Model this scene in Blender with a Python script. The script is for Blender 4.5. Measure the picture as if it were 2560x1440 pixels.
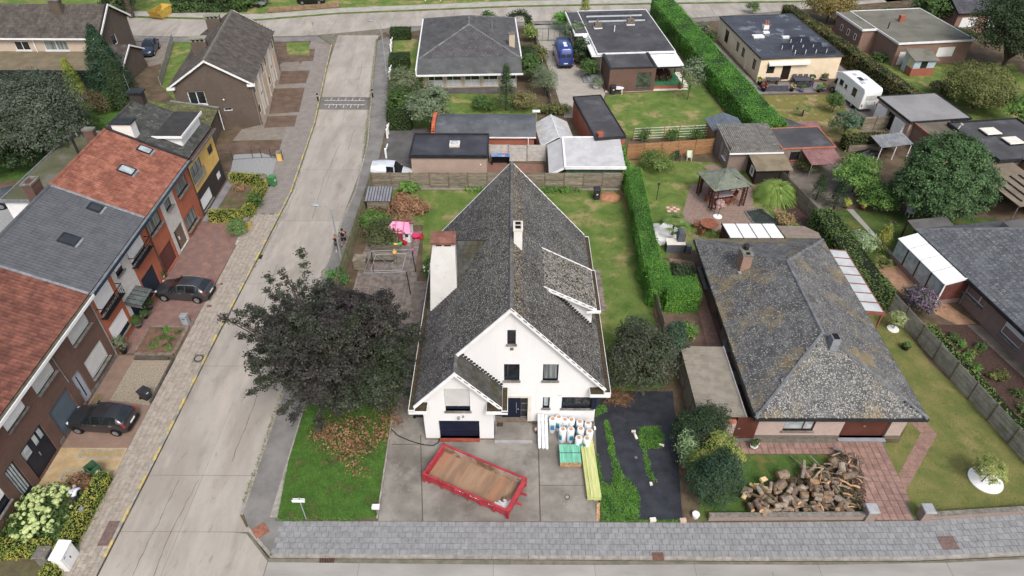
import bpy,bmesh,math,random
import numpy as np
from mathutils import Vector,Matrix

random.seed(7); RNG = np.random.default_rng(7)
for o in list(bpy.data.objects): bpy.data.objects.remove(o)
SC = bpy.context.scene; COL = SC.collection
V = Vector
# ------------------------------------------------------------ camera
H = 35.0; FPX = 1700.0; PT = math.radians(40.15); RL = math.radians(0.2)
FWD = V((0,math.cos(PT),-math.sin(PT))); RT = V((1,0,0)); UP = RT.cross(FWD)
CR = RT*math.cos(RL) + UP*math.sin(RL); CU = UP*math.cos(RL) - RT*math.sin(RL)
cam = bpy.data.cameras.new('camera'); camo = bpy.data.objects.new('camera',cam); COL.objects.link(camo)
m = Matrix.Identity(4)
for i in range(3): m[i][0],m[i][1],m[i][2] = CR[i],CU[i],-FWD[i]
m[2][3] = H; camo.matrix_world = m
cam.sensor_width = 36; cam.lens = 36*FPX/2560; cam.clip_end = 3000; cam.clip_start = .5
SC.camera = camo
# ------------------------------------------------------------ sky, sun, exposure (bright overcast)
SUN_EL,SUN_AZ = math.radians(50),math.radians(158)      # azimuth: 0 = +Y, clockwise; light comes from behind the camera, right
w = bpy.data.worlds.new('World'); SC.world = w; w.use_nodes = True
nt = w.node_tree; bg = nt.nodes['Background']
sky = nt.nodes.new('ShaderNodeTexSky'); sky.sky_type = 'NISHITA'; sky.sun_disc = False
sky.sun_elevation = SUN_EL; sky.sun_rotation = SUN_AZ; sky.air_density = 1.0; sky.dust_density = 6.0; sky.ozone_density = 1.0
hs = nt.nodes.new('ShaderNodeHueSaturation'); hs.inputs['Saturation'].default_value = .72
nt.links.new(sky.outputs[0],hs.inputs['Color']); nt.links.new(hs.outputs[0],bg.inputs['Color']); bg.inputs['Strength'].default_value = .15
sl = bpy.data.lights.new('sun','SUN'); sl.energy = 1.2; sl.angle = math.radians(13); sl.color = (1,.992,.982)
so = bpy.data.objects.new('sun',sl); COL.objects.link(so)
sd = V((math.sin(SUN_AZ)*math.cos(SUN_EL),math.cos(SUN_AZ)*math.cos(SUN_EL),math.sin(SUN_EL)))
so.rotation_euler = sd.to_track_quat('Z','Y').to_euler(); so.location = (0,0,80)
SC.view_settings.view_transform = 'Standard'; SC.view_settings.look = 'None'; SC.view_settings.gamma = 1
SC.view_settings.exposure = 0.32
SC.view_settings.use_curve_mapping = False
SC.render.engine = 'CYCLES'

def G(px,py,z=0.0):
    "point on the level z seen at photo pixel (px, py)"
    d = FWD*FPX + CR*(px-1280) - CU*(py-720); t = (z-H)/d.z
    return V((d.x*t,d.y*t,z))

# ------------------------------------------------------------ materials
def lin(c,k=.9):
    r = []
    for x in c[:3]:
        x /= 255.0
        r.append((x/12.92 if x <= .04045 else ((x+.055)/1.055)**2.4)*k)
    l_ = .2126*r[0]+.7152*r[1]+.0722*r[2]; return (*[x*.88+l_*.12 for x in r],1)
MATS = {}
def M(name,c,c2=None,sc=1.2,rough=.85,var=.25,rnd=0.,spots=(),bump=0.,bsc=25.,spec=.25,metal=0.,brick=None,wave=None,trans=0.,coord='P',stretch=None,det=5,emit=None,coat=0.):
    """procedural material: two colours mixed by noise, then spots (colour, scale, lo, hi, amount), brick joints, per-piece variation"""
    if name in MATS: return MATS[name]
    mt = bpy.data.materials.new(name); mt.use_nodes = True; n = mt.node_tree.nodes; L = mt.node_tree.links
    b = n['Principled BSDF']; b.inputs['Roughness'].default_value = rough; b.inputs['Specular IOR Level'].default_value = spec; b.inputs['Metallic'].default_value = metal
    if coat: b.inputs['Coat Weight'].default_value = coat; b.inputs['Coat Roughness'].default_value = .08
    geo = n.new('ShaderNodeNewGeometry')
    if coord == 'P': P = geo.outputs['Position']
    else: P = n.new('ShaderNodeTexCoord').outputs['Object']
    if stretch:
        mp = n.new('ShaderNodeMapping'); mp.inputs['Scale'].default_value = stretch; L.new(P,mp.inputs[0]); P = mp.outputs[0]
    def noise(s,d=det,r=.6):
        t = n.new('ShaderNodeTexNoise'); t.inputs['Scale'].default_value = s; t.inputs['Detail'].default_value = d; t.inputs['Roughness'].default_value = r
        L.new(P,t.inputs['Vector']); return t.outputs['Fac']
    def ramp(f,lo,hi):
        r = n.new('ShaderNodeMapRange'); r.inputs[1].default_value = lo; r.inputs[2].default_value = hi; r.interpolation_type = 'SMOOTHSTEP'
        L.new(f,r.inputs[0]); return r.outputs[0]
    def mix(f,a,c,mode='MIX'):
        x = n.new('ShaderNodeMix'); x.data_type = 'RGBA'; x.blend_type = mode
        if isinstance(f,float): x.inputs[0].default_value = f
        else: L.new(f,x.inputs[0])
        for k,s in ((6,a),(7,c)):
            if isinstance(s,tuple): x.inputs[k].default_value = s
            else: L.new(s,x.inputs[k])
        return x.outputs[2]
    a = lin(c); c2v = lin(c2) if c2 else tuple(x*(1-var) for x in a[:3])+(1,)
    col = mix(ramp(noise(sc),.35,.65),a,c2v)
    if brick:
        bw,bh,mc,second = brick[:4]; mw = brick[4] if len(brick) > 4 else .012
        tc = n.new('ShaderNodeTexCoord'); sx = n.new('ShaderNodeSeparateXYZ'); L.new(tc.outputs['Object'],sx.inputs[0])
        ad = n.new('ShaderNodeMath'); L.new(sx.outputs[0],ad.inputs[0]); L.new(sx.outputs[1],ad.inputs[1])
        cb = n.new('ShaderNodeCombineXYZ'); L.new(ad.outputs[0],cb.inputs[0])
        if brick[-1] == 'flat':
            L.new(sx.outputs[0],cb.inputs[0]); L.new(sx.outputs[1],cb.inputs[1])
        else: L.new(sx.outputs[2],cb.inputs[1])
        bt = n.new('ShaderNodeTexBrick'); bt.inputs['Scale'].default_value = 1; bt.inputs['Brick Width'].default_value = bw; bt.inputs['Row Height'].default_value = bh
        bt.inputs['Mortar Size'].default_value = mw; bt.inputs['Mortar Smooth'].default_value = .2; bt.inputs['Bias'].default_value = 0
        bt.inputs['Color1'].default_value = (1,1,1,1); bt.inputs['Color2'].default_value = (0,0,0,1); bt.inputs['Mortar'].default_value = (.5,.5,.5,1)
        L.new(cb.outputs[0],bt.inputs['Vector'])
        col = mix(bt.outputs['Color'],col,mix(.6,col,lin(second)))
        col = mix(bt.outputs['Fac'],col,lin(mc))
    for s in spots:
        cc,ss,lo,hi = s[:4]; f = ramp(noise(ss,4,.65),lo,hi)
        if len(s) > 4:
            q = n.new('ShaderNodeMath'); q.operation = 'MULTIPLY'; L.new(f,q.inputs[0]); q.inputs[1].default_value = s[4]; f = q.outputs[0]
        col = mix(f,col,lin(cc))
    if wave:                                                      # (axis, per-metre, depth): grooves as relief
        pass
    if rnd:
        oi = n.new('ShaderNodeObjectInfo'); q = n.new('ShaderNodeMath'); L.new(oi.outputs['Random'],q.inputs[0]); L.new(geo.outputs['Random Per Island'],q.inputs[1])
        fr = n.new('ShaderNodeMath'); fr.operation = 'FRACT'; L.new(q.outputs[0],fr.inputs[0])
        mr = n.new('ShaderNodeMapRange'); mr.inputs[3].default_value = 1-rnd; mr.inputs[4].default_value = 1+rnd; L.new(fr.outputs[0],mr.inputs[0])
        cx = n.new('ShaderNodeCombineColor'); [L.new(mr.outputs[0],cx.inputs[k]) for k in range(3)]
        col = mix(1.0,col,cx.outputs[0],'MULTIPLY')
    L.new(col,b.inputs['Base Color'])
    h = None
    if bump:
        h = noise(bsc,6,.7)
    if wave:
        ax,per,dep = wave
        sx2 = n.new('ShaderNodeSeparateXYZ'); L.new(n.new('ShaderNodeTexCoord').outputs['Object'],sx2.inputs[0])
        q = n.new('ShaderNodeMath'); q.operation = 'MULTIPLY'; q.inputs[1].default_value = per*2*math.pi; L.new(sx2.outputs['XYZ'.index(ax)],q.inputs[0])
        s_ = n.new('ShaderNodeMath'); s_.operation = 'SINE'; L.new(q.outputs[0],s_.inputs[0]); h = s_.outputs[0]; bump = dep
    if h is not None:
        bp = n.new('ShaderNodeBump'); bp.inputs['Strength'].default_value = min(1,bump); bp.inputs['Distance'].default_value = .03; L.new(h,bp.inputs['Height']); L.new(bp.outputs[0],b.inputs['Normal'])
    if trans:
        b.inputs['Subsurface Weight'].default_value = 0
        ts = n.new('ShaderNodeBsdfTranslucent'); L.new(col,ts.inputs[0]); ms = n.new('ShaderNodeMixShader'); ms.inputs[0].default_value = trans
        L.new(b.outputs[0],ms.inputs[1]); L.new(ts.outputs[0],ms.inputs[2]); L.new(ms.outputs[0],n['Material Output'].inputs[0])
    MATS[name] = mt; return mt

# ------------------------------------------------------------ mesh collector
class MB:
    def __init__(s): s.v = []; s.f = []
    def pp(s,o,a,b,c):
        "solid with corner o and edge vectors a, b, c"
        o,a,b,c = V(o),V(a),V(b),V(c); i = len(s.v)
        if a.cross(b).dot(c) < 0: a,b = b,a
        s.v += [o,o+a,o+a+b,o+b,o+c,o+a+c,o+a+b+c,o+b+c]
        s.f += [[i+3,i+2,i+1,i],[i+4,i+5,i+6,i+7],[i,i+1,i+5,i+4],[i+1,i+2,i+6,i+5],[i+2,i+3,i+7,i+6],[i+3,i,i+4,i+7]]
        return s
    def box(s,x0,y0,z0,x1,y1,z1): return s.pp((x0,y0,z0),(x1-x0,0,0),(0,y1-y0,0),(0,0,z1-z0))
    def rbox(s,x0,y0,z0,x1,y1,z1,r=.03):
        "box with chamfered top edges"
        i = len(s.v)
        for z,e in ((z0,0),(z1-r,0),(z1,r)):
            s.v += [V((x0+e,y0+e,z)),V((x1-e,y0+e,z)),V((x1-e,y1-e,z)),V((x0+e,y1-e,z))]
        for k in (0,4):
            for j in range(4): s.f.append([i+k+j,i+k+(j+1) % 4,i+k+4+(j+1) % 4,i+k+4+j])
        s.f += [[i+8,i+9,i+10,i+11],[i+3,i+2,i+1,i]]; return s
    def poly(s,pts): i = len(s.v); s.v += [V(p) for p in pts]; s.f.append(list(range(i,i+len(pts)))); return s
    def prism(s,pts,ext):
        "polygon extruded by a vector"
        i = len(s.v); n = len(pts); e = V(ext); s.v += [V(p) for p in pts] + [V(p)+e for p in pts]
        nn = sum(((V(pts[k])-V(pts[0])).cross(V(pts[(k+1) % n])-V(pts[0])) for k in range(n)),V()); fl = nn.dot(e) > 0
        a = list(range(i,i+n)); b = list(range(i+n,i+2*n)); s.f += [a[::-1],b] if fl else [a,b[::-1]]
        for k in range(n):
            q = [a[k],a[(k+1) % n],b[(k+1) % n],b[k]]; s.f.append(q if fl else q[::-1])
        return s
    def cyl(s,p0,p1,r0,r1=None,n=8,cap=True):
        p0,p1 = V(p0),V(p1); r1 = r0 if r1 is None else r1; d = (p1-p0)
        if d.length < 1e-6: return s
        d = d.normalized(); u = d.orthogonal().normalized(); w_ = d.cross(u); i = len(s.v)
        for p,r in ((p0,r0),(p1,r1)):
            for k in range(n):
                t = 2*math.pi*k/n; s.v.append(p+(u*math.cos(t)+w_*math.sin(t))*r)
        for k in range(n): s.f.append([i+k,i+(k+1) % n,i+n+(k+1) % n,i+n+k])
        if cap: s.f += [list(range(i+n-1,i-1,-1)),list(range(i+n,i+2*n))]
        return s
    def tube(s,pts,r,n=6):
        pts = [V(p) for p in pts]
        for k in range(len(pts)-1):
            a = r[k] if isinstance(r,(list,tuple)) else r; b = r[k+1] if isinstance(r,(list,tuple)) else r
            s.cyl(pts[k],pts[k+1],a,b,n,True)
        return s
    def lathe(s,c,prof,n=12):
        "profile [(r, z)] turned about a vertical axis through c"
        i = len(s.v); c = V(c)
        for r,z in prof:
            for k in range(n): t = 2*math.pi*k/n; s.v.append(c+V((r*math.cos(t),r*math.sin(t),z)))
        for j in range(len(prof)-1):
            for k in range(n): s.f.append([i+j*n+k,i+j*n+(k+1) % n,i+(j+1)*n+(k+1) % n,i+(j+1)*n+k])
        s.f += [list(range(i+n-1,i-1,-1)),list(range(i+(len(prof)-1)*n,i+len(prof)*n))]; return s
    def ball(s,c,r,n=8,m_=5,sq=(1,1,1),jit=0):
        c = V(c); i = len(s.v)
        for j in range(m_+1):
            ph = math.pi*j/m_
            for k in range(n):
                t = 2*math.pi*k/n; q = 1+random.uniform(-jit,jit)
                s.v.append(c+V((math.sin(ph)*math.cos(t)*sq[0],math.sin(ph)*math.sin(t)*sq[1],math.cos(ph)*sq[2]))*r*q)
        for j in range(m_):
            for k in range(n): s.f.append([i+j*n+k,i+(j+1)*n+k,i+(j+1)*n+(k+1) % n,i+j*n+(k+1) % n])
        return s
OFF = {}
def mk(name,mb,mat,parent=None,smooth=False,kind=None,off=None):
    me = bpy.data.meshes.new(name); o3 = OFF.get(parent.name,V((0,0,0))) if parent else (off or V((0,0,0)))
    me.from_pydata([tuple(p-o3) for p in mb.v],[],mb.f); me.materials.append(mat)
    if smooth: me.polygons.foreach_set('use_smooth',[True]*len(me.polygons))
    me.update(); o = bpy.data.objects.new(name,me); COL.objects.link(o)
    if parent: o.parent = parent; OFF[o.name] = o3
    if kind: o['kind'] = kind
    return o
def rawmesh(name,vs,fs,mat,parent=None,kind=None,smooth=False,off=None):
    "fast mesh from numpy arrays; fs is (n,4) or (n,3)"
    me = bpy.data.meshes.new(name); vs = np.asarray(vs,dtype=np.float32)
    o3 = OFF.get(parent.name,V((0,0,0))) if parent else (off or V((0,0,0)))
    vs = vs - np.array(o3,dtype=np.float32); k = fs.shape[1]; nf = len(fs)
    me.vertices.add(len(vs)); me.vertices.foreach_set('co',vs.ravel()); me.loops.add(nf*k); me.loops.foreach_set('vertex_index',fs.astype(np.int32).ravel())
    me.polygons.add(nf); me.polygons.foreach_set('loop_start',np.arange(0,nf*k,k,dtype=np.int32))
    me.polygons.foreach_set('use_smooth',np.full(nf,smooth,dtype=bool))
    me.update(calc_edges=True); me.materials.append(mat); o = bpy.data.objects.new(name,me); COL.objects.link(o)
    if parent: o.parent = parent; OFF[o.name] = o3
    if kind: o['kind'] = kind
    return o
def tag(o,label,cat,group=None):
    o['label'] = label; o['category'] = cat
    if group: o['group'] = group
    return o
def T(name,label,cat,loc=(0,0,0),rz=0.,group=None,local=False):
    "a thing: an Empty at its base. Parts use world coordinates unless local=True"
    o = bpy.data.objects.new(name,None); COL.objects.link(o); o.location = loc; o.rotation_euler = (0,0,rz); o.empty_display_size = .2
    tag(o,label,cat,group); OFF[o.name] = V((0,0,0)) if (local or rz) else V(loc); return o
def solo(name,mb,mat,label,cat,group=None,loc=(0,0,0),smooth=False):
    o = mk(name,mb,mat,None,smooth,off=V(loc)); o.location = loc; return tag(o,label,cat,group)
def ctree(root,loc,rz=None,label=None,group=None):
    "copy of a thing with its parts and sub-parts"
    r = root.copy(); COL.objects.link(r); r.location = loc
    if rz is not None: r.rotation_euler = (0,0,rz)
    if label: r['label'] = label
    if group: r['group'] = group
    def rec(a,b):
        for ch in list(a.children):
            c = ch.copy(); COL.objects.link(c); c.parent = b; rec(ch,c)
    rec(root,r); return r
def struct(name,mb,mat,smooth=False,kind='structure'): return mk(name,mb,mat,None,smooth,kind)
def sheet(name,pts,z,mat,kind='structure'):
    return struct(name,MB().poly([(p[0],p[1],z) for p in pts]),mat,kind=kind)
def slabsheet(name,pts,z,thick,mat): return struct(name,MB().prism([(p[0],p[1],z) for p in pts],(0,0,-thick)),mat)
def rect(x0,y0,x1,y1): return [(x0,y0),(x1,y0),(x1,y1),(x0,y1)]
def inpoly(x,y,pts):
    c = False; n = len(pts); j = n-1
    for i in range(n):
        if (pts[i][1] > y) != (pts[j][1] > y) and x < (pts[j][0]-pts[i][0])*(y-pts[i][1])/(pts[j][1]-pts[i][1])+pts[i][0]: c = not c
        j = i
    return c
# ------------------------------------------------------------ repeated pieces laid on a surface
def pieces(name,parent,base_v,base_f,frames,mat,limit=300,near=None):
    """lay one shared small mesh at many 4x4 frames (world): the nearest ones become objects, the rest one joined part"""
    if not frames: return
    cp = V((0,0,H)); frames = sorted(frames,key=lambda f: (f.translation-cp).length)
    me = bpy.data.meshes.new(name); me.from_pydata(base_v,[],base_f); me.materials.append(mat); me.update()
    inv = Matrix.Translation(-OFF.get(parent.name,V((0,0,0))))
    for f in frames[:limit]:
        o = bpy.data.objects.new(name,me); COL.objects.link(o); o.parent = parent; o.matrix_local = inv @ f; OFF[o.name] = V((0,0,0))
    rest = frames[limit:]
    if rest:
        bv = np.array([(*p,1) for p in base_v]); ms = np.array([[list(r) for r in f] for f in rest]); nv = len(bv)
        vs = np.einsum('nij,kj->nki',ms,bv)[:,:,:3].reshape(-1,3)
        quads = np.array([list(f)+[f[-1]]*(4-len(f)) for f in base_f if len(f) == 4])
        fs = (quads[None]+np.arange(len(rest))[:,None,None]*nv).reshape(-1,4)
        rawmesh(name+'_field',vs,fs,mat,parent,kind='stuff')
def frame(o,x,y,z):
    m_ = Matrix.Identity(4)
    for i in range(3): m_[i][0],m_[i][1],m_[i][2],m_[i][3] = x[i],y[i],z[i],o[i]
    return m_
def tile_mesh(kind,w_,l,t):
    "roof tile: x across, y up the slope, z out; quads only"
    if kind == 'pan':
        xs = [0,.22,.5,.78,1]; zs = [.9,.1,0,.25,1]
        v = []; f = []
        for j,(y,lift) in enumerate(((0,t),(l*1.12,.004))):
            for x,z in zip(xs,zs): v.append((x*w_,y,lift+z*t*1.1))
        for x,z in zip(xs,zs): v.append((x*w_,0,-.01))
        for k in range(4): f.append((k,k+1,k+6,k+5)); f.append((10+k,11+k,k+1,k))
        return v,f
    g = .011 if w_ > .3 else .004
    v = [(g,0,t),(w_-g,0,t),(w_-g,l*1.1,.004),(g,l*1.1,.004),(g,0,-.01),(w_-g,0,-.01),(w_-g,l*1.1,-.02),(g,l*1.1,-.02)]
    return v,[(0,1,2,3),(4,5,1,0),(5,6,2,1),(7,4,0,3)]
def tiled(name,parent,o,u,v,poly,w_,l,t,kind,mat,limit=300,bond=False,holes=()):
    "tiles over a roof plane; o eave corner, u along the eave, v up the slope (unit), poly outline in (u, v) metres"
    o,u,v = V(o),V(u).normalized(),V(v).normalized(); n = u.cross(v)
    if n.z < 0: u = -u; poly = [(-p[0],p[1]) for p in poly]; holes = [[(-p[0],p[1]) for p in h] for h in holes]; n = u.cross(v)
    us = [p[0] for p in poly]; vs = [p[1] for p in poly]; fr = []
    bv,bf = tile_mesh(kind,w_,l,t)
    for j in range(int((max(vs)-min(vs))/l)+1):
        for i in range(-1,int((max(us)-min(us))/w_)+2):
            a = min(us)+(i+(.5 if bond and j % 2 else 0))*w_; b = min(vs)+j*l
            if inpoly(a+w_/2,b+l/2,poly) and not any(inpoly(a+w_/2,b+l*.6,h) for h in holes):
                fr.append(frame(o+u*a+v*b+n*random.uniform(0,.006),u,v,n))
    pieces(name,parent,bv,bf,fr,mat,limit)
def boards(name,parent,items,mat):
    "items: (o, a, b, c) parallelepipeds, each a part of its own"
    for it in items: mk(name,MB().pp(*it),mat,parent)
def flecks(name,parent,o,u,v,poly,n,size,mat,keep=None,asp=.8,lift=.034):
    "lichen and moss flecks lying on a roof plane, one joined part"
    o,u,v = V(o),V(u).normalized(),V(v).normalized(); nn = u.cross(v); nn = nn if nn.z > 0 else -nn; us = [p[0] for p in poly]; vs_ = [p[1] for p in poly]; P = []
    while len(P) < n:
        a,b = random.uniform(min(us),max(us)),random.uniform(min(vs_),max(vs_))
        if inpoly(a,b,poly) and (keep is None or random.random() < keep(a,b)): P.append(o+u*a+v*b+nn*(lift+random.uniform(0,.01)))
    vs,fs = leafquads(np.array(P),np.tile(np.array(nn),(n,1)),size,asp,.05); return rawmesh(name,vs,fs,mat,parent,kind='stuff')
# ------------------------------------------------------------ walls with real openings
class Fr:
    "wall frame: origin, direction along the wall, outward normal"
    def __init__(s,o,u,n): s.o,s.u,s.n = V(o),V(u).normalized(),V(n).normalized()
    def p(s,u,z,d=0.): return s.o+s.u*u+s.n*d+V((0,0,z))
    def bx(s,mb,u0,u1,z0,z1,d0,d1): return mb.pp(s.p(u0,z0,d0),s.u*(u1-u0),s.n*(d1-d0),V((0,0,z1-z0)))
def wall(fr,parent,u0,u1,top,ops,mat,zb=0.,dep=.18,name='wall',brk=()):
    "front face of a wall with openings (u0,u1,z0,z1) and their reveals; top is a height or a function of u"
    tf = top if callable(top) else (lambda u: top)
    us = sorted({u0,u1,*brk,*[q for o in ops for q in o[:2] if u0 < q < u1]}); mb = MB()
    for a,b in zip(us,us[1:]):
        if b-a < 1e-5: continue
        mid = (a+b)/2; z = zb
        for o in sorted([o for o in ops if o[0] <= mid <= o[1]],key=lambda o: o[2]):
            if o[2] > z+1e-5: mb.poly([fr.p(a,z),fr.p(b,z),fr.p(b,o[2]),fr.p(a,o[2])])
            z = o[3]
        mb.poly([fr.p(a,z),fr.p(b,z),fr.p(b,tf(b)),fr.p(a,tf(a))])
    for o in ops:
        a,b,c,d = o[:4]
        for p,q in (((a,c),(a,d)),((b,d),(b,c)),((a,d),(b,d)),((b,c),(a,c))):
            mb.poly([fr.p(*p),fr.p(*q),fr.p(*q,-dep),fr.p(*p,-dep)])
    return mk(name,mb,mat,parent)
def win(fr,parent,a,b,c,d,fm,gm,dep=.14,fw=.07,mull=(),bars=(),sill=None,shut=None,sm=None,name='window',sd=.14):
    "window: frame, panes, sill and a roller shutter covering the upper part (shut = share of the height)"
    mb = MB(); fr.bx(mb,a,a+fw,c,d,-dep,-dep+.06); fr.bx(mb,b-fw,b,c,d,-dep,-dep+.06); fr.bx(mb,a+fw,b-fw,c,c+fw,-dep,-dep+.06); fr.bx(mb,a+fw,b-fw,d-fw,d,-dep,-dep+.06)
    for u in mull: fr.bx(mb,u-fw*.5,u+fw*.5,c+fw,d-fw,-dep,-dep+.055)
    w_ = mk(name,mb,fm,parent)
    es = [a+fw]+list(mull)+[b-fw]
    for x,y in zip(es,es[1:]):
        mk('pane',fr.bx(MB(),x+(fw*.5 if x in mull else 0),y-(fw*.5 if y in mull else 0),c+fw,d-fw,-dep+.012,-dep+.03),gm,w_)
    if bars:
        mb = MB()
        for z in bars: fr.bx(mb,a+fw,b-fw,z-.015,z+.015,-dep+.02,-dep+.05)
        mk('glazing_bar',mb,fm,w_)
    if sill: mk('sill',fr.bx(MB(),a-.07,b+.07,c-.07,c,-dep+.06,sd),sill,w_)
    if shut:
        mb = MB(); zt = d; zb_ = d-(d-c)*shut; k = max(3,int((zt-zb_)/.11)); h = (zt-zb_)/k
        for i in range(k): fr.bx(mb,a+.01,b-.01,zb_+i*h,zb_+(i+1)*h-.006,-dep+.065,-dep+.09+.004*(i % 2))
        mk('roller_shutter',mb,sm,w_)
    return w_
# ------------------------------------------------------------ plants
def leafquads(c,nrm,size,asp=.6,jit=.35):
    n = len(c); nrm = nrm+RNG.normal(0,jit,(n,3)); nrm /= np.linalg.norm(nrm,axis=1,keepdims=True)+1e-9
    t = RNG.normal(0,1,(n,3)); t -= (t*nrm).sum(1,keepdims=True)*nrm; t /= np.linalg.norm(t,axis=1,keepdims=True)+1e-9
    b = np.cross(nrm,t); s = (size*RNG.uniform(.65,1.3,(n,1)))
    vs = np.stack([c-t*s,c+b*s*asp,c+t*s,c-b*s*asp],1).reshape(-1,3)
    return vs,np.arange(n*4).reshape(-1,4)
def blobleaves(blobs,n,clump=.35,per=22,inner=.55,flat=1.0):
    "leaf centres and outward normals, gathered in clumps over a set of ellipsoids (x,y,z,rx,ry,rz)"
    ar = np.array([b[3]*b[4]+b[4]*b[5]+b[3]*b[5] for b in blobs]); ar = ar/ar.sum(); C = []; N = []
    for b,a in zip(blobs,ar):
        k = max(3,int(n*a/per)); d = RNG.normal(0,1,(k,3)); d /= np.linalg.norm(d,axis=1,keepdims=True); d[:,2] = np.where(d[:,2] < -.5,-d[:,2],d[:,2])
        r = np.clip(RNG.uniform(inner,1.08,(k,1))**.6,0,1.1); R = np.array(b[3:6]); cc = np.array(b[:3])+d*r*R
        off = RNG.normal(0,clump,(k,per,3)); off[:,:,2] *= .6*flat
        P = (cc[:,None]+off).reshape(-1,3); nn = np.repeat(d/R*R.mean()+[0,0,.55],per,0); C.append(P); N.append(nn)
    return np.concatenate(C),np.concatenate(N)
def limbs(mb,x,y,h0,blobs,r,n=10,z0=0):
    mb.cyl((x,y,z0-.05),(x+.05,y,z0+h0),r,r*.75,8)
    for k in range(n):
        b = blobs[k % len(blobs)]; e = V((b[0]+random.uniform(-.6,.6)*b[3],b[1]+random.uniform(-.6,.6)*b[4],b[2]+random.uniform(-.2,.6)*b[5])); s = V((x+.05,y,z0+h0*random.uniform(.6,1)))
        mid = s.lerp(e,.5)+V((random.uniform(-.2,.2),random.uniform(-.2,.2),.15)); mb.tube([s,mid,e],[r*.45,r*.28,r*.08],5)
    return mb
def tree(name,label,cat,x,y,blobs,mat,n,leaf=.12,trunk_h=1.,trunk_r=.12,bark=None,clump=.3,group=None,asp=.6,limbn=8,z0=0,per=22,inner=.55,jit=.45):
    "blobs given relative to the base"
    t = T(name,label,cat,(x,y,z0),group=group); bl = [(x+b[0],y+b[1],z0+b[2],*b[3:]) for b in blobs]
    c,nr = blobleaves(bl,n,clump,per,inner); vs,fs = leafquads(c,nr,leaf,asp,jit); vs[:,2] = np.maximum(vs[:,2],z0+.01)
    rawmesh('crown' if cat == 'tree' else 'foliage',vs,fs,mat,t)
    mk('trunk' if cat == 'tree' else 'stems',limbs(MB(),x,y,trunk_h,bl,trunk_r,limbn,z0),bark or BARK,t); return t
def hedge(name,label,segs,z1,mat,dens=70,leaf=.09,z0=0.,core=None,rag=.05,group=None,cat='hedge',asp=.6):
    "segs: rectangles (cx, cy, along (dx,dy), length, width)"
    x,y = segs[0][0],segs[0][1]; t = T(name,label,cat,(x,y,0),group=group); C = []; N = []
    for i,(cx,cy,d,ln,wd) in enumerate(segs):
        d = V((d[0],d[1],0)).normalized(); p = V((-d.y,d.x,0)); o = V((cx,cy,z0))-d*ln/2-p*wd/2; i_ = .07+.005*i
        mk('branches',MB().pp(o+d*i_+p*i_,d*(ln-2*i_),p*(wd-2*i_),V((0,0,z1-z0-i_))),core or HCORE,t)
        D,Pp,O = np.array(d),np.array(p),np.array(o); h = z1-z0
        for area,base,a,b,nn in ((ln*wd,O+[0,0,h],D*ln,Pp*wd,(0,0,1)),(ln*h,O,D*ln,np.array([0,0,h]),-Pp),(ln*h,O+Pp*wd,D*ln,np.array([0,0,h]),Pp),(wd*h,O,Pp*wd,np.array([0,0,h]),-D),(wd*h,O+D*ln,Pp*wd,np.array([0,0,h]),D)):
            k = max(4,int(area*dens)); r = RNG.random((k,2)); nn = np.array(nn,float)
            bulge = (np.sin(r[:,:1]*ln*2.1+i)*.5+np.sin(r[:,1:]*5+r[:,:1]*ln*.9)+np.sin(r[:,:1]*ln*.55+1))*rag*.8
            C.append(base+r[:,:1]*a+r[:,1:]*b+nn*(RNG.normal(-.02,rag,(k,1))+bulge)); N.append(np.tile(nn+[0,0,.35],(k,1)))
    vs,fs = leafquads(np.concatenate(C),np.concatenate(N),leaf,asp,.5); vs[:,2] = np.maximum(vs[:,2],z0+.005)
    rawmesh('foliage',vs,fs,mat,t); return t
def blades(name,pts_poly,n,h,mat,z=0.,wd=.012,kind='stuff',parent=None,fn=None,lean=.5):
    "grass blades over a polygon"
    xs = [p[0] for p in pts_poly]; ys = [p[1] for p in pts_poly]; P = []
    while len(P) < n:
        q = RNG.uniform((min(xs),min(ys)),(max(xs),max(ys)),(n,2))
        P += [p for p in q if inpoly(p[0],p[1],pts_poly) and (fn is None or fn(p[0],p[1]))][:n-len(P)]
    P = np.array(P); k = len(P); a = RNG.uniform(0,6.283,k); hh = h*RNG.uniform(.5,1.4,k); c = np.stack([P[:,0],P[:,1],np.full(k,z)],1)
    s = np.stack([np.cos(a),np.sin(a),np.zeros(k)],1)*(wd*RNG.uniform(.7,1.5,k))[:,None]; tip = c+np.stack([-np.sin(a)*hh*lean,np.cos(a)*hh*lean,hh],1)
    vs = np.stack([c-s,c+s,tip],1).reshape(-1,3); return rawmesh(name,vs,np.arange(3*k).reshape(-1,3),mat,parent,kind)
# ------------------------------------------------------------ materials
BARK = M('bark',(92,82,70),(58,50,42),6,bump=.6,bsc=18)
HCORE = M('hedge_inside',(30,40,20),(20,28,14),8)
CONC = M('concrete_road',(172,166,157),(154,147,138),.5,stretch=(1,.3,1),spots=(((126,118,110),.8,.5,.8,.6),((104,97,90),3.5,.58,.8,.5),((186,176,163),.45,.54,.72,.7),((118,111,104),22,.55,.75,.35)),bump=.4,bsc=45,rnd=.06,det=8)
CONC2 = M('concrete_front',(166,163,158),(148,145,140),.5,stretch=(.3,1,1),spots=(((136,130,122),2.2,.58,.8,.5),),bump=.25,bsc=60,rnd=.06)
JOINT = M('road_joint',(126,120,108),(104,102,84),2)
ASPH = M('asphalt_walk',(134,132,129),(116,114,111),.8,spots=(((98,96,90),6,.6,.75,.5),),bump=.4,bsc=90)
DASPH = M('dark_asphalt',(104,102,102),(88,86,86),.6,bump=.4,bsc=80)
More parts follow.
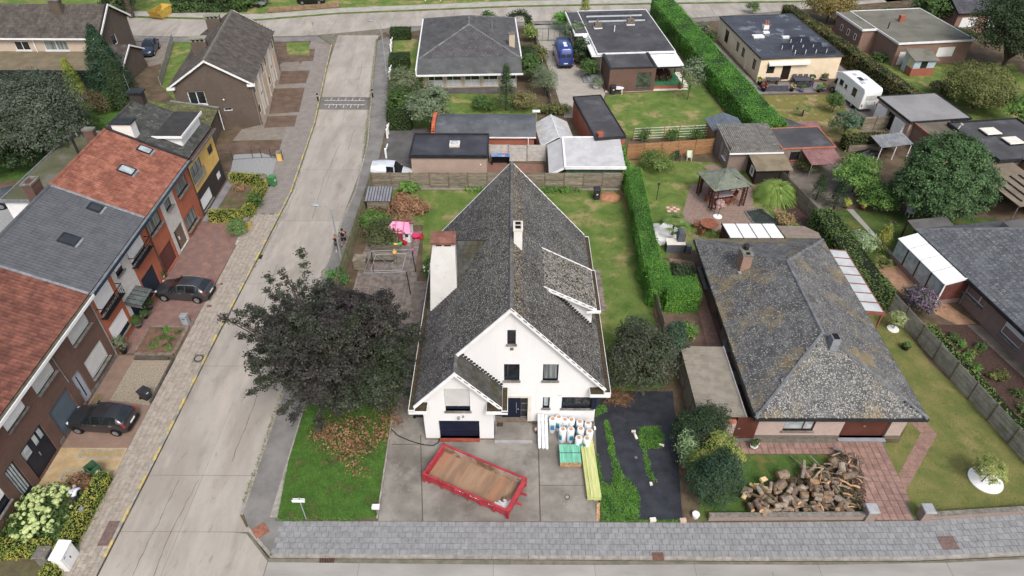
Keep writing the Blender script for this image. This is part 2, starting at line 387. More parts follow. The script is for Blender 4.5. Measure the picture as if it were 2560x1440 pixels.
SLAB = M('grey_slab',(146,148,150),(132,134,136),3,rnd=.08,spots=(((116,113,108),1.4,.55,.8,.5),((176,174,170),7,.62,.75,.5)),bump=.3,bsc=70)
SLABL = M('beige_slab',(170,160,148),(153,143,131),3,rnd=.08,spots=(((128,118,106),1.6,.55,.8,.45),),bump=.3,bsc=70)
SLABJ = M('slab_joint',(118,115,110),(100,100,90),4)
KERB = M('kerb_concrete',(164,160,152),(140,136,126),2.5,rnd=.1,bump=.3,spots=(((110,110,88),3,.62,.8,.5),))
KERBY = M('kerb_yellow',(206,184,92),(186,166,88),5,rnd=.08,spots=(((156,150,134),4,.46,.58,.9),))
EARTH = M('earth',(112,94,76),(86,74,56),.8,bump=.6,bsc=30,spots=(((80,96,46),1.1,.55,.7,.7),))
BARE = M('bare_soil',(116,96,82),(98,80,68),.9,bump=.5,bsc=50,rough=1)
DRIVE = M('driveway_concrete',(150,146,138),(116,111,104),.45,det=8,spots=(((78,73,67),.55,.5,.74,.6),((176,170,158),1.1,.6,.75,.6),((70,64,58),9,.68,.78,.5)),bump=.4,bsc=60)
LAWN = M('lawn_green',(82,122,44),(62,100,34),1.1,rough=1,spec=.1,spots=(((120,104,72),1.1,.52,.68,.7),((48,74,28),6,.55,.75,.5),((100,136,50),2.5,.58,.7,.5)),bump=1.,bsc=70)
LAWN2 = M('lawn_dry',(112,132,58),(84,114,44),.7,rough=1,spec=.1,det=8,spots=(((172,150,104),.38,.5,.68,.75),((68,94,36),1.1,.54,.7,.6),((132,122,70),4,.55,.75,.45)),bump=1.,bsc=70)
LAWN3 = M('lawn_parched',(128,120,62),(100,112,48),.5,rough=1,spec=.1,spots=(((176,150,108),.5,.47,.62,.85),((72,100,38),.45,.56,.7,.8)),bump=1.,bsc=70)
BLADE = M('grass_blade',(98,148,46),(74,120,36),1.5,spots=(((136,124,74),1.1,.54,.68,.6),),rough=.7,rnd=.3,trans=.3)
BLADEB = M('weed_blade',(104,158,46),(76,132,36),1.5,rough=.7,rnd=.3,trans=.3)
BLADEY = M('grass_blade_dry',(136,132,66),(96,112,44),.6,rough=.7,rnd=.25,trans=.3)
TERRA = M('terracotta_slab',(156,124,113),(136,106,97),2,rnd=.12,spots=(((206,162,140),1.2,.55,.75,.5),((120,92,84),3,.6,.8,.5)),bump=.2,bsc=60)
CLINK = M('clinker_paver',(158,112,98),(126,92,86),1.4,brick=(.21,.105,(120,106,96),(120,104,104),.008,'flat'),spots=(((110,108,108),1.1,.55,.7,.5),((184,132,110),1.9,.58,.7,.5)))
CLINK2 = M('brown_paver',(150,124,108),(132,108,95),1.4,brick=(.22,.11,(118,104,92),(140,112,98),.008,'flat'))
YPAVE = M('yellow_paving',(184,160,118),(166,140,100),1.2,spots=(((132,126,84),.8,.55,.75,.5),),rnd=.08)
GRAVEL = M('beige_gravel',(176,164,144),(128,116,98),14,bump=1.,bsc=30,rough=1)
GGRAV = M('grey_gravel',(170,172,172),(128,130,132),16,bump=1.,bsc=32,rough=1)
WGRAV = M('white_gravel',(254,254,254),(236,236,236),18,bump=.4,bsc=24)
SPAVE = M('grey_setts',(150,142,132),(130,122,112),1.2,brick=(.24,.12,(112,104,94),(134,122,110),.01,'flat'),spots=(((186,178,166),1.6,.6,.75,.5),))
GPAVE = M('light_paving',(178,172,162),(160,152,142),.8,brick=(.5,.5,(140,134,124),(166,160,150),.012,'flat'),bump=.2)
WHITE = M('white_paint',(240,242,244),(228,229,228),1.5,rough=.6,bump=.1,bsc=40)
WBRICK = M('white_painted_brick',(240,242,245),(231,233,236),.8,rough=.7,stretch=(1.3,1.3,.16),brick=(.22,.075,(212,211,208),(235,235,233),.007),spots=(((204,202,194),1.6,.6,.8,.5),))
PVC = M('white_pvc',(240,241,242),(228,230,232),1,rough=.4)
ZINC = M('zinc',(150,156,160),(128,134,138),2,rough=.5,metal=.3)
LEAD = M('lead_flashing',(146,152,158),(120,126,132),3,rough=.6)
NAVY = M('navy_paint',(30,38,62),(24,30,52),1,rough=.45)
GLASS = M('window_glass',(44,50,54),(30,34,38),1.2,rough=.06,spec=.7)
GLASSC = M('curtained_glass',(150,158,158),(90,96,96),6,rough=.12,spec=.6,stretch=(1,1,.05))
GLASSL = M('light_glass',(186,198,200),(150,164,168),2,rough=.1,spec=.6)
STONE = M('blue_stone',(132,130,124),(106,102,96),3,bump=.3,spots=(((90,84,70),2,.55,.7,.6),))
SHUT = M('shutter_white',(240,240,240),(230,231,232),1,rough=.5)
SHUTG = M('shutter_grey',(206,208,206),(196,198,196),1,rough=.5)
METD = M('dark_metal',(52,54,58),(40,42,46),2,rough=.5)
BLACK = M('black_plastic',(30,31,34),(22,23,26),2,rough=.5)
WOODG = M('weathered_board',(140,130,114),(108,100,86),2,rnd=.24,stretch=(1,1,6),spots=(((104,112,60),.9,.55,.72,.6),((84,76,64),5,.6,.75,.5)),bump=.3)
WOODB = M('brown_fence_board',(168,126,84),(140,100,64),2,rnd=.12,stretch=(1,1,6),bump=.2)
DECKM = M('deck_board',(142,130,122),(112,102,94),2.5,rnd=.14,spots=(((90,86,72),2,.56,.74,.6),),bump=.3)
DWOOD = M('dark_wood',(92,54,40),(68,38,28),3,rnd=.1,bump=.2)
TEAK = M('teak',(150,92,66),(122,72,50),3,rnd=.1)

# ------------------------------------------------------------ ground and streets
struct('ground',MB().box(-700,-300,-1,700,900,-.2),EARTH)
KL = [(-22.25,8),(-22.0,17.7),(-21.8,26),(-21.68,36),(-21.4,45),(-21.13,55.6),(-22.1,70),(-23.1,78),(-25.0,93.5)]
KR = [(-15.5,21.3),(-15.5,44),(-15.45,51),(-15.1,55.7),(-15.5,65.2),(-16.5,73.1),(-17.6,81.7),(-19.2,95)]
blockA = [(-13.2,18.85),(-14.76,20.36)]+KR+[(-18.6,98.3),(-14.8,101),(8.9,103.9),(26,104.5),(45,109),(80,118),(80,19.9),(29,19.15),(22,18.8),(14,18.75)]
blockB = KL+[(-27.6,97.0),(-33,96.5),(-47,96.3),(-57,97),(-110,96),(-110,8)]
blockC = [(-110,104.5),(-58.8,104.9),(-38.4,103.6),(-26.5,106.7),(-.15,110.2),(22.7,111.8),(49,113.2),(110,121),(110,320),(-110,320)]
slabsheet('terrain',blockA,0,.16,EARTH); slabsheet('terrain',blockB,0,.16,EARTH); slabsheet('terrain',blockC,0,.16,LAWN2)
yat = lambda line,x: next((y0+(y1-y0)*(x-x0)/(x1-x0) for (x0,y0),(x1,y1) in zip(line,line[1:]) if x0 <= x <= x1),line[-1][1])
def xat(line,y):
    for (x0,y0),(x1,y1) in zip(line,line[1:]):
        if y0 <= y <= y1: return x0+(x1-x0)*(y-y0)/(y1-y0)
    return line[0][0] if y < line[0][1] else line[-1][0]
rd = sheet('road',[(-22.4,5)]+KL+[(-27.6,97.0),(-26.5,99.2),(-17,100.2),(-18.6,98.3)]+KR[::-1]+[(-14.76,20.36),(-13.2,18.75),(-13.2,5)],-.108,JOINT)
def panel(parent,pts,z,mat):
    c = V((sum(p[0] for p in pts)/len(pts),sum(p[1] for p in pts)/len(pts),0)); q = []
    for p in pts:
        d = V((p[0],p[1],0))-c; q.append(tuple(c+d*(1-.018/max(.6,d.length))+V((0,0,z))))
    return mk('road_panel',MB().prism(q,(0,0,-.05)),mat,parent)
ys = [6,15,20.3,24,33,42,51,60,69.5,73.6,77,86,97.5]
for k,(a,b) in enumerate(zip(ys,ys[1:])):
    for s in (0,1):
        xl = lambda y: xat(KL,y)+.025; xr = lambda y: (xat(KR,y)-.02 if y > 21 else (-15.2 if y > 20.3 else -13.4)); mid = lambda y: (xat(KL,y)+xat([(-15.5,5)]+KR,y))/2+.1
        f,g = ((xl,mid) if s == 0 else (mid,xr))
        mm = M('hump_base',(124,121,117),(108,105,102),1.2,bump=.4) if k == 9 else CONC
        if k == 0 and s == 1: g = lambda y: -13.19
        if k == 1 and s == 1: panel(rd,[(mid(a),a),(-13.19,a),(-13.19,18.6),(-14.8,20.2),(-15.6,20.3),(mid(b),b)],-.1,mm); continue
        panel(rd,[(f(a),a),(g(a),a),(g(b),b),(f(b),b)],-.1,mm)
CRK = M('crack_dirt',(112,107,98),(96,94,80),3)
def crack(parent,pts,w_=.03):
    q = []
    for (x0,y0),(x1,y1) in zip(pts,pts[1:]):
        n = max(2,int(math.hypot(x1-x0,y1-y0)/.35))
        for i in range(n): q.append(V((x0+(x1-x0)*i/n+random.gauss(0,.03),y0+(y1-y0)*i/n+random.gauss(0,.03),0)))
    mb = MB()
    for a,b in zip(q,q[1:]):
        d = (b-a).normalized(); s = V((-d.y,d.x,0))*w_*random.uniform(.3,.7); mb.prism([a-s+V((0,0,-.0955)),b-s+V((0,0,-.0955)),b+s+V((0,0,-.0955)),a+s+V((0,0,-.0955))],(0,0,-.006))
    mk('crack',mb,CRK,parent)
for c_ in (((-18.9,14),(-19.1,20),(-18.7,24)),((-20.3,15),(-20.1,19),(-19.9,24)),((-17.2,25),(-17.0,33)),((-19.5,36),(-19.3,40),(-19.6,45)),((-18.2,51.2),(-18.6,58),(-18.4,66)),((-19.0,79),(-19.8,88)),((-17.3,64),(-17.5,69)),((-21.2,46),(-20.9,52),(-20.8,57))): crack(rd,c_)
rf = sheet('road',[(-13.2,5),(-13.2,18.75),(14,18.65),(22,18.7),(29,19.05),(80,19.8),(80,5)],-.108,JOINT)
for x0,x1,y1a,y1b in ((-13.17,-8.2,18.55,18.5),(-8.2,-.95,18.5,18.45),(-.95,4.5,18.45,18.45),(4.5,9.9,18.45,18.5),(9.9,16.6,18.5,18.5),(16.6,23.6,18.5,18.65),(23.6,30.5,18.65,19),(30.5,40,19,19.1)):
    panel(rf,[(x0,12),(x1,12),(x1,y1b),(x0,y1a)],-.1,CONC2)
for c_ in (((-10,15.5),(-3,15.8),(4,15.5)),((5,16.9),(12,16.7),(20,17.1)),((14.2,13),(14.0,18.4)),((-5,17.4),(1,17.5))): crack(rf,c_)
rc = sheet('road',[(-110,96.2),(-57,97.2),(-47,96.5),(-33,96.7),(-27.6,97.2),(-26.5,99.2),(-17,100.2),(-14.8,101.2),(8.9,104.1),(26,104.7),(45,109.2),(80,118.2),(110,124),(110,121.2),(49,113),(22.7,111.6),(-.15,110),(-26.5,106.5),(-38.4,103.4),(-58.8,104.7),(-110,104.3)],-.107,JOINT)
xs = [-80,-68,-58.8,-50,-38.4,-30,-26.5,-18,-9,-.15,8,15,22.7,31,40,49,60]
LO = [(-110,96.3),(-57,97.3),(-47,96.6),(-33,96.8),(-27.6,97.6),(-22,99.4),(-14.8,101.4),(8.9,104.2),(26,104.8),(45,109.3),(80,118)]
HI = [(-110,104.2),(-58.8,104.6),(-38.4,103.3),(-26.5,106.4),(-.15,109.9),(22.7,111.5),(49,112.9),(110,121)]
for a,b in zip(xs,xs[1:]):
    for s in (0,1):
        m0 = [(yat(LO,x)+yat(HI,x))/2 for x in (a,b)]
        lo = [yat(LO,a),yat(LO,b)] if s == 0 else m0; hi = m0 if s == 0 else [yat(HI,a),yat(HI,b)]
        panel(rc,[(a,lo[0]),(b,lo[1]),(b,hi[1]),(a,hi[0])],-.1,CONC)
# speed hump of dark asphalt with white teeth, on the street
hump = T('speed_hump','dark asphalt speed hump with white toothed markings across the street','speed hump',(-19.7,75.3,-.1))
mb = MB(); prof = [(73.75,0),(74.4,.06),(75.3,.09),(76.2,.06),(76.85,0)]
for (y0,z0),(y1,z1) in zip(prof,prof[1:]):
    mb.poly([(xat(KL,y0)+.3,y0,z0-.096),(xat(KR,y0)-.35,y0,z0-.096),(xat(KR,y1)-.35,y1,z1-.096),(xat(KL,y1)+.3,y1,z1-.096)])
mk('hump',mb,M('worn_asphalt',(122,119,115),(106,103,100),1.2,bump=.4,bsc=60),hump)
FADE = M('faded_marking',(206,206,202),(176,174,168),5)
for s,y0 in ((-1,74.78),(1,75.85)):
    xa,xb = xat(KL,y0)+.55,xat(KR,y0)-.6; mk('line_marking',MB().box(xa,y0-.045,-.03,xb,y0+.045,-.012),FADE,hump)
    for k in range(11):
        x = xa+.3+k*(xb-xa-.6)/10; l = .75 if k % 2 else .35
        mk('tooth_marking',MB().pp((x-.05,y0+(.06 if s > 0 else -.06-l),-.015 if s > 0 else -.06),(.08,0,0),(0,l,-.05 if s > 0 else .045),(0,0,.012)),FADE,hump)
# pavements: slabs with joints
def slabs(parent,poly,w_,l,mat,ang=0,limit=300,t=.035,z=0.,name='slab',bond=True):
    g = .012; r = .006; v = [(g,g,0),(w_-g,g,0),(w_-g,l-g,0),(g,l-g,0),(g,g,t-r),(w_-g,g,t-r),(w_-g,l-g,t-r),(g,l-g,t-r),(g+r,g+r,t),(w_-g-r,g+r,t),(w_-g-r,l-g-r,t),(g+r,l-g-r,t)]
    f = [(k,(k+1) % 4,4+(k+1) % 4,4+k) for k in range(4)]+[(4+k,4+(k+1) % 4,8+(k+1) % 4,8+k) for k in range(4)]+[(8,9,10,11)]
    c,s = math.cos(ang),math.sin(ang); ux,uy = V((c,s,0)),V((-s,c,0)); us = [V((p[0],p[1],0)).dot(ux) for p in poly]; vs = [V((p[0],p[1],0)).dot(uy) for p in poly]; fr = []
    for j in range(int((max(vs)-min(vs))/l)+1):
        for i in range(-1,int((max(us)-min(us))/w_)+1):
            a = min(us)+(i+(.5 if bond and j % 2 else 0))*w_; b = min(vs)+j*l; p = ux*(a+w_/2)+uy*(b+l/2)
            if inpoly(p.x,p.y,poly):
                o = ux*a+uy*b+V((0,0,z+random.uniform(-.004,.003))); fr.append(frame(o,ux,uy,V((0,0,1))))
    pieces(name,parent,v,f,fr,mat,limit)
def strip(parent,s0,s1,lo,hi,axis,nrow,w_,mat,z=.004,t=.035,limit=300):
    "courses of slabs along a strip between two boundary curves, fitted to its width"
    g = .02; r = .01; tt = t
    v = [(g,g,0),(1-g,g,0),(1-g,1-g,0),(g,1-g,0),(g,g,tt-.006),(1-g,g,tt-.006),(1-g,1-g,tt-.006),(g,1-g,tt-.006),(g+r,g+r,tt),(1-g-r,g+r,tt),(1-g-r,1-g-r,tt),(g+r,1-g-r,tt)]
    f = [(k,(k+1) % 4,4+(k+1) % 4,4+k) for k in range(4)]+[(4+k,4+(k+1) % 4,8+(k+1) % 4,8+k) for k in range(4)]+[(8,9,10,11)]; fr = []
    if axis == 'y': v = [(b,a,c) for a,b,c in v]; f = [q[::-1] for q in f]
    n = int((s1-s0)/w_)
    for j in range(nrow):
        for i in range(n):
            a = s0+(i+(.5 if j % 2 else 0))*w_; b = a+w_
            P = lambda s,q: (lambda c: V((s,c,0)) if axis == 'x' else V((c,s,0)))(lo(s)+(hi(s)-lo(s))*q/nrow)
            o = P(a,j); e = P(b,j)-o; u = P(a,j+1)-o; o = o+V((0,0,z+random.uniform(-.003,.003)))
            fr.append(frame(o,e,u,V((0,0,1))) if axis == 'x' else frame(o,u,e,V((0,0,1))))
    pieces('slab',parent,v,f,fr,mat,limit)
def kerbline(parent,line,mats,ln=1.,wd=.16,top=.05,side=1):
    acc = 0; k = 0
    for (x0,y0),(x1,y1) in zip(line,line[1:]):
        d = V((x1-x0,y1-y0,0)); L_ = d.length; d /= L_; p = V((-d.y,d.x,0))*side; n = max(1,round(L_/ln)); s = L_/n
        for i in range(n):
            o = V((x0,y0,-.13))+d*(i*s+.008); mk('kerb_stone',MB().pp(o,d*(s-.016),p*wd,V((0,0,top+.13))),mats(k),parent); k += 1
walkF = [(-13.0,18.93),(14,18.85),(22,18.92),(29,19.25),(45,19.6),(45,22.4),(36,21.9),(29.4,21.53),(23,21.05),(10,20.88),(-13.4,20.9),(-14.6,20.5)]
pv = sheet('pavement',walkF,.004,SLABJ)
strip(pv,-13.1,36,lambda x: yat([(-20,18.94),(14,18.86),(22,18.91),(29,19.26),(60,19.8)],x),lambda x: yat([(-20,20.92),(10,20.9),(23,21.06),(29.4,21.53),(60,23.2)],x),'x',6,.39,SLAB)
kerbline(pv,[(-13.1,18.78),(14,18.7),(22,18.75),(29,19.1),(45,19.45)],lambda k: KERB,side=1)
kerbline(pv,[(-14.9,20.45),(-13.1,18.78)],lambda k: KERB,side=1)
walkL = [(-24.1,10)]+[(x-.18,y) for x,y in KL[1:6]]+[(-23.55,56.5),(-23.8,40)]
pl = sheet('pavement',walkL,.004,SLABJ); strip(pl,13.5,52,lambda y: -23.85+(.12 if y > 40 else 0),lambda y: xat(KL,y)-.17,'y',6,.42,SLABL)
sheet('pavement',[(-23.65,52.02),(-21.42,52.02),(-21.3,55.6),(-22.3,70),(-23.3,78),(-25.2,93.5),(-28.2,95),(-27.5,84),(-25.2,70),(-23.8,58.5)],.008,M('old_slabs',(150,142,136),(132,124,120),1.4,brick=(.3,.3,(112,108,98),(140,132,126),.014,'flat'),spots=(((104,100,92),.9,.56,.75,.5),)))
pat = [KERB,KERBY]
kerbline(pl,[(-22.22,9),(-22.0,17.7),(-21.8,26),(-21.68,36),(-21.4,45),(-21.13,55.6),(-22.1,70),(-23.1,78),(-25.0,93.5)],lambda k: KERBY if (k % 2 == 1 and k > 4) else KERB,side=1,ln=1.05)
pr = sheet('pavement',[(-15.35,21.4),(-13.75,21.2),(-13.75,56.2),(-13.75,62),(-14.1,70),(-15.6,81.7),(-17.4,97),(-18.95,95),(-17.4,81.7),(-16.3,73.1),(-15.3,65.2),(-14.93,55.7),(-15.3,51),(-15.33,44)],.006,ASPH)
kerbline(pr,KR,lambda k: KERB,side=-1,ln=1.2,top=.02)
pc = sheet('pavement',[(-110,104.7),(-58.8,105.1),(-38.4,103.8),(-26.5,106.9),(-.15,110.4),(22.7,112),(49,113.4),(110,121.2),(110,123.4),(49,115.6),(22.7,114.2),(-.15,112.6),(-26.5,109),(-38.4,106),(-58.8,107.2),(-110,106.8)],.006,M('far_walk',(176,172,164),(158,154,146),.8,bump=.2))
sheet('pavement',[(-110,95.9),(-57,96.8),(-47,96.1),(-33,96.3),(-27.8,96.8),(-25.4,93.8),(-28.2,95),(-33,94.6),(-47,94.4),(-57,95),(-110,94)],.006,ASPH)
sheet('pavement',[(-18.3,98.2),(-14.8,100.8),(8.9,103.7),(26,104.3),(45,108.8),(45,107.2),(26,102.7),(8.9,102.2),(-13.5,99.4),(-17.2,97)],.006,ASPH)
sheet('pavement',[(-15.35,21.45),(-13.3,21.2),(-12.9,20.9),(-12.9,18.9),(-13.1,18.95),(-14.75,20.5)],.0055,ASPH)
# lots of block A
sheet('driveway',[(-7.55,20.95),(5.0,20.95),(5.4,27.9),(5.3,29.4),(-5.3,29.5),(-5.35,34.5),(-7.6,34.5),(-7.75,29.7)],.005,DRIVE)
DJ = M('drive_joint',(84,82,64),(66,70,44),3)
for p in ([(-5.05,20.95),(-5.0,20.95),(-5.75,27),(-5.8,27)],[(1.62,20.95),(1.68,20.95),(1.72,26.5),(1.66,26.5)],[(-7.5,26.2),(-5.5,26.25),(-5.5,26.3),(-7.5,26.25)],[(1.68,23.3),(4.9,23.32),(4.9,23.35),(1.68,23.33)]): sheet('driveway_joint',p,.0085,DJ)
LAWNF = [(-13.3,21.15),(-7.72,21.1),(-7.8,26),(-7.95,33),(-13.6,33),(-13.65,24)]
sheet('lawn',LAWNF,.008,LAWN)
sheet('lawn_edge',[(-13.75,21.15),(-13.32,21.15),(-13.66,25),(-13.66,33),(-13.75,33)],.009,KERB)
kb = T('edging','narrow concrete edging between front lawn and concrete driveway','edging',(-7.7,24,0))
for k in range(12):
    y = 21.1+k*1.0; x = -7.62-.02*k; mk('edging_stone',MB().box(x-.05,y,-.05,x+.04,y+.985,.09),KERB,kb)
BACKL = [(-13.4,50.2),(-8.0,50.2),(-7.3,43),(-7.2,44),(-5.6,44.3),(5.6,44.3),(5.7,30.5),(10.4,31),(10.8,38),(11.0,43),(10.6,56),(-13.4,56)]
sheet('lawn',BACKL,.006,LAWN2)
def onback(x,y): return True
BED = [(5.35,29.9),(5.05,20.95),(9.7,20.95),(10.9,30.6)]
sheet('planting_bed',[(5.1,20.92),(10.6,20.92),(11.5,27),(11.3,34),(5.5,34)],.004,EARTH)
sheet('path',[(10.35,56),(10.75,56),(11.2,44.5),(11.3,38),(10.95,38),(10.8,44.5)],.012,M('brick_dust',(150,104,84),(124,92,70),3))
LAWNR = [(10.6,21.1),(20.3,21.2),(20.75,25.55),(13.9,25.6),(13.9,26.5),(12.4,26.5)]
sheet('lawn',LAWNR,.006,M('lawn_bung',(88,116,46),(64,98,34),.7,rough=1,spots=(((132,116,60),.5,.52,.7,.7),),bump=1.,bsc=70))
LAWNR2 = [(23.0,21.2),(35,21.7),(32,25),(31.0,29.4),(29.6,33.5),(29.2,38.5),(26.2,38.5),(26.3,29),(24.4,26.5),(23.4,26.5)]
sheet('lawn',LAWNR2,.006,M('lawn_side',(128,126,66),(104,114,52),.8,rough=1,det=8,spots=(((154,138,88),.5,.52,.7,.6),((82,104,42),.7,.56,.7,.6)),bump=1.,bsc=70))
tp = sheet('path',[(13.9,25.62),(20.5,25.62),(20.5,26.85),(14.0,26.85)],.008,SLABJ); slabs(tp,[(13.9,25.62),(20.45,25.62),(20.45,26.5),(14.0,26.5)],.42,.42,TERRA,z=.008,bond=False)
dp = sheet('driveway',[(20.35,21.1),(22.95,21.1),(23.45,26.6),(20.5,26.6)],.01,SLABJ); slabs(dp,[(20.35,21.1),(22.95,21.1),(23.45,26.6),(20.5,26.6)],.42,.42,TERRA,z=.01,bond=False)
gp = sheet('path',[(23.2,22.9),(27.15,27.2),(26.7,28.5),(26.6,44),(25.4,44),(25.6,28.6),(26.15,27.3),(23.4,24.2)],.012,M('terracotta_path',(154,120,108),(136,104,94),2,brick=(.42,.42,(112,94,86),(160,128,114),.012,'flat')))
sheet('path',[(14.0,28),(15.2,28),(15.2,45),(13.2,45.5),(14.3,38.5)],.01,MATS['terracotta_path'])
sheet('vegetable_bed',[(11.5,33.2),(14.2,33.2),(14.3,38.4),(11.4,38.4)],.007,BARE)
GARD = [(11.9,45.5),(13.3,45.5),(13.5,47),(24,45),(26.4,49.5),(23,61),(20.3,61.6),(11.9,61.9)]
sheet('lawn',GARD,.005,LAWN2)
sheet('lawn',[(28.6,41),(33.2,44.5),(33.5,47),(44,47),(44,51.5),(30.5,53),(28.2,51)],.005,M('lawn_dark',(84,104,42),(62,84,30),.7,rough=1,spots=(((120,108,56),.5,.55,.7,.6),),bump=1.,bsc=70))
sheet('lawn',[(11.2,66.5),(21.3,66.8),(24.8,68),(23.2,84),(21,84),(20.9,80),(16.8,78.5),(11.3,77.6),(10,72)],.005,LAWN2)
sheet('lawn',[(29.2,66),(38.7,66),(41,70.5),(38.2,78),(30.2,77.6),(29.6,72)],.005,LAWN3)
sheet('lawn',[(46.5,72),(62,70),(66,88),(50,88),(48.7,90),(45.3,90)],.005,LAWN2)
sheet('driveway',[(2.9,102),(7.6,102),(8.2,86),(10.5,84),(11.2,78),(9.5,71.5),(5.9,71.5),(4.8,84)],.006,GPAVE)
sheet('driveway',[(38.5,66),(43.2,67),(43.4,73),(44,76),(42.6,90),(40.8,90),(40.6,80),(39,78.5)],.006,M('drive_pinkish',(150,138,134),(132,120,118),1,bump=.3))
sheet('path',[(30.1,78),(37.4,78.6),(39.3,81.5),(30.2,81.5)],.008,M('patio_grey',(136,130,132),(120,114,116),1,bump=.1))
sheet('path',[(26.4,95),(28.3,95),(30.0,82),(30.1,78),(29.2,77.8)],.007,M('path_grey',(150,148,146),(136,134,132),1))
sheet('driveway',[(-13.5,57.3),(-9.9,57.3),(-9.4,68.5),(-13.6,69)],.006,DASPH)
sheet('lawn',[(-14.2,70),(-9.5,69),(2.8,68.2),(2.8,77.5),(-10.5,78),(-12.5,95),(-14.5,96),(-16.6,95)],.005,LAWN2)
sheet('path',[(-9.5,62),(3.2,61),(3.2,57),(-2.5,57),(-9.9,57)],.004,M('yard_paving',(150,110,94),(128,96,84),2,brick=(.22,.11,(104,84,72),(140,100,86),.01,'flat')))
sheet('path',[(15.2,51),(22.2,47.2),(23.9,48.5),(22.5,53.5),(23.4,57.5),(21.9,59.6),(20.6,61.2),(19.3,60.8),(20.7,57.8),(17.4,57.2)],.009,M('patio_pink',(158,130,118),(136,116,108),1.5,brick=(.45,.45,(110,98,90),(146,124,114),.012,'flat')))
sheet('path',[(23,57.4),(23.6,57.2),(25.8,49.5),(25,49.2)],.01,M('path_red',(168,116,100),(140,100,90),2))
sheet('planting_bed',[(24,57),(26.2,57.5),(27.6,50.2),(26,49.6)],.008,M('mulch',(88,66,58),(66,50,44),6,bump=.8,bsc=40))
sheet('patio',[(31.2,53.5),(34,57.5),(34.5,62),(28.5,62),(27,57),(28.5,52)],.006,M('grey_yard',(130,122,112),(108,100,92),1,bump=.4))
sheet('path',[(31,53),(31.6,53),(32.3,47),(33,44),(32.4,44)],.01,CONC2)
sheet('path',[(30.1,44.5),(33,44.5),(33.3,41),(35,37.5),(33.5,37.4),(31,40)],.009,M('orange_pave',(176,136,104),(150,116,92),2))
sheet('planting_bed',[(30.2,37.5),(34.3,37.3),(36.2,30),(35.5,22),(32,22),(31.4,29.4),(29.9,34)],.006,MATS['mulch'])
sheet('path',[(34.2,37.4),(35.2,37.3),(37.2,29),(37,24),(36,24),(35.9,30)],.01,MATS['grey_yard'])
# lots of block B
sheet('driveway',[(-28.05,42.7),(-23.85,42.7),(-23.75,50.6),(-28.05,50.6)],.006,CLINK)
sheet('driveway',[(-28.05,34.1),(-23.95,34.1),(-23.85,42.7),(-28.05,42.7)],.0065,CLINK)
sheet('driveway',[(-28.05,25.9),(-23.9,25.9),(-23.92,29.6),(-26.8,29.9),(-26.8,33.9),(-28.05,33.9)],.006,CLINK2)
sheet('gravel_bed',[(-26.78,29.75),(-24.0,29.3),(-23.98,33.4),(-26.78,33.6)],.01,GRAVEL)
sheet('driveway',[(-28.05,21.0),(-25.5,21.5),(-23.85,23.9),(-23.9,25.9),(-28.05,25.9)],.006,YPAVE)
SET = M('yellow_setts',(190,166,104),(168,140,88),3,brick=(.14,.1,(132,120,96),(176,150,100),.012,'flat'))
for y in (22.6,23.75,25.25):
    x0 = -26.9+(.3 if y > 25 else 0); sheet('paving_band',rect(x0,y,-24.0 if y > 23 else -25.2,y+.42),.01,SET)
    f = T('paving_kerb','grey concrete edging strip around the %s band of yellow setts' % {22.6: 'first',23.75: 'middle',25.25: 'last'}[y],'edging',(x0,y,0))
    xe = -24.0 if y > 23 else -25.2
    for q in ((x0-.12,y-.12,xe,y-.002),(x0-.12,y+.422,xe,y+.54),(x0-.12,y,x0-.002,y+.42)): mk('edging_strip',MB().box(q[0],q[1],-.01,q[2],q[3],.016),KERB,f)
sheet('planting_bed',[(-28,17.5),(-23.9,18.4),(-23.9,23.6),(-26,22.3),(-28,20.8)],.004,EARTH)
sheet('lawn',[(-28,10),(-24.5,10),(-24.5,18.5),(-28,18.5)],.008,M('thin_lawn',(104,100,66),(90,82,64),1.2,bump=1.,rough=1))
sheet('planting_bed',[(-27.2,50.9),(-24,50.9),(-24,56.7),(-27.1,57.6)],.006,M('soil_garden',(120,100,84),(96,84,62),1.2,bump=.7,bsc=30,spots=(((72,96,42),.7,.5,.62,.8),)))
sheet('path',[(-28.0,50.65),(-27.3,50.65),(-27.15,57.8),(-27.9,57.8)],.008,M('path_slate',(142,140,146),(124,122,128),1.2))
sheet('driveway',[(-28.0,57.95),(-23.7,56.9),(-23.85,62),(-26,63.1),(-28.9,62.8),(-28.3,60)],.007,GGRAV)
sheet('bare_plot',[(-30.5,63.1),(-26,63.3),(-23.9,62.3),(-24.2,65.6),(-30.5,65.2)],.007,BARE)
sheet('path',[(-30,65.8),(-24.2,66.1),(-24.6,69.8),(-27.9,69.6),(-29.8,68.4)],.007,SPAVE)
for q in (((690,125),(788,122),(783,152),(692,157)),((703,178),(775,176),(765,208),(696,211)),((685,222),(762,219),(748,280),(672,285)),((668,291),(743,288),(737,316),(660,320))): sheet('bare_plot',[tuple(G(*p).xy) for p in q],.011,BARE)
sheet('path',[(-28.0,69.7),(-24.7,70.0),(-27.2,86),(-29.6,89.6),(-30.4,86.5),(-29.9,84.4)],.006,SPAVE)
sheet('lawn',[(-30.2,89.8),(-27.2,89.6),(-28.4,94.4),(-31.5,94.2)],.0125,LAWN2)
sheet('lawn',[(-44.5,76),(-38.5,74),(-36.8,69),(-31.5,66),(-34,62),(-40,68),(-44,72)],.006,LAWN2)
sheet('lawn',[(-47.1,94.3),(-38.3,94.5),(-36.2,71),(-38.5,74),(-43.0,79.5),(-45.1,87)],.0085,LAWN2)
sheet('driveway',[(-55,94.3),(-47.3,94.3),(-45.2,87),(-47.2,85.8),(-50,90.3)],.007,SPAVE)
sheet('driveway',[(-60,40),(-40,40),(-40,53),(-60,53)],.006,GGRAV)
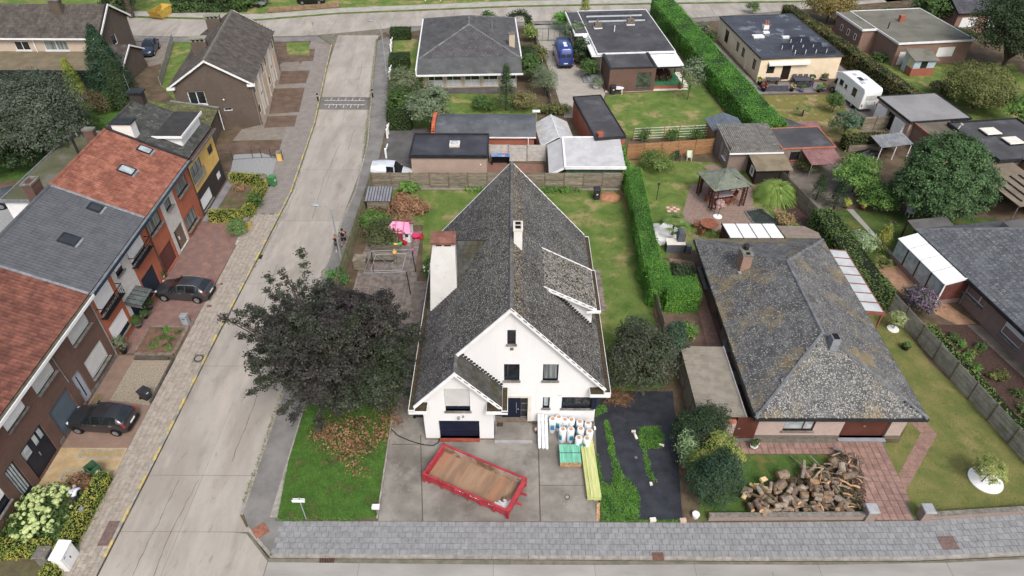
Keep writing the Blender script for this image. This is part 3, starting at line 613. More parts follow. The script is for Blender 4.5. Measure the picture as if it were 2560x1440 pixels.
sheet('lawn',[(-75,55),(-43.5,58),(-43,75),(-50,80),(-75,80)],.005,LAWN)
# ------------------------------------------------------------ the white house
ROOFM = M('main_roof_tile',(88,89,91),(70,70,72),.6,rnd=.26,rough=.8,spots=(((150,147,138),9,.56,.64,.6),((118,117,112),.4,.5,.72,.5),((82,70,46),2.4,.62,.72,.75),((168,150,104),6,.66,.74,.5),((128,132,136),.5,.58,.75,.5)),bump=.5,bsc=40)
ROOFU = M('roof_underlay',(52,50,48),(40,38,36),2)
RIDGE = M('ridge_tile',(112,112,112),(84,84,86),3,rnd=.15,spots=(((164,150,116),4,.58,.68,.6),))
MOSS = M('mossy_gutter',(84,72,50),(58,52,36),5,bump=.6)
BEIGE = M('beige_render',(226,220,208),(216,208,196),2)
PLINTH = M('stone_plinth',(126,116,104),(100,92,82),4,brick=(.35,.14,(92,86,76),(140,118,104),.012),bump=.4)
hs_ = T('white_house','tall white house with steep lichen-covered grey gabled roof and navy garage door','house',(0,33,0))
rz_ = lambda x: 10.25-1.134*abs(x+.05)
F1 = Fr((0,27.9,0),(1,0,0),(0,-1,0)); gz = lambda u: 6.62-1.134*abs(u+3.25)
ops = [(-.26,.23,7.24,8.35),(-.46,.47,4.14,5.56),(1.87,2.8,4.15,5.56),(1.95,2.38,1.6,2.6),(3.13,5.1,1.58,2.62),(-1.05,1.24,.2,2.78)]
wall(F1,hs_,-5.38,5.28,lambda u: rz_(u)-.2,ops,WBRICK,zb=.3,brk=(-.05,),dep=.3)
F2 = Fr((0,26.67,0),(1,0,0),(0,-1,0)); ops2 = [(-3.99,-2.49,2.76,4.75),(-4.49,-1.99,.1,1.81)]
wall(F2,hs_,-5.38,-1.1,lambda u: gz(u)-.2,ops2,WBRICK,zb=.1,brk=(-3.25,),dep=.3)
wall(Fr((-1.1,0,0),(0,1,0),(1,0,0)),hs_,26.67,27.9,4.1,[],WBRICK,zb=.1)
wall(Fr((-5.38,0,0),(0,1,0),(-1,0,0)),hs_,26.67,43.0,4.0,[(30,31.2,1,2.2),(38,40,.2,2.3)],WBRICK)
wall(Fr((5.28,0,0),(0,1,0),(1,0,0)),hs_,27.9,43.0,4.0,[(32.7,35.6,.2,2.4),(38,40,.9,2.3)],WBRICK)
wall(Fr((0,43.0,0),(1,0,0),(0,1,0)),hs_,-5.38,5.28,lambda u: rz_(u)-.2,[(-2,-.4,.2,2.3),(1,3,.9,2.3),(-.6,.6,4.2,5.6)],WBRICK,brk=(-.05,))
for f,a,b,c,d in ((Fr((-5.38,0,0),(0,1,0),(-1,0,0)),30,31.2,1,2.2),(Fr((-5.38,0,0),(0,1,0),(-1,0,0)),38,40,.2,2.3),(Fr((5.28,0,0),(0,1,0),(1,0,0)),32.7,35.6,.2,2.4),(Fr((5.28,0,0),(0,1,0),(1,0,0)),38,40,.9,2.3),(Fr((0,43,0),(1,0,0),(0,1,0)),-2,-.4,.2,2.3),(Fr((0,43,0),(1,0,0),(0,1,0)),1,3,.9,2.3),(Fr((0,43,0),(1,0,0),(0,1,0)),-.6,.6,4.2,5.6)):
    win(f,hs_,a,b,c,d,NAVY,GLASS,mull=((a+b)/2,))
mk('plinth',MB().box(-1.1,27.86,0,5.32,28.2,.3).box(-5.42,26.63,0,-4.49,26.9,.1).box(-1.99,26.63,0,-1.06,26.9,.1),PLINTH,hs_)
win(F1,hs_,*ops[0],NAVY,GLASS,sill=STONE,fw=.06); win(F1,hs_,*ops[1],NAVY,GLASS,sill=STONE); win(F1,hs_,*ops[2],NAVY,GLASSC,sill=STONE); win(F1,hs_,*ops[3],NAVY,GLASSL,sill=STONE,fw=.08)
wn = win(F1,hs_,*ops[4],NAVY,GLASS,sill=STONE); mk('corner_post',MB().box(5.0,27.8,1.58,5.3,28.1,2.62),NAVY,wn)
wg = win(F2,hs_,*ops2[0],NAVY,GLASS,sill=STONE,shut=.84,sm=SHUTG,mull=(-3.24,),dep=.2)
gd = T; d_ = mk('garage_door',MB().box(-4.45,26.85,.12,-2.02,26.9,1.81),NAVY,hs_)
for k in range(4): mk('panel',MB().box(-4.47,26.82,.13+k*.42,-2.01,26.85,.13+k*.42+.405),NAVY,d_)
mk('threshold',MB().box(-4.5,26.45,0,-1.98,26.85,.1),M('red_tile',(168,80,60),(140,68,52),4),hs_)
# front door in its recess
F3 = Fr((0,28.3,0),(1,0,0),(0,-1,0)); mb = MB(); mb.box(-1.1,28.3,.05,1.3,28.36,2.85); mk('porch_wall',mb,BEIGE,hs_)
mk('door_surround',MB().box(1.02,27.86,.2,1.24,28.3,2.78).box(-1.09,27.86,2.58,1.02,28.3,2.78),BEIGE,hs_)
dr = mk('door',MB().box(-.62,28.22,.22,.58,28.29,2.4),NAVY,hs_); mk('handle',MB().cyl((.3,28.17,.75),(.3,28.17,1.75),.022,n=6),ZINC,dr); mk('lock',MB().ball((.42,28.2,1.1),.035,6,4),PVC,dr)
for a,b in ((.6,1.0),(-1.05,-.64)):
    sl_ = mk('sidelight',MB().box(a,28.24,.22,b,28.29,2.4),GLASS,hs_)
    for z in (.3,.95,1.6,2.1): mk('glazing_bar',MB().box(a,28.22,z,b,28.24,z+.05),ZINC,sl_)
mk('porch_floor',MB().box(-1.06,26.5,0,1.3,28.3,.16),DRIVE,hs_); mk('porch_step',MB().box(-1.06,26.32,0,1.32,26.5,.14),M('step_stone',(164,164,166),(150,150,152),2),hs_)
mk('door_mat',MB().box(-.95,27.55,.16,-.55,27.85,.18),M('mat_brown',(80,66,54),(60,50,42),8),hs_)
mk('wall_lamp',MB().box(-3.3,26.5,2.1,-3.16,26.66,2.26).cyl((-2.95,26.66,2.28),(-2.95,26.56,2.28),.06),ZINC,hs_)
mk('vent',MB().box(-.1,27.86,6.75,.1,27.9,6.95),STONE,hs_); mk('vent',MB().box(2.9,27.86,2.75,3.12,27.895,2.86),BEIGE,hs_)
# roof slabs
def slope(parent,pts,th=.14,mat=ROOFU,name='roof'):
    n = (V(pts[1])-V(pts[0])).cross(V(pts[2])-V(pts[0])).normalized(); n = n if n.z > 0 else -n
    return mk(name,MB().prism(pts,-n*th),mat,parent)
XR,XL = 5.65,-5.75; zr_ = lambda x: rz_(x)
rr = slope(hs_,[(-.05,27.6,10.25),(XR,27.6,zr_(XR)),(XR,43.4,zr_(XR)),(-.05,43.4,10.25)])
rl = slope(hs_,[(-.05,27.6,10.25),(-3.25,27.6,6.62),(-3.25,26.2,6.62),(XL,26.2,zr_(XL)),(XL,43.4,zr_(XL)),(-.05,43.4,10.25)])
rg = slope(hs_,[(-3.25,26.2,6.62),(-.55,26.2,gz(-.55)),(-.55,27.9,gz(-.55)),(-3.25,27.9,6.62)])
sl8 = math.hypot(XR+.05,10.25-zr_(XR)); sr = V((XR+.05,0,zr_(XR)-10.25)).normalized(); sll = V((XL+.05,0,zr_(XL)-10.25)).normalized(); L8 = math.hypot(XL+.05,10.25-zr_(XL))
DH = [[(4.6,1.0),(8.5,1.0),(8.5,5.3),(4.6,5.3)]]
tiled('roof_tile',rr,(XR,27.6,zr_(XR)+.01),(0,1,0),-sr,[(0,0),(15.8,0),(15.8,sl8-.03),(0,sl8-.03)],.215,.27,.028,'flat',ROOFM,0,True,holes=[[(4.75,.7),(8.4,.7),(8.4,5.1),(4.75,5.1)]])
dd = math.hypot(-3.25-XL,6.62-zr_(XL))
tiled('roof_tile',rl,(XL,26.2,zr_(XL)+.01),(0,1,0),-sll,[(0,0),(17.2,0),(17.2,L8-.03),(1.4,L8-.03),(1.4,dd),(0,dd)],.215,.27,.028,'flat',ROOFM,0,True)
sgr = V((2.7,0,gz(-.55)-6.62)); tiled('roof_tile',rg,(-.55,26.2,gz(-.55)+.01),(0,1,0),-sgr,[(0,0),(1.7,0),(1.7,sgr.length-.02),(0,sgr.length-.02)],.215,.27,.028,'flat',M('garage_roof_tile',(84,84,81),(66,66,63),1.2,rnd=.2,spots=(((70,66,44),.9,.5,.65,.7),),bump=.5,bsc=40),0,True)
for k in range(38):
    y = 27.6+k*15.8/38; mk('ridge_tile',MB().prism([(-.2,y+.006,10.16),(-.12,y+.006,10.3),(.02,y+.006,10.3),(.1,y+.006,10.16)],(0,15.8/38+.02,.012)),RIDGE,rr)
for k in range(4):
    y = 26.2+k*.36; mk('ridge_tile',MB().prism([(-3.38,y,6.56),(-3.3,y,6.68),(-3.2,y,6.68),(-3.12,y,6.56)],(0,.37,.01)),RIDGE,rg)
LICW = M('lichen_pale',(196,192,178),(160,150,128),9,rnd=.2,rough=1); MOSC = M('moss_dark',(70,60,46),(50,46,36),6,rnd=.3,rough=1); LICO = M('lichen_ochre',(176,146,88),(150,126,80),6,rnd=.2,rough=1)
PR_ = [(0,0),(15.8,0),(15.8,sl8),(0,sl8)]; hole_ = lambda a,b: not (4.7 < a < 8.4 and .7 < b < 5.1)
flecks('lichen',rr,(XR,27.6,zr_(XR)),(0,1,0),-sr,PR_,5200,.035,LICW,lambda a,b: .9*hole_(a,b)); flecks('moss',rr,(XR,27.6,zr_(XR)),(0,1,0),-sr,PR_,900,.075,MOSC,lambda a,b: hole_(a,b)*(.3+.7*(a < 6))); flecks('lichen',rr,(XR,27.6,zr_(XR)),(0,1,0),-sr,PR_,700,.05,LICO,lambda a,b: max(0,(b-sl8+1.4))*hole_(a,b))
flecks('lichen',rl,(XL,26.2,zr_(XL)),(0,1,0),-sll,[(0,0),(17.2,0),(17.2,L8),(1.4,L8),(1.4,dd),(0,dd)],7500,.038,LICW,lambda a,b: .15+.85*(b/L8)**1.5); flecks('moss',rl,(XL,26.2,zr_(XL)),(0,1,0),-sll,[(1.4,0),(17.2,0),(17.2,L8),(1.4,L8)],350,.06,MOSC)
def barge(parent,p0,p1,dy,h=.3,th=.07,mat=WHITE):
    p0,p1 = V(p0),V(p1); return mk('bargeboard',MB().pp(p0,p1-p0,V((0,dy*th,0)),V((0,0,-h))),mat,parent)
up = V((0,0,.06))
barge(hs_,V((-.05,27.6,10.25))+up,V((5.75,27.6,zr_(5.75)))+up,-1); barge(hs_,V((-.05,27.6,10.25))+up,V((-3.3,27.6,zr_(-3.3)))+up,-1.02)
barge(hs_,V((-3.25,26.2,6.62))+up,V((XL-.05,26.2,zr_(XL-.05)))+up,-1); barge(hs_,V((-3.25,26.2,6.62))+up,V((-.55,26.2,gz(-.55)))+up,-1.02)
barge(hs_,V((-.05,43.4,10.25))+up,V((XR,43.4,zr_(XR)))+up,1,.2,.1); barge(hs_,V((-.05,43.4,10.25))+up,V((XL,43.4,zr_(XL)))+up,1.02,.2,.1)
def gutter(parent,x0,x1,y0,y1,z,mat=PVC):
    g = mk('gutter',MB().box(x0,y0,z-.16,x0+.03,y1,z).box(x1-.03,y0,z-.16,x1,y1,z).box(x0+.03,y0,z-.16,x1-.03,y1,z-.1).box(x0+.03,y0,z-.1,x1-.03,y0+.03,z).box(x0+.03,y1-.03,z-.1,x1-.03,y1,z),mat,parent)
    mk('leaf_litter',MB().box(x0+.04,y0+.04,z-.1,x1-.04,y1-.04,z-.04),MOSS,g); return g
gutter(hs_,5.62,6.0,27.3,43.4,3.72); gutter(hs_,-6.1,-5.72,25.95,43.4,3.66); gutter(hs_,-.58,-.22,25.95,27.86,3.62)
for x0,x1,y0,y1 in ((4.75,6.0,27.3,27.89),(-6.1,-5.0,25.95,26.66),(-1.5,-.22,25.95,26.66)):
    mk('eaves_box',MB().box(x0,y0,3.28,x1,y1,3.54),WHITE,hs_); mk('eaves_lead',MB().box(x0+.03,y0+.03,3.54,(x1 if x1 < 0 else 5.6)-.03 if x1 != -.22 else -.6,y1-.02,3.57),MOSS,hs_)
mb = MB()
for k in range(16): x = -3.1+k*.16; mb.box(x,27.86,gz(x)+.02,x+.165,27.895,gz(x)+.16)
mk('step_flashing',mb,METD,hs_)
mk('downpipe',MB().cyl((-.98,26.9,.2),(-.98,26.9,3.3),.045,n=8),ZINC,hs_); mk('downpipe',MB().cyl((-5.9,42.5,.1),(-5.9,42.5,3.5),.05,n=8),PVC,hs_)
# right-hand dormer
dm = slope(hs_,[(2.0,32.2,7.93),(5.35,32.2,6.1),(5.35,36.15,6.1),(2.0,36.15,7.93)],.12,name='dormer_roof')
dv = V((2.0-5.35,0,7.93-6.1)); tiled('roof_tile',dm,(5.35,32.2,6.11),(0,1,0),dv,[(0,0),(3.95,0),(3.95,dv.length),(0,dv.length)],.215,.27,.028,'flat',M('dormer_tile_lit',(122,121,118),(96,95,92),1.2,rnd=.22,spots=(((160,156,142),3,.54,.64,.6),((78,62,42),1.6,.58,.66,.85)),bump=.5,bsc=40),0,True)  # tile colour lightened to paint in the brighter shading of the flatter pitch
flecks('moss',dm,(5.35,32.2,6.1),(0,1,0),dv,[(0,0),(3.9,0),(3.9,dv.length),(0,dv.length)],420,.075,MOSC); flecks('lichen',dm,(5.35,32.2,6.1),(0,1,0),dv,[(0,0),(3.9,0),(3.9,dv.length),(0,dv.length)],1100,.038,LICW)
mk('dormer_cheek',MB().prism([(2.4,32.6,7.45),(5.2,32.6,5.98),(5.2,32.6,zr_(5.2)-.05)],(0,.1,0)).prism([(2.4,35.8,7.45),(5.2,35.8,5.98),(5.2,35.8,zr_(5.2)-.05)],(0,.1,0)),WHITE,hs_)
wall(Fr((5.2,0,0),(0,1,0),(1,0,0)),hs_,32.6,35.9,6.0,[(33,34.1,4.5,5.7),(34.4,35.5,4.5,5.7)],WHITE,zb=4.2,name='dormer_wall')
for a in (33,34.4): win(Fr((5.2,0,0),(0,1,0),(1,0,0)),hs_,a,a+1.1,4.5,5.7,NAVY,GLASS)
barge(hs_,(1.95,32.2,8.02),(5.4,32.2,6.14),-1,.26); barge(hs_,(1.95,36.15,8.02),(5.4,36.15,6.14),1,.2)
gutter(hs_,5.37,5.66,32.1,36.25,6.06); mk('gutter_return',MB().box(4.75,32.05,5.86,5.66,32.12,6.0),PVC,hs_)
mb = MB()
for k in range(15): x = 2.95+k*.15; mb.box(x,32.57,rz_(x)-.06,x+.155,32.6,rz_(x)+.1)
mk('step_flashing',mb,METD,hs_)
# left cross gable and the big chimney
cg = slope(hs_,[(-1.7,36.5,8.36),(-4.7,36.5,8.36),(-4.7,34.3,6.22),(-3.6,34.3,6.22)],.1,name='gablet_roof'); slope(hs_,[(-1.7,36.5,8.36),(-4.7,36.5,8.36),(-4.7,39.1,5.83),(-3.93,39.1,5.83)],.1,name='gablet_roof')
gv = V((0,2.2,2.14)); tiled('roof_tile',cg,(-4.7,34.3,6.23),(1,0,0),gv,[(0,0),(1.1,0),(3.0,gv.length-.02),(0,gv.length-.02)],.215,.27,.028,'flat',MATS['garage_roof_tile'],0,True)
mk('gablet_wall',MB().prism([(-4.6,34.4,5.0),(-4.6,38.9,5.0),(-4.6,38.9,5.9),(-4.6,36.5,8.2),(-4.6,34.4,6.2)],(.1,0,0)),WHITE,hs_)
CHIM = M('white_chimney',(240,241,241),(226,226,223),1.2,brick=(.22,.075,(206,204,198),(232,230,224),.007),spots=(((160,156,150),2.2,.6,.76,.5),))
ch = mk('chimney',MB().prism([(-5.55,34.1,3.6),(-3.62,34.1,5.9),(-3.58,34.1,9.6),(-4.98,34.1,9.6),(-5.2,34.1,8.3)],(0,.85,0)),CHIM,hs_)
mk('chimney_vent',MB().box(-4.9,34.15,9.6,-3.65,34.9,9.8),BLACK,ch); mk('chimney_pier',MB().box(-4.98,34.1,9.6,-4.75,34.95,9.82).box(-3.82,34.1,9.6,-3.58,34.95,9.82).box(-4.4,34.1,9.6,-4.25,34.95,9.82),CHIM,ch)
mk('chimney_cover',MB().prism([(-5.06,33.95,9.82),(-5.06,33.95,10.0),(-5.06,34.2,10.25),(-5.06,34.85,10.25),(-5.06,35.1,10.0),(-5.06,35.1,9.82)],(1.56,0,0)),M('rust_brown_sheet',(140,92,78),(116,78,68),2,spots=(((196,184,176),3,.62,.7,.6),)),ch)
mb = MB()
for k in range(13): x = -5.5+k*.145; mb.box(x,34.07,rz_(x)-.02,x+.15,34.1,rz_(x)+.13)
mk('step_flashing',mb,METD,ch)
c2 = mk('chimney',MB().box(.1,33.8,9.0,.62,34.65,11.1),CHIM,hs_)
for y in (33.86,34.28): mk('flue_liner',MB().box(.2,y,11.1,.52,y+.32,11.16),BLACK,c2)
mk('chimney_cap',MB().box(.06,33.76,11.0,.66,33.86,11.15).box(.06,34.6,11.0,.66,34.7,11.15).box(.06,33.86,11.0,.16,34.6,11.15).box(.56,33.86,11.0,.66,34.6,11.15).box(.16,34.19,11.1,.56,34.27,11.16),BEIGE,c2)

# ------------------------------------------------------------ the terraced row on the left
BR1 = M('dark_red_brick',(116,78,66),(92,62,54),.8,rough=.9,brick=(.21,.065,(120,104,94),(82,54,48),.01))
BR2 = M('orange_brick',(184,100,70),(168,88,60),.8,rough=.9,brick=(.21,.065,(176,112,84),(166,82,56),.008))
BRW = M('white_rough_brick',(214,211,206),(196,193,188),3,brick=(.22,.07,(168,164,158),(226,224,220),.01),bump=.4)
YEL = M('yellow_render',(228,188,96),(216,174,84),1,bump=.2,rough=.9); BRD = M('dark_clinker',(66,58,54),(54,48,46),1,brick=(.21,.065,(74,68,64),(52,46,44),.008))
PAN1 = M('red_roof_tile',(158,100,80),(132,80,64),1.2,rnd=.2,rough=.85,spots=(((96,58,46),1.5,.55,.72,.6),((184,132,108),4,.62,.74,.5)))
PAN1B = M('brown_red_roof_tile',(132,82,68),(104,64,54),1.2,rnd=.22,rough=.85,spots=(((78,50,42),1.5,.5,.72,.6),((172,110,86),5,.62,.74,.5)))
PAN2 = M('slate_grey_tile',(94,97,102),(86,89,94),1.2,rnd=.07,rough=.8)
PAN3 = M('dark_mossy_tile',(78,80,78),(62,64,62),1.5,rnd=.2,rough=.85,spots=(((150,146,132),3.5,.58,.68,.5),))
XF,XE,XB,ZE,ZR = -28.1,-27.85,-33.8,5.75,8.6
RF = Fr((XF,0,0),(0,1,0),(1,0,0))
SV = V((XB-XE,0,ZR-ZE)); SL = SV.length; sl_ang = SV.normalized()
def rowbody(label,y0,y1,segs,tmat,limit=300,dz=0.):
    t = T('row_house',label,'house',(-33.8,(y0+y1)/2,0))
    for (a,b,z0,z1,mat,ops) in segs: wall(RF,t,a,b,z1,ops,mat,zb=z0)
    mk('wall',MB().box(-36.55,y0+.02,0,XF-.3,y1-.02,ZE-1.1+dz).prism([(XF-.3,y0+.02,ZE-.3+dz),(XB,y0+.02,ZR-.25+dz),(-36.5,y0+.02,ZE-1.3+dz)],(0,y1-y0-.04,0)),BR1,t)
    mk('wall',MB().prism([(XF-.3,y0+.03,0),(XF-.3,y0+.03,ZE-.3+dz),(XB,y0+.03,ZR-.3+dz),(XB,y0+.03,0)],(0,y1-y0-.06,0)),BR1,t)
    rt = slope(t,[(XE,y0+.01,ZE+dz),(XE,y1-.01,ZE+dz),(XB,y1-.01,ZR+dz),(XB,y0+.01,ZR+dz)],.12)
    rb = slope(t,[(-36.7,y0+.01,ZE-1+dz),(-36.7,y1-.01,ZE-1+dz),(XB,y1-.01,ZR+dz),(XB,y0+.01,ZR+dz)],.12)
    tiled('roof_tile',rt,(XE,y0+.02,ZE+dz+.01),(0,1,0),SV,[(0,0),(y1-y0-.05,0),(y1-y0-.05,SL-.03),(0,SL-.03)],.27,.33,.019,'pan',tmat,limit)
    tiled('roof_tile',rb,(-36.7,y0+.02,ZE-1+dz+.01),(0,1,0),V((2.9,0,ZR-ZE+1)),[(0,0),(y1-y0-.05,0),(y1-y0-.05,4.8),(0,4.8)],.58,.69,.03,'pan',tmat,0)
    n = int((y1-y0)/.4)
    for k in range(n): s = (y1-y0)/n; y = y0+k*s; mk('ridge_tile',MB().prism([(XB-.16,y+.005,ZR+dz-.06),(XB-.09,y+.005,ZR+dz+.09),(XB+.09,y+.005,ZR+dz+.09),(XB+.16,y+.005,ZR+dz-.06)],(0,s-.01,.012)),tmat,rt)
    return t,rt
def skylight(parent,y,s,gm,w_=.78,l=1.2):
    o = V((XE,y,ZE))+sl_ang*s; n = V((0,1,0)).cross(sl_ang); n = n if n.z > 0 else -n; U,W = V((0,1,0)),sl_ang
    k = mk('skylight',MB().pp(o,U*.08,W*l,n*.13).pp(o+U*(w_-.08),U*.08,W*l,n*.13).pp(o+U*.08,U*(w_-.16),W*.1,n*.13).pp(o+U*.08+W*(l-.1),U*(w_-.16),W*.1,n*.13),METD,parent)
    mk('pane',MB().pp(o+U*.08+W*.1,U*(w_-.16),W*(l-.2),n*.1),gm,k); mk('flashing',MB().pp(o-W*.16-U*.04,U*(w_+.08),W*.16,n*.075),LEAD,k)
def rgutter(t,y0,y1,mat,inner=ZINC,z=ZE):
    mk('gutter',MB().box(XE-.1,y0+.01,z-.22,XE+.3,y1-.01,z-.2).box(XE+.27,y0+.01,z-.2,XE+.33,y1-.01,z+.02),mat,t); mk('gutter_lining',MB().box(XE-.08,y0+.02,z-.19,XE+.26,y1-.02,z-.06),inner,t)
o1 = [(23.75,25.6,4.25,5.55),(23.54,25.72,.05,2.65),(22.1,23.0,.05,2.8),(20.3,21.45,1.25,2.7)]
h1,r1 = rowbody('dark brick terraced house with brown-red tile roof and navy double doors',18.0,26.1,[(18.0,26.1,.0,5.55,BR1,o1)],PAN1B)
rgutter(h1,18,26.1,PVC,M('gutter_dirt',(104,100,84),(80,78,62),3))
win(RF,h1,*o1[0],PVC,GLASS,sill=STONE,shut=.92,sm=SHUT); win(RF,h1,*o1[3],NAVY,GLASS,sill=STONE,shut=.6,sm=SHUT)
DNAVY = M('dark_blue_paint',(38,44,58),(30,36,48),1.5,rough=.5)
d1 = mk('double_door',RF.bx(MB(),23.56,25.7,.05,2.63,-.16,-.1),DNAVY,h1)
for a,b in ((23.66,24.3),(24.75,25.05),(25.25,25.55)): mk('pane',RF.bx(MB(),a,b,1.75,2.45,-.1,-.085),GLASSL,d1)
mk('panel',RF.bx(MB(),23.66,24.55,.2,1.6,-.1,-.08),DNAVY,d1); mk('panel',RF.bx(MB(),24.75,25.6,.2,1.6,-.1,-.08),DNAVY,d1); mk('handle',RF.bx(MB(),24.6,24.66,1.0,1.3,-.1,-.04),ZINC,d1)
d2 = mk('door',RF.bx(MB(),22.12,22.98,.05,2.78,-.16,-.1),DNAVY,h1)
for k in range(4): mk('pane',RF.bx(MB(),22.2+k*.19,22.31+k*.19,.45,2.65,-.1,-.085),GLASSL,d2)
mk('door_step',RF.bx(MB(),22.0,23.1,0,.06,-.1,.35),STONE,h1)
o1b = [(26.65,28.65,4.05,5.45),(30.82,33.05,3.95,5.3),(26.58,28.7,.05,2.5),(29.38,30.28,.05,2.5),(30.88,33.15,.75,2.35)]
h1b,r1b = rowbody('dark brick terraced house with brown-red tile roof and blue-grey garage door',26.1,33.9,[(26.1,33.9,0,5.55,BR1,o1b)],PAN1B)
rgutter(h1b,26.1,33.9,PVC,MATS['gutter_dirt'])
for q in (0,1,4): win(RF,h1b,*o1b[q],PVC,GLASS,sill=STONE,shut=.9,sm=SHUTG,sd=.2)
GBLUE = M('blue_grey_paint',(92,106,118),(84,98,110),1,rough=.5,wave=('Z',5,.15))
mk('garage_door',RF.bx(MB(),26.6,28.68,.06,2.48,-.16,-.1),GBLUE,h1b)
d3 = mk('door',RF.bx(MB(),29.4,30.26,.06,2.48,-.16,-.1),M('light_blue_door',(168,178,192),(156,166,180),1,rough=.5),h1b); mk('pane',RF.bx(MB(),29.78,29.88,.4,2.2,-.1,-.085),GLASS,d3); mk('handle',RF.bx(MB(),29.5,29.54,1,1.4,-.1,-.05),ZINC,d3)
mk('downpipe',MB().cyl((XF+.06,33.82,.1),(XF+.06,33.82,5.5),.05,n=8),ZINC,h1b); mk('downpipe',MB().cyl((XF+.06,29.0,2.6),(XF+.06,28.85,5.5),.03,n=6),ZINC,h1b)
mk('plinth',RF.bx(MB(),26.1,26.58,0,.3,0,.03).pp(RF.p(28.7,0),(0,.68,0),(.03,0,0),(0,0,.3)).pp(RF.p(30.28,0),(0,3.6,0),(.03,0,0),(0,0,.3)),STONE,h1b)
# house with grey tiles, orange brick and iron balconies
o2 = [(34.3,36.5,3.4,5.15),(39.5,41.85,3.7,4.95),(37.45,38.45,4.25,5.12),(34.3,36.55,.65,2.2),(37.35,38.85,.05,2.1),(39.65,41.85,.05,2.15)]
h2,r2 = rowbody('terraced house with slate-grey tile roof, orange brick and black iron balconies',33.9,42.7,[(33.9,36.9,0,5.55,BR2,[o2[0],o2[3]]),(36.9,39.45,0,5.55,BRW,[o2[2],o2[4]]),(39.45,42.7,0,5.55,BR2,[o2[1],o2[5]])],PAN2)
rgutter(h2,33.9,42.7,M('blue_gutter',(44,62,84),(38,54,74),2),ZINC)
for q,s in ((0,.86),(1,.86),(2,.55),(3,.8)): win(RF,h2,*o2[q],M('blue_frame',(34,46,74),(28,38,62),1,rough=.5),GLASS,sill=STONE,shut=s,sm=SHUT)
mk('garage_door',RF.bx(MB(),39.67,41.83,.06,2.13,-.16,-.1),M('dark_slate_blue',(40,52,68),(34,46,60),1,rough=.5,wave=('Y',4,.12)),h2)
d4 = mk('door',RF.bx(MB(),37.37,38.83,.06,2.08,-.17,-.1),MATS['blue_frame'],h2); mk('pane',RF.bx(MB(),38.4,38.7,.5,1.9,-.1,-.085),GLASS,d4); mk('knob',MB().ball(RF.p(38.1,1.0,-.05),.06,6,4),ZINC,d4)
for a,b,z in ((34.1,36.9,3.3),(39.3,42.1,3.62)):
    bal = mk('balcony_rail',RF.bx(MB(),a,b,z+.85,z+.9,.42,.46).pp(RF.p(a,z,.42),(0,b-a,0),(.04,0,0),(0,0,.05)).pp(RF.p(a,z+.85,0),(.42,0,0),(0,.04,0),(0,0,.05)).pp(RF.p(b-.04,z+.85,0),(.42,0,0),(0,.04,0),(0,0,.05)).pp(RF.p(a,z-.03,0),(.46,0,0),(0,b-a,0),(0,0,.03)),BLACK,h2)
    for k in range(15):
        u = a+.05+k*(b-a-.1)/14; mb = MB().cyl(RF.p(u,z,.44),RF.p(u,z+.86,.44),.018,n=4)
        mb.ball(RF.p(u,z+.3+.25*(k % 2),.45),.06,5,4); mk('baluster',mb,BLACK,bal)
can = mk('glass_canopy',MB().pp(RF.p(36.9,2.35,0),(1.15,0,-.35),(0,1.95,0),(0,0,.02)).pp(RF.p(36.9,2.35,0),(1.15,0,-.35),(0,.05,-.3),(0,.02,0)).pp(RF.p(38.85,2.35,0),(1.15,0,-.35),(0,-.05,-.3),(0,-.02,0)),M('canopy_glass',(150,160,158),(120,132,130),3,rough=.1,spec=.6,trans=.55),h2)
mb = MB()
for k in range(5): y = 36.92+k*.475; mb.tube([RF.p(y,2.37,.02),RF.p(y,2.02,1.15)],.02,5)
mb.tube([RF.p(36.9,2.0,1.16),RF.p(38.87,2.0,1.16)],.025,5); mk('canopy_frame',mb,BLACK,can)
skylight(r2,37.55,2.55,M('skylight_dark',(58,64,70),(48,54,60),1,rough=.08,spec=.6),1.0,1.15); skylight(r2,41.6,2.7,MATS['skylight_dark'],.8,.95)
mk('party_flashing',MB().pp(V((XE,33.82,ZE+.03)),SV,(0,.16,0),(0,0,.07)),LEAD,r2); mk('party_flashing',MB().pp(V((XE,42.62,ZE+.03)),SV,(0,.18,0),(0,0,.07)),LEAD,r2)
cb = mk('chimney',MB().box(-35.3,42.0,7.2,-34.6,43.1,9.0),BR1,h2); mk('chimney_cap',MB().box(-35.36,41.94,9.0,-34.54,42.1,9.14).box(-35.36,43.0,9.0,-34.54,43.16,9.14).box(-35.36,42.1,9.0,-35.2,43.0,9.14).box(-34.7,42.1,9.0,-34.54,43.0,9.14),STONE,cb)
# house with red tiles and white brick strip
o3 = [(42.98,45.15,3.85,4.95),(46.2,47.35,4.0,4.82),(48.5,50.85,3.8,4.82),(42.95,45.3,.05,2.0),(46.05,47.75,.05,2.05),(48.2,50.5,.55,1.9)]
h3,r3 = rowbody('terraced house with bright red tile roof and a white brick strip by its brown door',42.7,51.6,[(42.7,45.55,0,5.55,BR2,[o3[0],o3[3]]),(45.55,48.0,0,5.55,BRW,[o3[1],o3[4]]),(48.0,51.6,0,5.55,BR2,[o3[2],o3[5]])],PAN1)
rgutter(h3,42.7,51.6,M('teal_gutter',(60,78,88),(52,70,80),2),ZINC)
BRF = M('brown_frame',(84,74,66),(70,62,56),2,rough=.5)
for q in (0,1,2,5): win(RF,h3,*o3[q],BRF,GLASSC,sill=STONE,mull=((o3[q][0]+o3[q][1])/2,) if q != 1 else (),sd=.22)
mk('garage_door',RF.bx(MB(),42.97,45.28,.06,1.98,-.16,-.1),M('maroon_door',(106,62,58),(94,54,50),1,rough=.5,wave=('Y',5,.1)),h3)
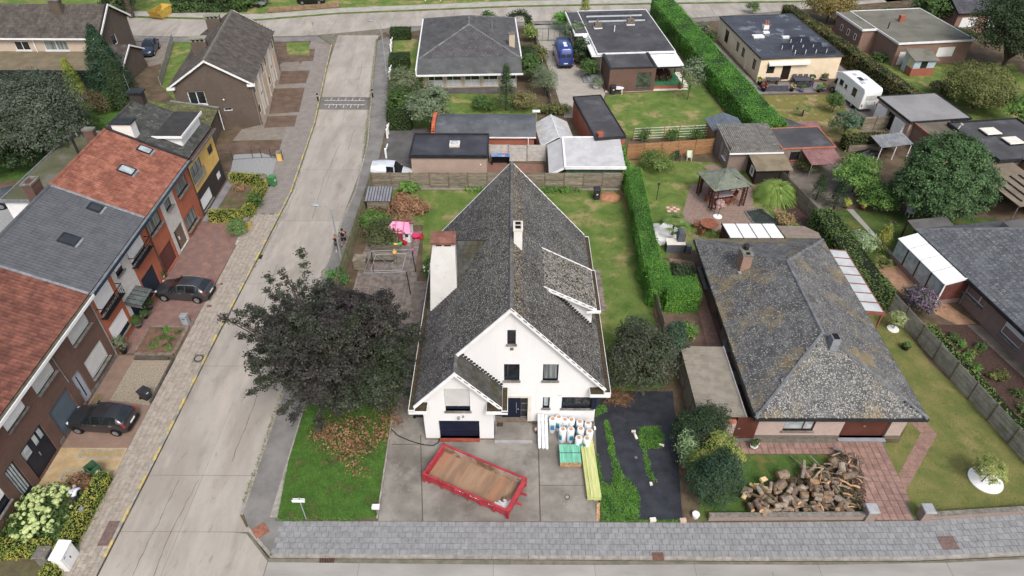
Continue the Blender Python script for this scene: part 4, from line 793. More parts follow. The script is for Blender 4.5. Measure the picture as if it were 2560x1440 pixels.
d5 = mk('door',RF.bx(MB(),46.5,47.72,.06,2.03,-.17,-.1),M('taupe_door',(118,104,90),(106,94,82),1,rough=.5),h3); mk('sidelight',RF.bx(MB(),46.08,46.48,.06,2.03,-.17,-.12),GLASS,h3); mk('handle',RF.bx(MB(),46.65,46.7,.9,1.2,-.1,-.04),PVC,d5)
skylight(r3,46.9,2.6,GLASSL,.95,1.2); skylight(r3,50.3,2.6,GLASSL,.85,1.1)
mk('party_flashing',MB().pp(V((XE,51.5,ZE+.03)),SV,(0,.22,0),(0,0,.12)),METD,r3); mk('downpipe',MB().cyl((XF+.06,51.5,.05),(XF+.06,51.5,5.5),.05,n=8),BRF,h3); mk('downpipe',MB().cyl((XF+.06,42.72,.05),(XF+.06,42.72,5.5),.05,n=8),BRF,h3)
# yellow end house with white dormer
o4 = [(56.0,57.2,3.55,4.42),(51.8,54.2,2.95,4.65),(51.85,54.25,.25,1.5),(56.2,57.1,.72,1.55)]
h4,r4 = rowbody('yellow rendered end house with dark roof and white box dormer',51.6,57.7,[(51.6,57.7,2.3,5.3,YEL,[o4[0],o4[1]]),(51.6,57.7,0,2.3,BRD,[o4[2],o4[3]])],PAN3,150)
rgutter(h4,51.6,57.7,M('grey_gutter',(120,118,116),(104,102,100),2),M('gutter_red',(96,74,66),(80,60,54),2),z=ZE-.12)
GRF = M('grey_frame',(96,98,100),(84,86,88),2,rough=.5)
win(RF,h4,*o4[0],GRF,GLASS); win(RF,h4,*o4[1],GRF,GLASSC,mull=(52.6,53.4)); win(RF,h4,*o4[2],GRF,GLASS,shut=.92,sm=SHUT,sill=STONE); win(RF,h4,*o4[3],GRF,GLASS,shut=.8,sm=SHUT)
bl = mk('balcony_rail',RF.bx(MB(),51.75,54.25,3.7,3.75,.1,.14).pp(RF.p(51.75,2.85,.1),(0,2.5,0),(.04,0,0),(0,0,.05)),ZINC,h4)
for k in range(17): u = 51.8+k*.15; mk('baluster',RF.bx(MB(),u,u+.03,2.9,3.7,.105,.135),ZINC,bl)
mk('wall',MB().prism([(-36.5,57.7,0),(XF,57.7,0),(XF,57.7,5.3),(XB,57.7,ZR-.15),(-36.5,57.7,4.6)],(0,.12,0)),BRD,h4)
dz = mk('dormer',MB().prism([(-28.7,53.15,5.5),(-28.7,53.15,7.1),(-32.4,53.15,7.1),(-32.4,53.15,6.4)],(0,4.3,0)),PVC,h4)
mk('dormer_roof',MB().box(-32.6,52.9,7.11,-28.45,57.7,7.24),M('dormer_felt',(66,66,66),(54,54,54),1,spots=(((96,96,92),1,.58,.72,.5),)),dz); mk('dormer_trim',MB().box(-28.45,52.85,7.07,-28.38,57.75,7.28).box(-32.6,52.82,7.07,-28.45,52.9,7.28),PVC,dz)
for k in range(4): mk('panel',MB().box(-28.7,53.25+k*1.05,5.65,-28.67,53.25+k*1.05+1.0,7.0),PVC,dz)
cc = mk('chimney',MB().box(-33.3,51.7,7.3,-31.7,52.6,8.95),CHIM,h4); mk('chimney_cap',MB().box(-33.4,51.6,8.95,-31.6,52.7,9.08),METD,cc)
cc = mk('chimney',MB().box(-34.0,56.9,7.8,-32.9,57.6,9.3),BRD,h4); mk('chimney_cap',MB().box(-34.15,56.75,9.3,-32.75,57.7,9.45),METD,cc); mk('aerial',MB().tube([(-33.9,57.2,9.4),(-33.9,57.2,11)],.02,5),ZINC,cc)
cc = mk('chimney',MB().box(-35.4,51.0,6.0,-34.6,51.5,8.7),BR1,h3); mk('chimney_cap',MB().box(-35.46,50.94,8.7,-34.54,51.56,8.82),STONE,cc)
# flat-roofed annex behind
an = T('annex','white flat-roofed rear annex with mossy roof behind the red-roofed terrace','annex',(-42,55,0)); mk('wall',MB().box(-43.8,49.5,0,-39.8,61.8,2.85),PVC,an)
mk('roof',MB().box(-43.9,49.4,2.86,-39.7,61.9,2.95),M('mossy_felt',(98,98,74),(82,86,62),.5,spots=(((116,112,104),.4,.5,.65,.7),)),an); mk('roof_edge',MB().box(-44.0,49.3,2.8,-43.9,62,3.08).box(-43.9,61.9,2.8,-39.7,62,3.08).box(-43.9,49.3,2.8,-39.7,49.4,3.08),ZINC,an)
mk('flue',MB().cyl((-41.2,57.5,2.9),(-41.2,57.5,4.6),.11).cyl((-41.2,57.5,4.6),(-41.2,57.5,4.75),.17),METD,an); mk('flue',MB().cyl((-43.2,61.2,2.9),(-43.2,61.2,3.9),.08),PVC,an)
# ------------------------------------------------------------ hipped bungalow on the right and its neighbours
def hip(parent,x0,x1,y0,y1,ze,zr,hf,hb,tm,tw,tl,kind,limit,ridge,bond=True,xr=None,fl=0):
    "hipped roof over a rectangle, ridge along y; hf/hb length of the front/back hips"
    xm = xr if xr is not None else (x0+x1)/2; A,B,C,D = V((x0,y0,ze)),V((x1,y0,ze)),V((x1,y1,ze)),V((x0,y1,ze)); R0,R1 = V((xm,y0+hf,zr)),V((xm,y1-hb,zr)); first = None
    for pts,lim in (([A,B,R0],limit),([B,C,R1,R0],limit//2),([D,A,R0,R1],limit),([C,D,R1],0)):
        s = slope(parent,pts,.1); o = pts[0]; u = (pts[1]-pts[0]).normalized(); n = u.cross(pts[2]-pts[0]).normalized(); n = n if n.z > 0 else -n; v = n.cross(u)
        if v.z < 0: v = -v
        tiled('roof_tile',s,o+V((0,0,.01)),u,v,[((p-o).dot(u),(p-o).dot(v)) for p in pts],tw,tl,.028,kind,tm,lim,bond)
        if fl and lim: flecks('lichen',s,o,u,v,[((p-o).dot(u),(p-o).dot(v)) for p in pts],fl,.045,M('lichen_grey',(170,170,164),(138,136,128),9,rnd=.2,rough=1))
        first = first or s
    for a,b in ((A,R0),(B,R0),(C,R1),(D,R1),(R0,R1)):
        d = b-a; n = max(2,int(d.length/.42)); q = d/n; side = q.cross(V((0,0,1))).normalized()*.13
        for k in range(n):
            p = a+q*k; mk('ridge_tile',MB().prism([p-side+V((0,0,-.02)),p-side*.5+V((0,0,.09)),p+side*.5+V((0,0,.09)),p+side+V((0,0,-.02))],q*1.02+V((0,0,.008))),ridge,first)
    return first
LICH = M('lichen_slate',(98,99,100),(80,81,83),.8,rnd=.16,rough=.85,spots=(((160,159,154),8,.54,.63,.45),((134,134,130),1.2,.52,.7,.4),((132,116,80),.3,.5,.64,.75),((80,82,84),3.5,.58,.68,.6)),bump=.3,bsc=40)
PINKB = M('pink_brick',(172,140,130),(148,116,108),3,brick=(.21,.075,(206,196,188),(156,108,98),.016),rough=.9)
REDP = M('redbrown_paint',(102,58,46),(90,50,40),1,rough=.55)
bg_ = T('bungalow','pink brick bungalow with lichen-covered grey hipped roof and red-brown garage door','bungalow',(20,35,0))
BF = Fr((0,26.85,0),(1,0,0),(0,-1,0)); BL = Fr((15.3,0,0),(0,1,0),(-1,0,0)); BRR = Fr((24.5,0,0),(0,1,0),(1,0,0)); BB = Fr((0,44.4,0),(1,0,0),(0,1,0))
ob = [(16.95,18.85,.75,2.2),(20.65,23.55,.05,2.15)]; wall(BF,bg_,15.3,24.5,2.35,ob,PINKB,zb=.0,dep=.3)
olb = [(30.6,31.8,.9,2.1),(33.6,34.8,.9,2.1),(36,38.4,.05,2.1),(40.6,43.2,.8,2.1)]; wall(BL,bg_,26.85,44.4,2.35,olb,M('purple_brick',(124,88,84),(104,74,70),2,brick=(.21,.075,(140,124,116),(100,68,64),.012)),dep=.3)
wall(BRR,bg_,26.85,44.4,2.35,[],MATS['purple_brick']); wall(BB,bg_,15.3,24.5,2.35,[(17,19,.1,2.1),(20.5,22.5,.9,2.1)],MATS['purple_brick'])
for a,b,c,d in ((17,19,.1,2.1),(20.5,22.5,.9,2.1)): win(BB,bg_,a,b,c,d,PVC,GLASS,mull=((a+b)/2,))
win(BF,bg_,*ob[0],DWOOD,GLASSL,mull=(18.2,),sill=STONE)
for q in (0,1,3): win(BL,bg_,*olb[q],PVC,GLASS,sill=STONE,shut=.55,sm=SHUT,sd=.3)
mk('porch_wall',BL.bx(MB(),36,38.4,.05,2.1,-.9,-.85),MATS['purple_brick'],bg_)
gdr = mk('garage_door',BF.bx(MB(),20.67,23.53,.05,2.13,-.24,-.19),REDP,bg_)
for k in range(16): mk('board',BF.bx(MB(),20.68+k*.178,20.68+k*.178+.17,.06,2.12,-.19,-.165),REDP,gdr)
mk('handle',BF.bx(MB(),22.0,22.14,1.0,1.06,-.165,-.1),ZINC,gdr); mk('threshold',BF.bx(MB(),20.6,23.6,0,.05,-.2,.28),M('threshold_blue',(150,156,166),(136,142,152),2),bg_)
mk('plinth',BF.bx(MB(),15.25,20.65,0,.28,0,.05).pp(BF.p(23.55,0),(1.0,0,0),(0,-.05,0),(0,0,.28)),PLINTH,bg_)
hr = hip(bg_,14.8,25.25,26.45,44.85,2.45,5.1,4.7,6.3,LICH,.46,.34,'flat',300,M('hip_tile',(118,122,126),(98,102,106),2,rnd=.12,spots=(((190,186,176),4,.6,.7,.6),)),xr=19.7,fl=2600)
mk('fascia',MB().box(14.76,26.38,2.2,25.3,26.45,2.44).box(14.74,26.45,2.2,14.8,44.9,2.44).box(25.25,26.45,2.2,25.31,44.9,2.44).box(14.8,44.85,2.2,25.25,44.92,2.44),METD,bg_); mk('soffit',MB().box(14.82,26.47,2.3,25.23,44.83,2.34),DWOOD,bg_)
BRC = M('chimney_brick',(158,108,88),(132,90,76),2,brick=(.21,.065,(176,160,146),(124,82,68),.012))
c_ = mk('chimney',MB().box(16.8,39.2,3.2,17.5,40.3,5.0),BRC,bg_); mk('chimney_cap',MB().box(16.74,39.14,5.0,17.56,40.36,5.09),STONE,c_); mk('chimney_pot',MB().lathe((17.15,40.0,5.09),[(.2,0),(.17,.2),(.24,.24),(.24,.34),(.15,.4)],10),METD,c_); mk('flue_liner',MB().box(17.02,39.3,5.09,17.3,39.55,5.13),BLACK,c_); mk('flashing',MB().box(16.66,38.9,3.3,17.64,39.2,3.62),LEAD,c_)
c_ = mk('chimney',MB().box(19.9,30.1,4.3,20.4,30.7,5.5),LEAD,bg_); mk('flue_liner',MB().box(19.98,30.16,5.5,20.32,30.64,5.55),BLACK,c_)
# glazed lean-to on its east side
lt = T('glass_veranda','lean-to veranda with clear panes and red-brown frame beside lichen-roofed bungalow','veranda',(26,39,0)); RTF = M('terracotta_frame',(148,92,78),(132,80,68),1,rough=.5)
for k in range(8):
    y = 36.2+k*1.05; mk('rafter',MB().pp((24.55,y-.04,2.42),(2.15,0,-.22),(0,.08,0),(0,0,.1)),RTF,lt)
    if k < 7: mk('pane',MB().pp((24.55,y+.05,2.47),(2.1,0,-.215),(0,.95,0),(0,0,.02)),M('veranda_pane',(214,219,220),(196,202,204),1,rough=.25,spec=.5,trans=.2),lt)
mk('beam',MB().box(26.62,36.15,2.12,26.74,43.6,2.27),RTF,lt); mk('beam',MB().pp((24.55,36.08,2.3),(2.2,0,-.22),(0,.07,0),(0,0,.16)),RTF,lt)
for y in (36.2,38.6,41.0,43.45): mk('post',MB().box(26.62,y,0,26.73,y+.11,2.14),RTF,lt)
# white pergola roof at the back of it, and sail
pg = T('pergola','white panel pergola roof with dark wood side behind lichen-roofed bungalow','pergola',(20,46,0))
for k in range(4): mk('roof_panel',MB().pp((17.72+k*1.11,44.95,2.5),(1.08,0,0),(-.12,2.2,-.15),(0,0,.03)),WHITE,pg)
for k in range(5): mk('rafter',MB().pp((17.68+k*1.11,44.95,2.4),(.05,0,0),(-.12,2.25,-.15),(0,0,.16)),METD,pg)
mk('side_panel',MB().prism([(17.75,45.0,0),(17.62,47.1,0),(17.62,47.1,2.2),(17.75,45.0,2.35)],(.05,0,0)),DWOOD,pg)
for x in (17.66,22.05): mk('post',MB().box(x,46.95,0,x+.1,47.05,2.24),METD,pg)
sa = T('sun_awning','brown-grey fabric awning stretched beside the white pergola roof','awning',(23.5,46,0)); mk('fabric',MB().prism([(22.3,44.95,2.5),(25.2,44.95,2.45),(25.4,46.1,2.2),(24.6,47.2,2.1),(22.25,47.1,2.2)],(0,0,.02)),M('awning_brown',(146,132,120),(132,118,106),2),sa)
for p in ((25.35,46.05),(24.55,47.1)): mk('post',MB().cyl((p[0],p[1],0),(p[0],p[1],2.18),.03),ZINC,sa)
# carport with corrugated cover along the boundary
cp_ = T('carport','corrugated brown-grey carport roof between fence and pink bungalow','carport',(13.4,30,0)); CORR = M('corrugated_brown',(146,139,126),(130,123,110),1.5,rough=.9,rnd=.03,spots=(((92,90,64),1.2,.56,.72,.5),))
for k in range(44):
    y = 27.1+k*.14; mk('roof_sheet',MB().prism([(11.6,y,1.78),(11.6,y+.07,1.8),(11.6,y+.14,1.78),(11.6,y+.14,1.76),(11.6,y,1.76)],(2.95,0,-.06)),CORR,cp_)
for x,y in ((11.7,27.4),(11.7,32.9),(14.4,27.4),(14.4,32.9)): mk('post',MB().box(x-.05,y-.05,0,x+.05,y+.05,1.7),WOODG,cp_)
mk('edge_trim',MB().box(14.56,27.1,1.6,14.62,33.3,1.76),PVC,cp_)
gw = T('garden_wall','grey brick garden wall with red coping beside red-brown gate','wall',(13,27,0)); mk('wall',MB().box(11.75,26.75,0,13.9,26.98,1.65),PINKB,gw)
for k in range(9): mk('coping_tile',MB().prism([(11.72+k*.24,26.68,1.65),(11.72+k*.24,26.87,1.77),(11.72+k*.24,27.06,1.65)],(.232,0,0)),M('red_coping',(176,104,80),(148,84,64),3,rnd=.12),gw)
gt = T('garden_gate','tall red-brown wooden garden gate beside pink brick wall','gate',(14.5,26.8,0))
for k in range(7): mk('board',MB().box(13.93+k*.195,26.78,.06,13.93+k*.195+.188,26.83,2.05),REDP,gt)
mk('handle',MB().box(14.1,26.74,1.0,14.24,26.78,1.06),ZINC,gt)
# far-right bungalow (turned)
rb_ = T('bungalow','brown brick bungalow with slate roof and white-roofed conservatory beside gravel beds','bungalow',(36.9,24.5,0),math.radians(9.2))
w2 = Fr((.5,0,0),(0,1,0),(-1,0,0)); orb = [(13.6,15.6,1.1,1.9),(9.6,11.5,.7,2.1),(5.6,8.2,.7,2.1),(1.5,3.5,.7,2.1)]
BRB = M('brown_pink_brick',(136,104,98),(112,86,82),2,brick=(.21,.075,(168,150,142),(110,80,76),.014)); wall(w2,rb_,.4,21.5,2.45,orb,BRB,dep=.25)
mk('wall',MB().box(.6,.4,0,11,21.5,2.4),BRB,rb_)
win(w2,rb_,*orb[0],PVC,GLASS,mull=(14.2,),sill=STONE,sd=.25); win(w2,rb_,*orb[1],PVC,GLASSC,sill=STONE,shut=.5,sm=SHUT,sd=.25); win(w2,rb_,*orb[2],PVC,GLASS,sill=STONE,shut=.8,sm=SHUT,sd=.25); win(w2,rb_,*orb[3],PVC,GLASS,sill=STONE,shut=.4,sm=SHUT,sd=.25)
SLT = M('blue_slate',(104,108,114),(88,92,98),1.1,rnd=.16,spots=(((170,168,162),6,.56,.66,.5),),bump=.3,bsc=40)
hip(rb_,0,11.5,0,22,2.5,4.9,5,4.2,SLT,.36,.34,'flat',300,MATS['hip_tile']); mk('fascia',MB().box(-.07,-.05,2.25,0,22.05,2.5).box(0,22,2.25,11.5,22.07,2.5),METD,rb_)
mk('dormer',MB().prism([(4.6,17.0,3.6),(7.9,17.0,3.6),(7.9,17.0,4.75),(5.0,17.0,4.5)],(0,2.4,0)),DASPH,rb_)
cs = mk('conservatory',MB().box(-1.6,15.6,0,.48,15.68,.45).box(-1.6,15.68,0,-1.52,21.6,.45).box(-1.6,21.6,0,.48,21.68,.45),BRB,rb_)
for k in range(4):
    mk('roof_panel',MB().pp((.5,15.62+k*1.5,2.55),(-2.2,0,-.5),(0,1.44,0),(0,0,.05)),WHITE,cs); mk('glazed_panel',MB().box(-1.58,15.75+k*1.47,.45,-1.54,15.75+k*1.47+1.38,2.0),GLASSL,cs)
    mk('post',MB().box(-1.62,15.62+k*1.49,.45,-1.5,15.72+k*1.49,2.05),DWOOD,cs)
mk('end_wall',MB().prism([(-1.55,15.6,.45),(.45,15.6,.45),(.45,15.6,2.4),(-1.55,15.6,2.0)],(0,.06,0)),M('maroon_panel',(112,66,58),(96,56,50),2,wave=('Z',8,.2)),cs); mk('end_frame',MB().pp((-1.68,15.52,0),(.12,0,0),(0,.08,0),(0,0,2.1)).pp((-1.7,15.5,2.0),(2.2,0,.5),(0,.1,0),(0,0,.14)),PVC,cs)
mk('downpipe',MB().cyl((.4,15.4,0),(.4,15.4,2.4),.05),ZINC,rb_)
mk('canopy',MB().pp((0,22.1,2.4),(3.6,0,0),(.2,1.3,0),(0,0,.06)),DASPH,rb_); mk('canopy_post',MB().box(.1,23.2,0,.2,23.3,2.4).box(3.6,23.2,0,3.7,23.3,2.4),DWOOD,rb_)

# ------------------------------------------------------------ flat-roofed buildings
FELT = M('roofing_felt',(84,84,88),(68,68,72),.35,rough=.75,spots=(((104,106,112),.4,.55,.7,.6),((60,58,56),1.5,.58,.72,.5)),bump=.2,bsc=30)
WETF = M('wet_felt_reflections',(66,68,76),(48,50,58),.4,rough=.25,spots=(((120,126,140),.5,.56,.64,.75),),bump=.15,bsc=20)  # pale blotches in the colour paint in reflections on the wet roof
def flatb(t,w_,d,h,ov,wm,rm,em,fo=(),lo=(),th=.22,par=.0,ro=(),front=None):
    "local building: width along x, depth along y; wall, roof and edge trim; fo/lo/ro openings of the front/left/right wall"
    wall(Fr((0,0,0),(1,0,0),(0,-1,0)),t,0,w_,h,fo,wm); wall(Fr((0,0,0),(0,1,0),(-1,0,0)),t,0,d,h,lo,wm); wall(Fr((w_,0,0),(0,1,0),(1,0,0)),t,0,d,h,ro,wm); wall(Fr((0,d,0),(1,0,0),(0,1,0)),t,0,w_,h,[],wm)
    r = mk('roof',MB().box(-ov,-ov,h,w_+ov,d+ov,h+.06),rm,t); e = .1; z0,z1 = h-th+.1,h+.12+par
    mk('roof_edge',MB().box(-ov-e,-ov-e,z0,w_+ov+e,-ov,z1).box(-ov-e,d+ov,z0,w_+ov+e,d+ov+e,z1).box(-ov-e,-ov,z0,-ov,d+ov,z1).box(w_+ov,-ov,z0,w_+ov+e,d+ov,z1),em,t)
    return r
FF,FL = Fr((0,0,0),(1,0,0),(0,-1,0)),Fr((0,0,0),(0,1,0),(-1,0,0))
PKB = M('salmon_brick',(186,162,146),(168,146,132),1,brick=(.21,.065,(170,156,144),(178,146,128),.01)); RDB = M('red_brick',(178,92,66),(158,78,56),1,brick=(.21,.065,(164,116,96),(150,72,52),.01))
t = T('garage','salmon brick garage with ponded flat roof and dome skylight beside white van','garage',(-9.8,58.2,0),0,local=True); r = flatb(t,7.3,4.2,2.45,.05,PKB,M('damp_felt_sheen',(70,70,76),(58,58,64),.5,rough=.3,spots=(((92,94,102),.4,.5,.75,.6),)),METD,par=.1)  # paler patches in the felt colour stand in for its faint sheen
k = mk('skylight',MB().box(3.6,1.7,2.5,4.6,2.7,2.72),BEIGE,t); mk('dome',MB().ball((4.1,2.2,2.72),.42,10,6,(1,1,.5)),GLASSL,k); mk('wall_lamp',MB().ball((6.7,-.06,1.6),.07,6,4),PVC,t)
t = T('garage','red brick garage with rounded grey felt roof behind the ponded flat garage','garage',(-8.0,62.8,0),0,local=True)
for f,a,b in ((FF,0,10.2),(Fr((0,4.8,0),(1,0,0),(0,1,0)),0,10.2)): wall(f,t,a,b,2.2,[],RDB)
wall(FL,t,0,4.8,2.9,[],RDB); wall(Fr((10.2,0,0),(0,1,0),(1,0,0)),t,0,4.8,2.2,[],RDB)
pr = [(-.15,2.25),(.5,2.55),(1.5,2.82),(2.4,2.9),(3.3,2.82),(4.3,2.55),(4.95,2.25)]
mk('roof',MB().prism([(0.1,y,z) for y,z in pr]+[(0.1,y,z-.1) for y,z in pr[::-1]],(10.3,0,0)),M('grey_felt_round',(98,102,106),(80,84,88),.6,rough=.5,spots=(((120,124,128),.8,.55,.7,.5),)),t)
mk('parapet',MB().prism([(-.25,y,z+.12) for y,z in pr]+[(-.25,4.95,0),(-.25,-.15,0)],(.3,0,0)),RDB,t)
for k in range(14): a = pr[min(5,k*6//14)]; y = -.15+k*5.1/14; z = np.interp(y+.18,[p[0] for p in pr],[p[1] for p in pr]); mk('coping_brick',MB().box(-.28,y,z+.1,.08,y+.35,z+.2),M('orange_coping',(206,108,72),(184,92,60),3,rnd=.12),t)
mk('gutter',MB().box(.1,-.25,2.1,10.4,-.14,2.2),PVC,t); mk('downpipe',MB().cyl((9.6,-.2,0),(9.6,-.2,2.15),.05),PVC,t)
t = T('garage','long red brick garage with dark flat roof beside white greenhouse','garage',(8.3,61.2,0),math.radians(9.5)); r = flatb(t,3.0,9.6,2.75,.0,RDB,FELT,METD,par=.05)
mk('chimney',MB().box(.25,.1,2.7,.75,.6,3.2).box(.2,.05,3.2,.8,.65,3.28),RDB,t)
t = T('house','flat-roofed bungalow with white eaves, solar tubes and brown box extension','house',(11.0,83.5,0),math.radians(5),local=True)
CRB = M('cream_brick',(222,208,180),(208,194,166),1,brick=(.22,.07,(200,188,166),(216,200,170),.008))
flatb(t,8.6,14.5,2.95,.55,CRB,FELT,PVC,fo=[(.6,2.2,.1,2.3),(5.8,8.2,.1,2.4)],lo=[(3.0,4.6,1,2.2),(8,9.6,1,2.2)],ro=[(3,5,.9,2.2)])
win(FF,t,.6,2.2,.1,2.3,METD,GLASS,mull=(1.4,)); win(FF,t,5.8,8.2,.1,2.4,METD,GLASS,mull=(7.0,)); win(FL,t,3,4.6,1,2.2,PVC,GLASS); win(FL,t,8,9.6,1,2.2,PVC,GLASS); win(Fr((8.6,0,0),(0,1,0),(1,0,0)),t,3,5,.9,2.2,PVC,GLASS)
mk('roof_wing',MB().box(-2.3,6.2,2.92,-.55,14.6,3.05),FELT,t); mk('roof_wing_edge',MB().box(-2.42,6.1,2.78,-2.3,14.7,3.12).box(-2.3,6.1,2.78,-.66,6.2,3.12),PVC,t); mk('wing_wall',MB().box(-1.8,6.6,0,0,14.4,2.9),CRB,t)
mk('box_step',MB().box(-1.3,-.6,2.6,0.2,6.1,2.8),PVC,t)
for y in (10.6,12.6):
    st = mk('solar_collector',MB().pp((.2,y,3.02),(7.8,0,0),(0,.55,.35),(0,-.02,.04)),M('solar_dark',(70,72,78),(56,58,64),2,rough=.2),t); mk('collector_rail',MB().box(.2,y-.1,3.02,8.0,y-.02,3.2),M('silver',(200,208,214),(180,190,196),2,rough=.35),st)
for x,y in ((.6,8.0),(5.2,9.0)):
    c_ = mk('chimney',MB().box(x,y,3.0,x+.95,y+.6,3.75),PLINTH,t); mk('flashing',MB().box(x-.08,y-.08,3.0,x+1.03,y+.68,3.12),PVC,c_); mk('flue_liner',MB().cyl((x+.4,y+.3,3.75),(x+.4,y+.3,4.1),.1),ZINC,c_)
mk('vent_pipe',MB().cyl((3.0,6.8,3),(3.0,6.8,3.8),.06),PVC,t)
BRNP = M('brown_cladding',(112,86,76),(104,80,70),1,rough=.7,wave=('Z',6,.06))
ex = mk('extension',MB().box(.1,-5.2,0,3.4,-5.15,2.95).box(5.2,-5.2,0,5.7,-5.15,2.95).box(3.4,-5.2,0,5.2,-5.15,.55).box(3.4,-5.2,2.35,5.2,-5.15,2.95).box(.1,-5.15,0,.15,-.2,2.95).box(5.65,-5.15,0,5.7,-.2,2.95),BRNP,t)
mk('extension_roof',MB().box(.15,-5.15,2.85,5.65,-.3,2.9),FELT,ex); mk('extension_edge',MB().box(.0,-5.3,2.95,5.8,-5.0,3.03).box(0,-5.0,2.95,.3,-.4,3.03).box(5.5,-5.0,2.95,5.8,-.4,3.03),METD,ex)
wx = mk('window',MB().box(3.4,-5.14,.55,3.47,-5.06,2.35).box(5.13,-5.14,.55,5.2,-5.06,2.35).box(3.3,-5.26,.45,5.3,-5.1,.55),GRF,ex); mk('pane',MB().box(3.47,-5.12,.55,5.13,-5.09,2.35),M('green_glass',(86,98,84),(52,60,50),2,rough=.08,spec=.6),wx)
mk('step',MB().box(-2.4,-2.4,0,.1,-.1,.15).box(-1.9,-2.0,.15,.1,-.1,.3).box(-1.4,-1.6,.3,.1,-.1,.45),M('step_grey',(140,142,144),(126,128,130),1),t)
pv_ = T('terrace_canopy','white slatted terrace canopy over teak dining set beside brown box extension','canopy',(17.1,79.9,0),math.radians(5),local=True)
for k in range(5): mk('roof_panel',MB().pp((0,k*.82,2.5+.03*k),(3.7,0,0),(0,.8,.03),(0,0,.05)),WHITE,pv_)
mk('beam',MB().box(-.05,-.12,2.38,3.8,-.02,2.55).box(3.7,-.02,2.38,3.8,4.0,2.58),METD,pv_)
for x,y in ((3.68,-.1),(3.68,3.4)): mk('post',MB().box(x,y,0,x+.12,y+.12,2.4),METD,pv_)
tr = T('terrace','green carpeted terrace with low brick front under the white canopy','terrace',(17.2,79.4,0),math.radians(5),local=True); mk('floor',MB().box(-.2,.2,0,3.7,4.2,.3),M('green_carpet',(58,128,84),(48,112,72),2),tr); mk('front_wall',MB().box(-.2,-.1,0,3.7,.2,.28),RDB,tr); mk('paving',MB().box(3.7,.2,0,4.4,4.2,.26).box(-6,-.6,0,4.2,-.1,.02),BEIGE,tr)
t = T('house','cream rendered bungalow with wet dark flat roof and tilted solar panels','house',(30.4,81.6,0),math.radians(6),local=True)
CRM = M('cream_render',(234,216,184),(226,206,174),1,rough=.9)
flo = [(3.0,4.1,.1,2.2),(1.0,2.0,1.0,2.1)]; llo = [(1.2,2.2,.9,2.2),(5,6,1,2.2),(7,8,1,2.2),(11,12.4,.6,2.3)]
flatb(t,10.3,15.0,2.95,.03,CRM,WETF,FELT,fo=flo,lo=llo,par=-.02); mk('door',FF.bx(MB(),3.02,4.08,.1,2.18,-.14,-.1),M('dark_door',(50,40,34),(40,32,28),2,rough=.4),t); win(FF,t,*flo[1],DWOOD,GLASS)
for q in llo: win(FL,t,*q,DWOOD,GLASS)
for y in (4,9): mk('downpipe',MB().cyl((-.08,y,0),(-.08,y,2.8),.05),BEIGE,t)
for x,y,n in ((4.6,1.0,4),(3.6,2.6,4),(5.6,4.6,2)):
    for k in range(n):
        s = mk('solar_panel',MB().pp((x+k*1.35,y,3.02),(1.3,0,0),(0,.7,.42),(0,-.03,.04)),M('solar_black',(34,38,48),(26,30,40),2,rough=.12,spec=.6),t); mk('bracket',MB().box(x+k*1.35-.03,y-.06,3.0,x+k*1.35+.03,y+.02,3.45),PVC,s)
for x,y,s in ((5.2,6.0,.6),(3.4,8.0,.5),(1.5,6.5,.9)): mk('skylight',MB().box(x,y,3.0,x+s*1.6,y+s,3.2),PVC,t)
mk('chimney',MB().box(4.0,9.5,3.0,4.7,10.2,3.5),PVC,t); mk('chimney_pot',MB().cyl((4.2,9.8,3.5),(4.2,9.8,4.1),.12).cyl((4.5,9.8,3.5),(4.5,9.8,4.1),.12),RDB,t)
mk('awning',MB().box(1.0,-.35,2.3,6.2,0,2.5).pp((1.0,-.42,2.12),(5.2,0,0),(0,.05,0),(0,0,.28)),M('awning_white',(244,244,238),(226,228,222),8),t)
t = T('house','brown brick bungalow with moss-grey flat roof and white roller shutters','house',(49.4,86.7,0),math.radians(7.5),local=True)
BRP = M('brown_brick',(150,116,102),(134,102,90),1,brick=(.21,.065,(142,122,110),(132,98,86),.01)); GRF2 = M('grey_felt',(122,120,110),(106,106,94),.4,spots=(((88,86,74),.5,.56,.68,.6),))
flo = [(5.8,8.2,.9,2.2),(2.8,3.8,1.3,2.1),(.6,1.7,.1,1.9)]; flatb(t,10.2,12.0,3.0,.12,BRP,GRF2,PVC,fo=flo,lo=[(5.4,6,1.2,2),(7,7.6,1.2,2),(8.6,9.2,1.2,2)])
for q in flo: win(FF,t,*q,PVC,GLASS,shut=.97,sm=SHUT)
for a in (5.4,7,8.6): win(FL,t,a,a+.6,1.2,2,PVC,GLASS)
mk('chimney',MB().box(4.3,7.2,3.0,5.0,7.7,3.9),RDB,t); mk('vent_pipe',MB().cyl((1.3,5.0,3),(1.3,5.0,3.9),.08),METD,t)
mk('wing',MB().box(-2.0,5.2,0,0,12.0,2.9),BRP,t); mk('wing_roof',MB().box(-2.15,5.1,2.92,-.13,12.1,3.06),GRF2,t); mk('wing_edge',MB().box(-2.25,5.0,2.85,-2.15,12.2,3.13).box(-2.15,5.0,2.85,-.23,5.1,3.13),PVC,t)
for a in (6.2,8.0,9.8): win(Fr((-2.0,0,0),(0,1,0),(-1,0,0)),t,a,a+.55,1.2,2.0,PVC,GLASS,dep=-.02)
t = T('garden_shed','small cream and blue lean-to shed on brick base beside brown brick bungalow','shed',(50.3,83.4,0),math.radians(7),local=True)
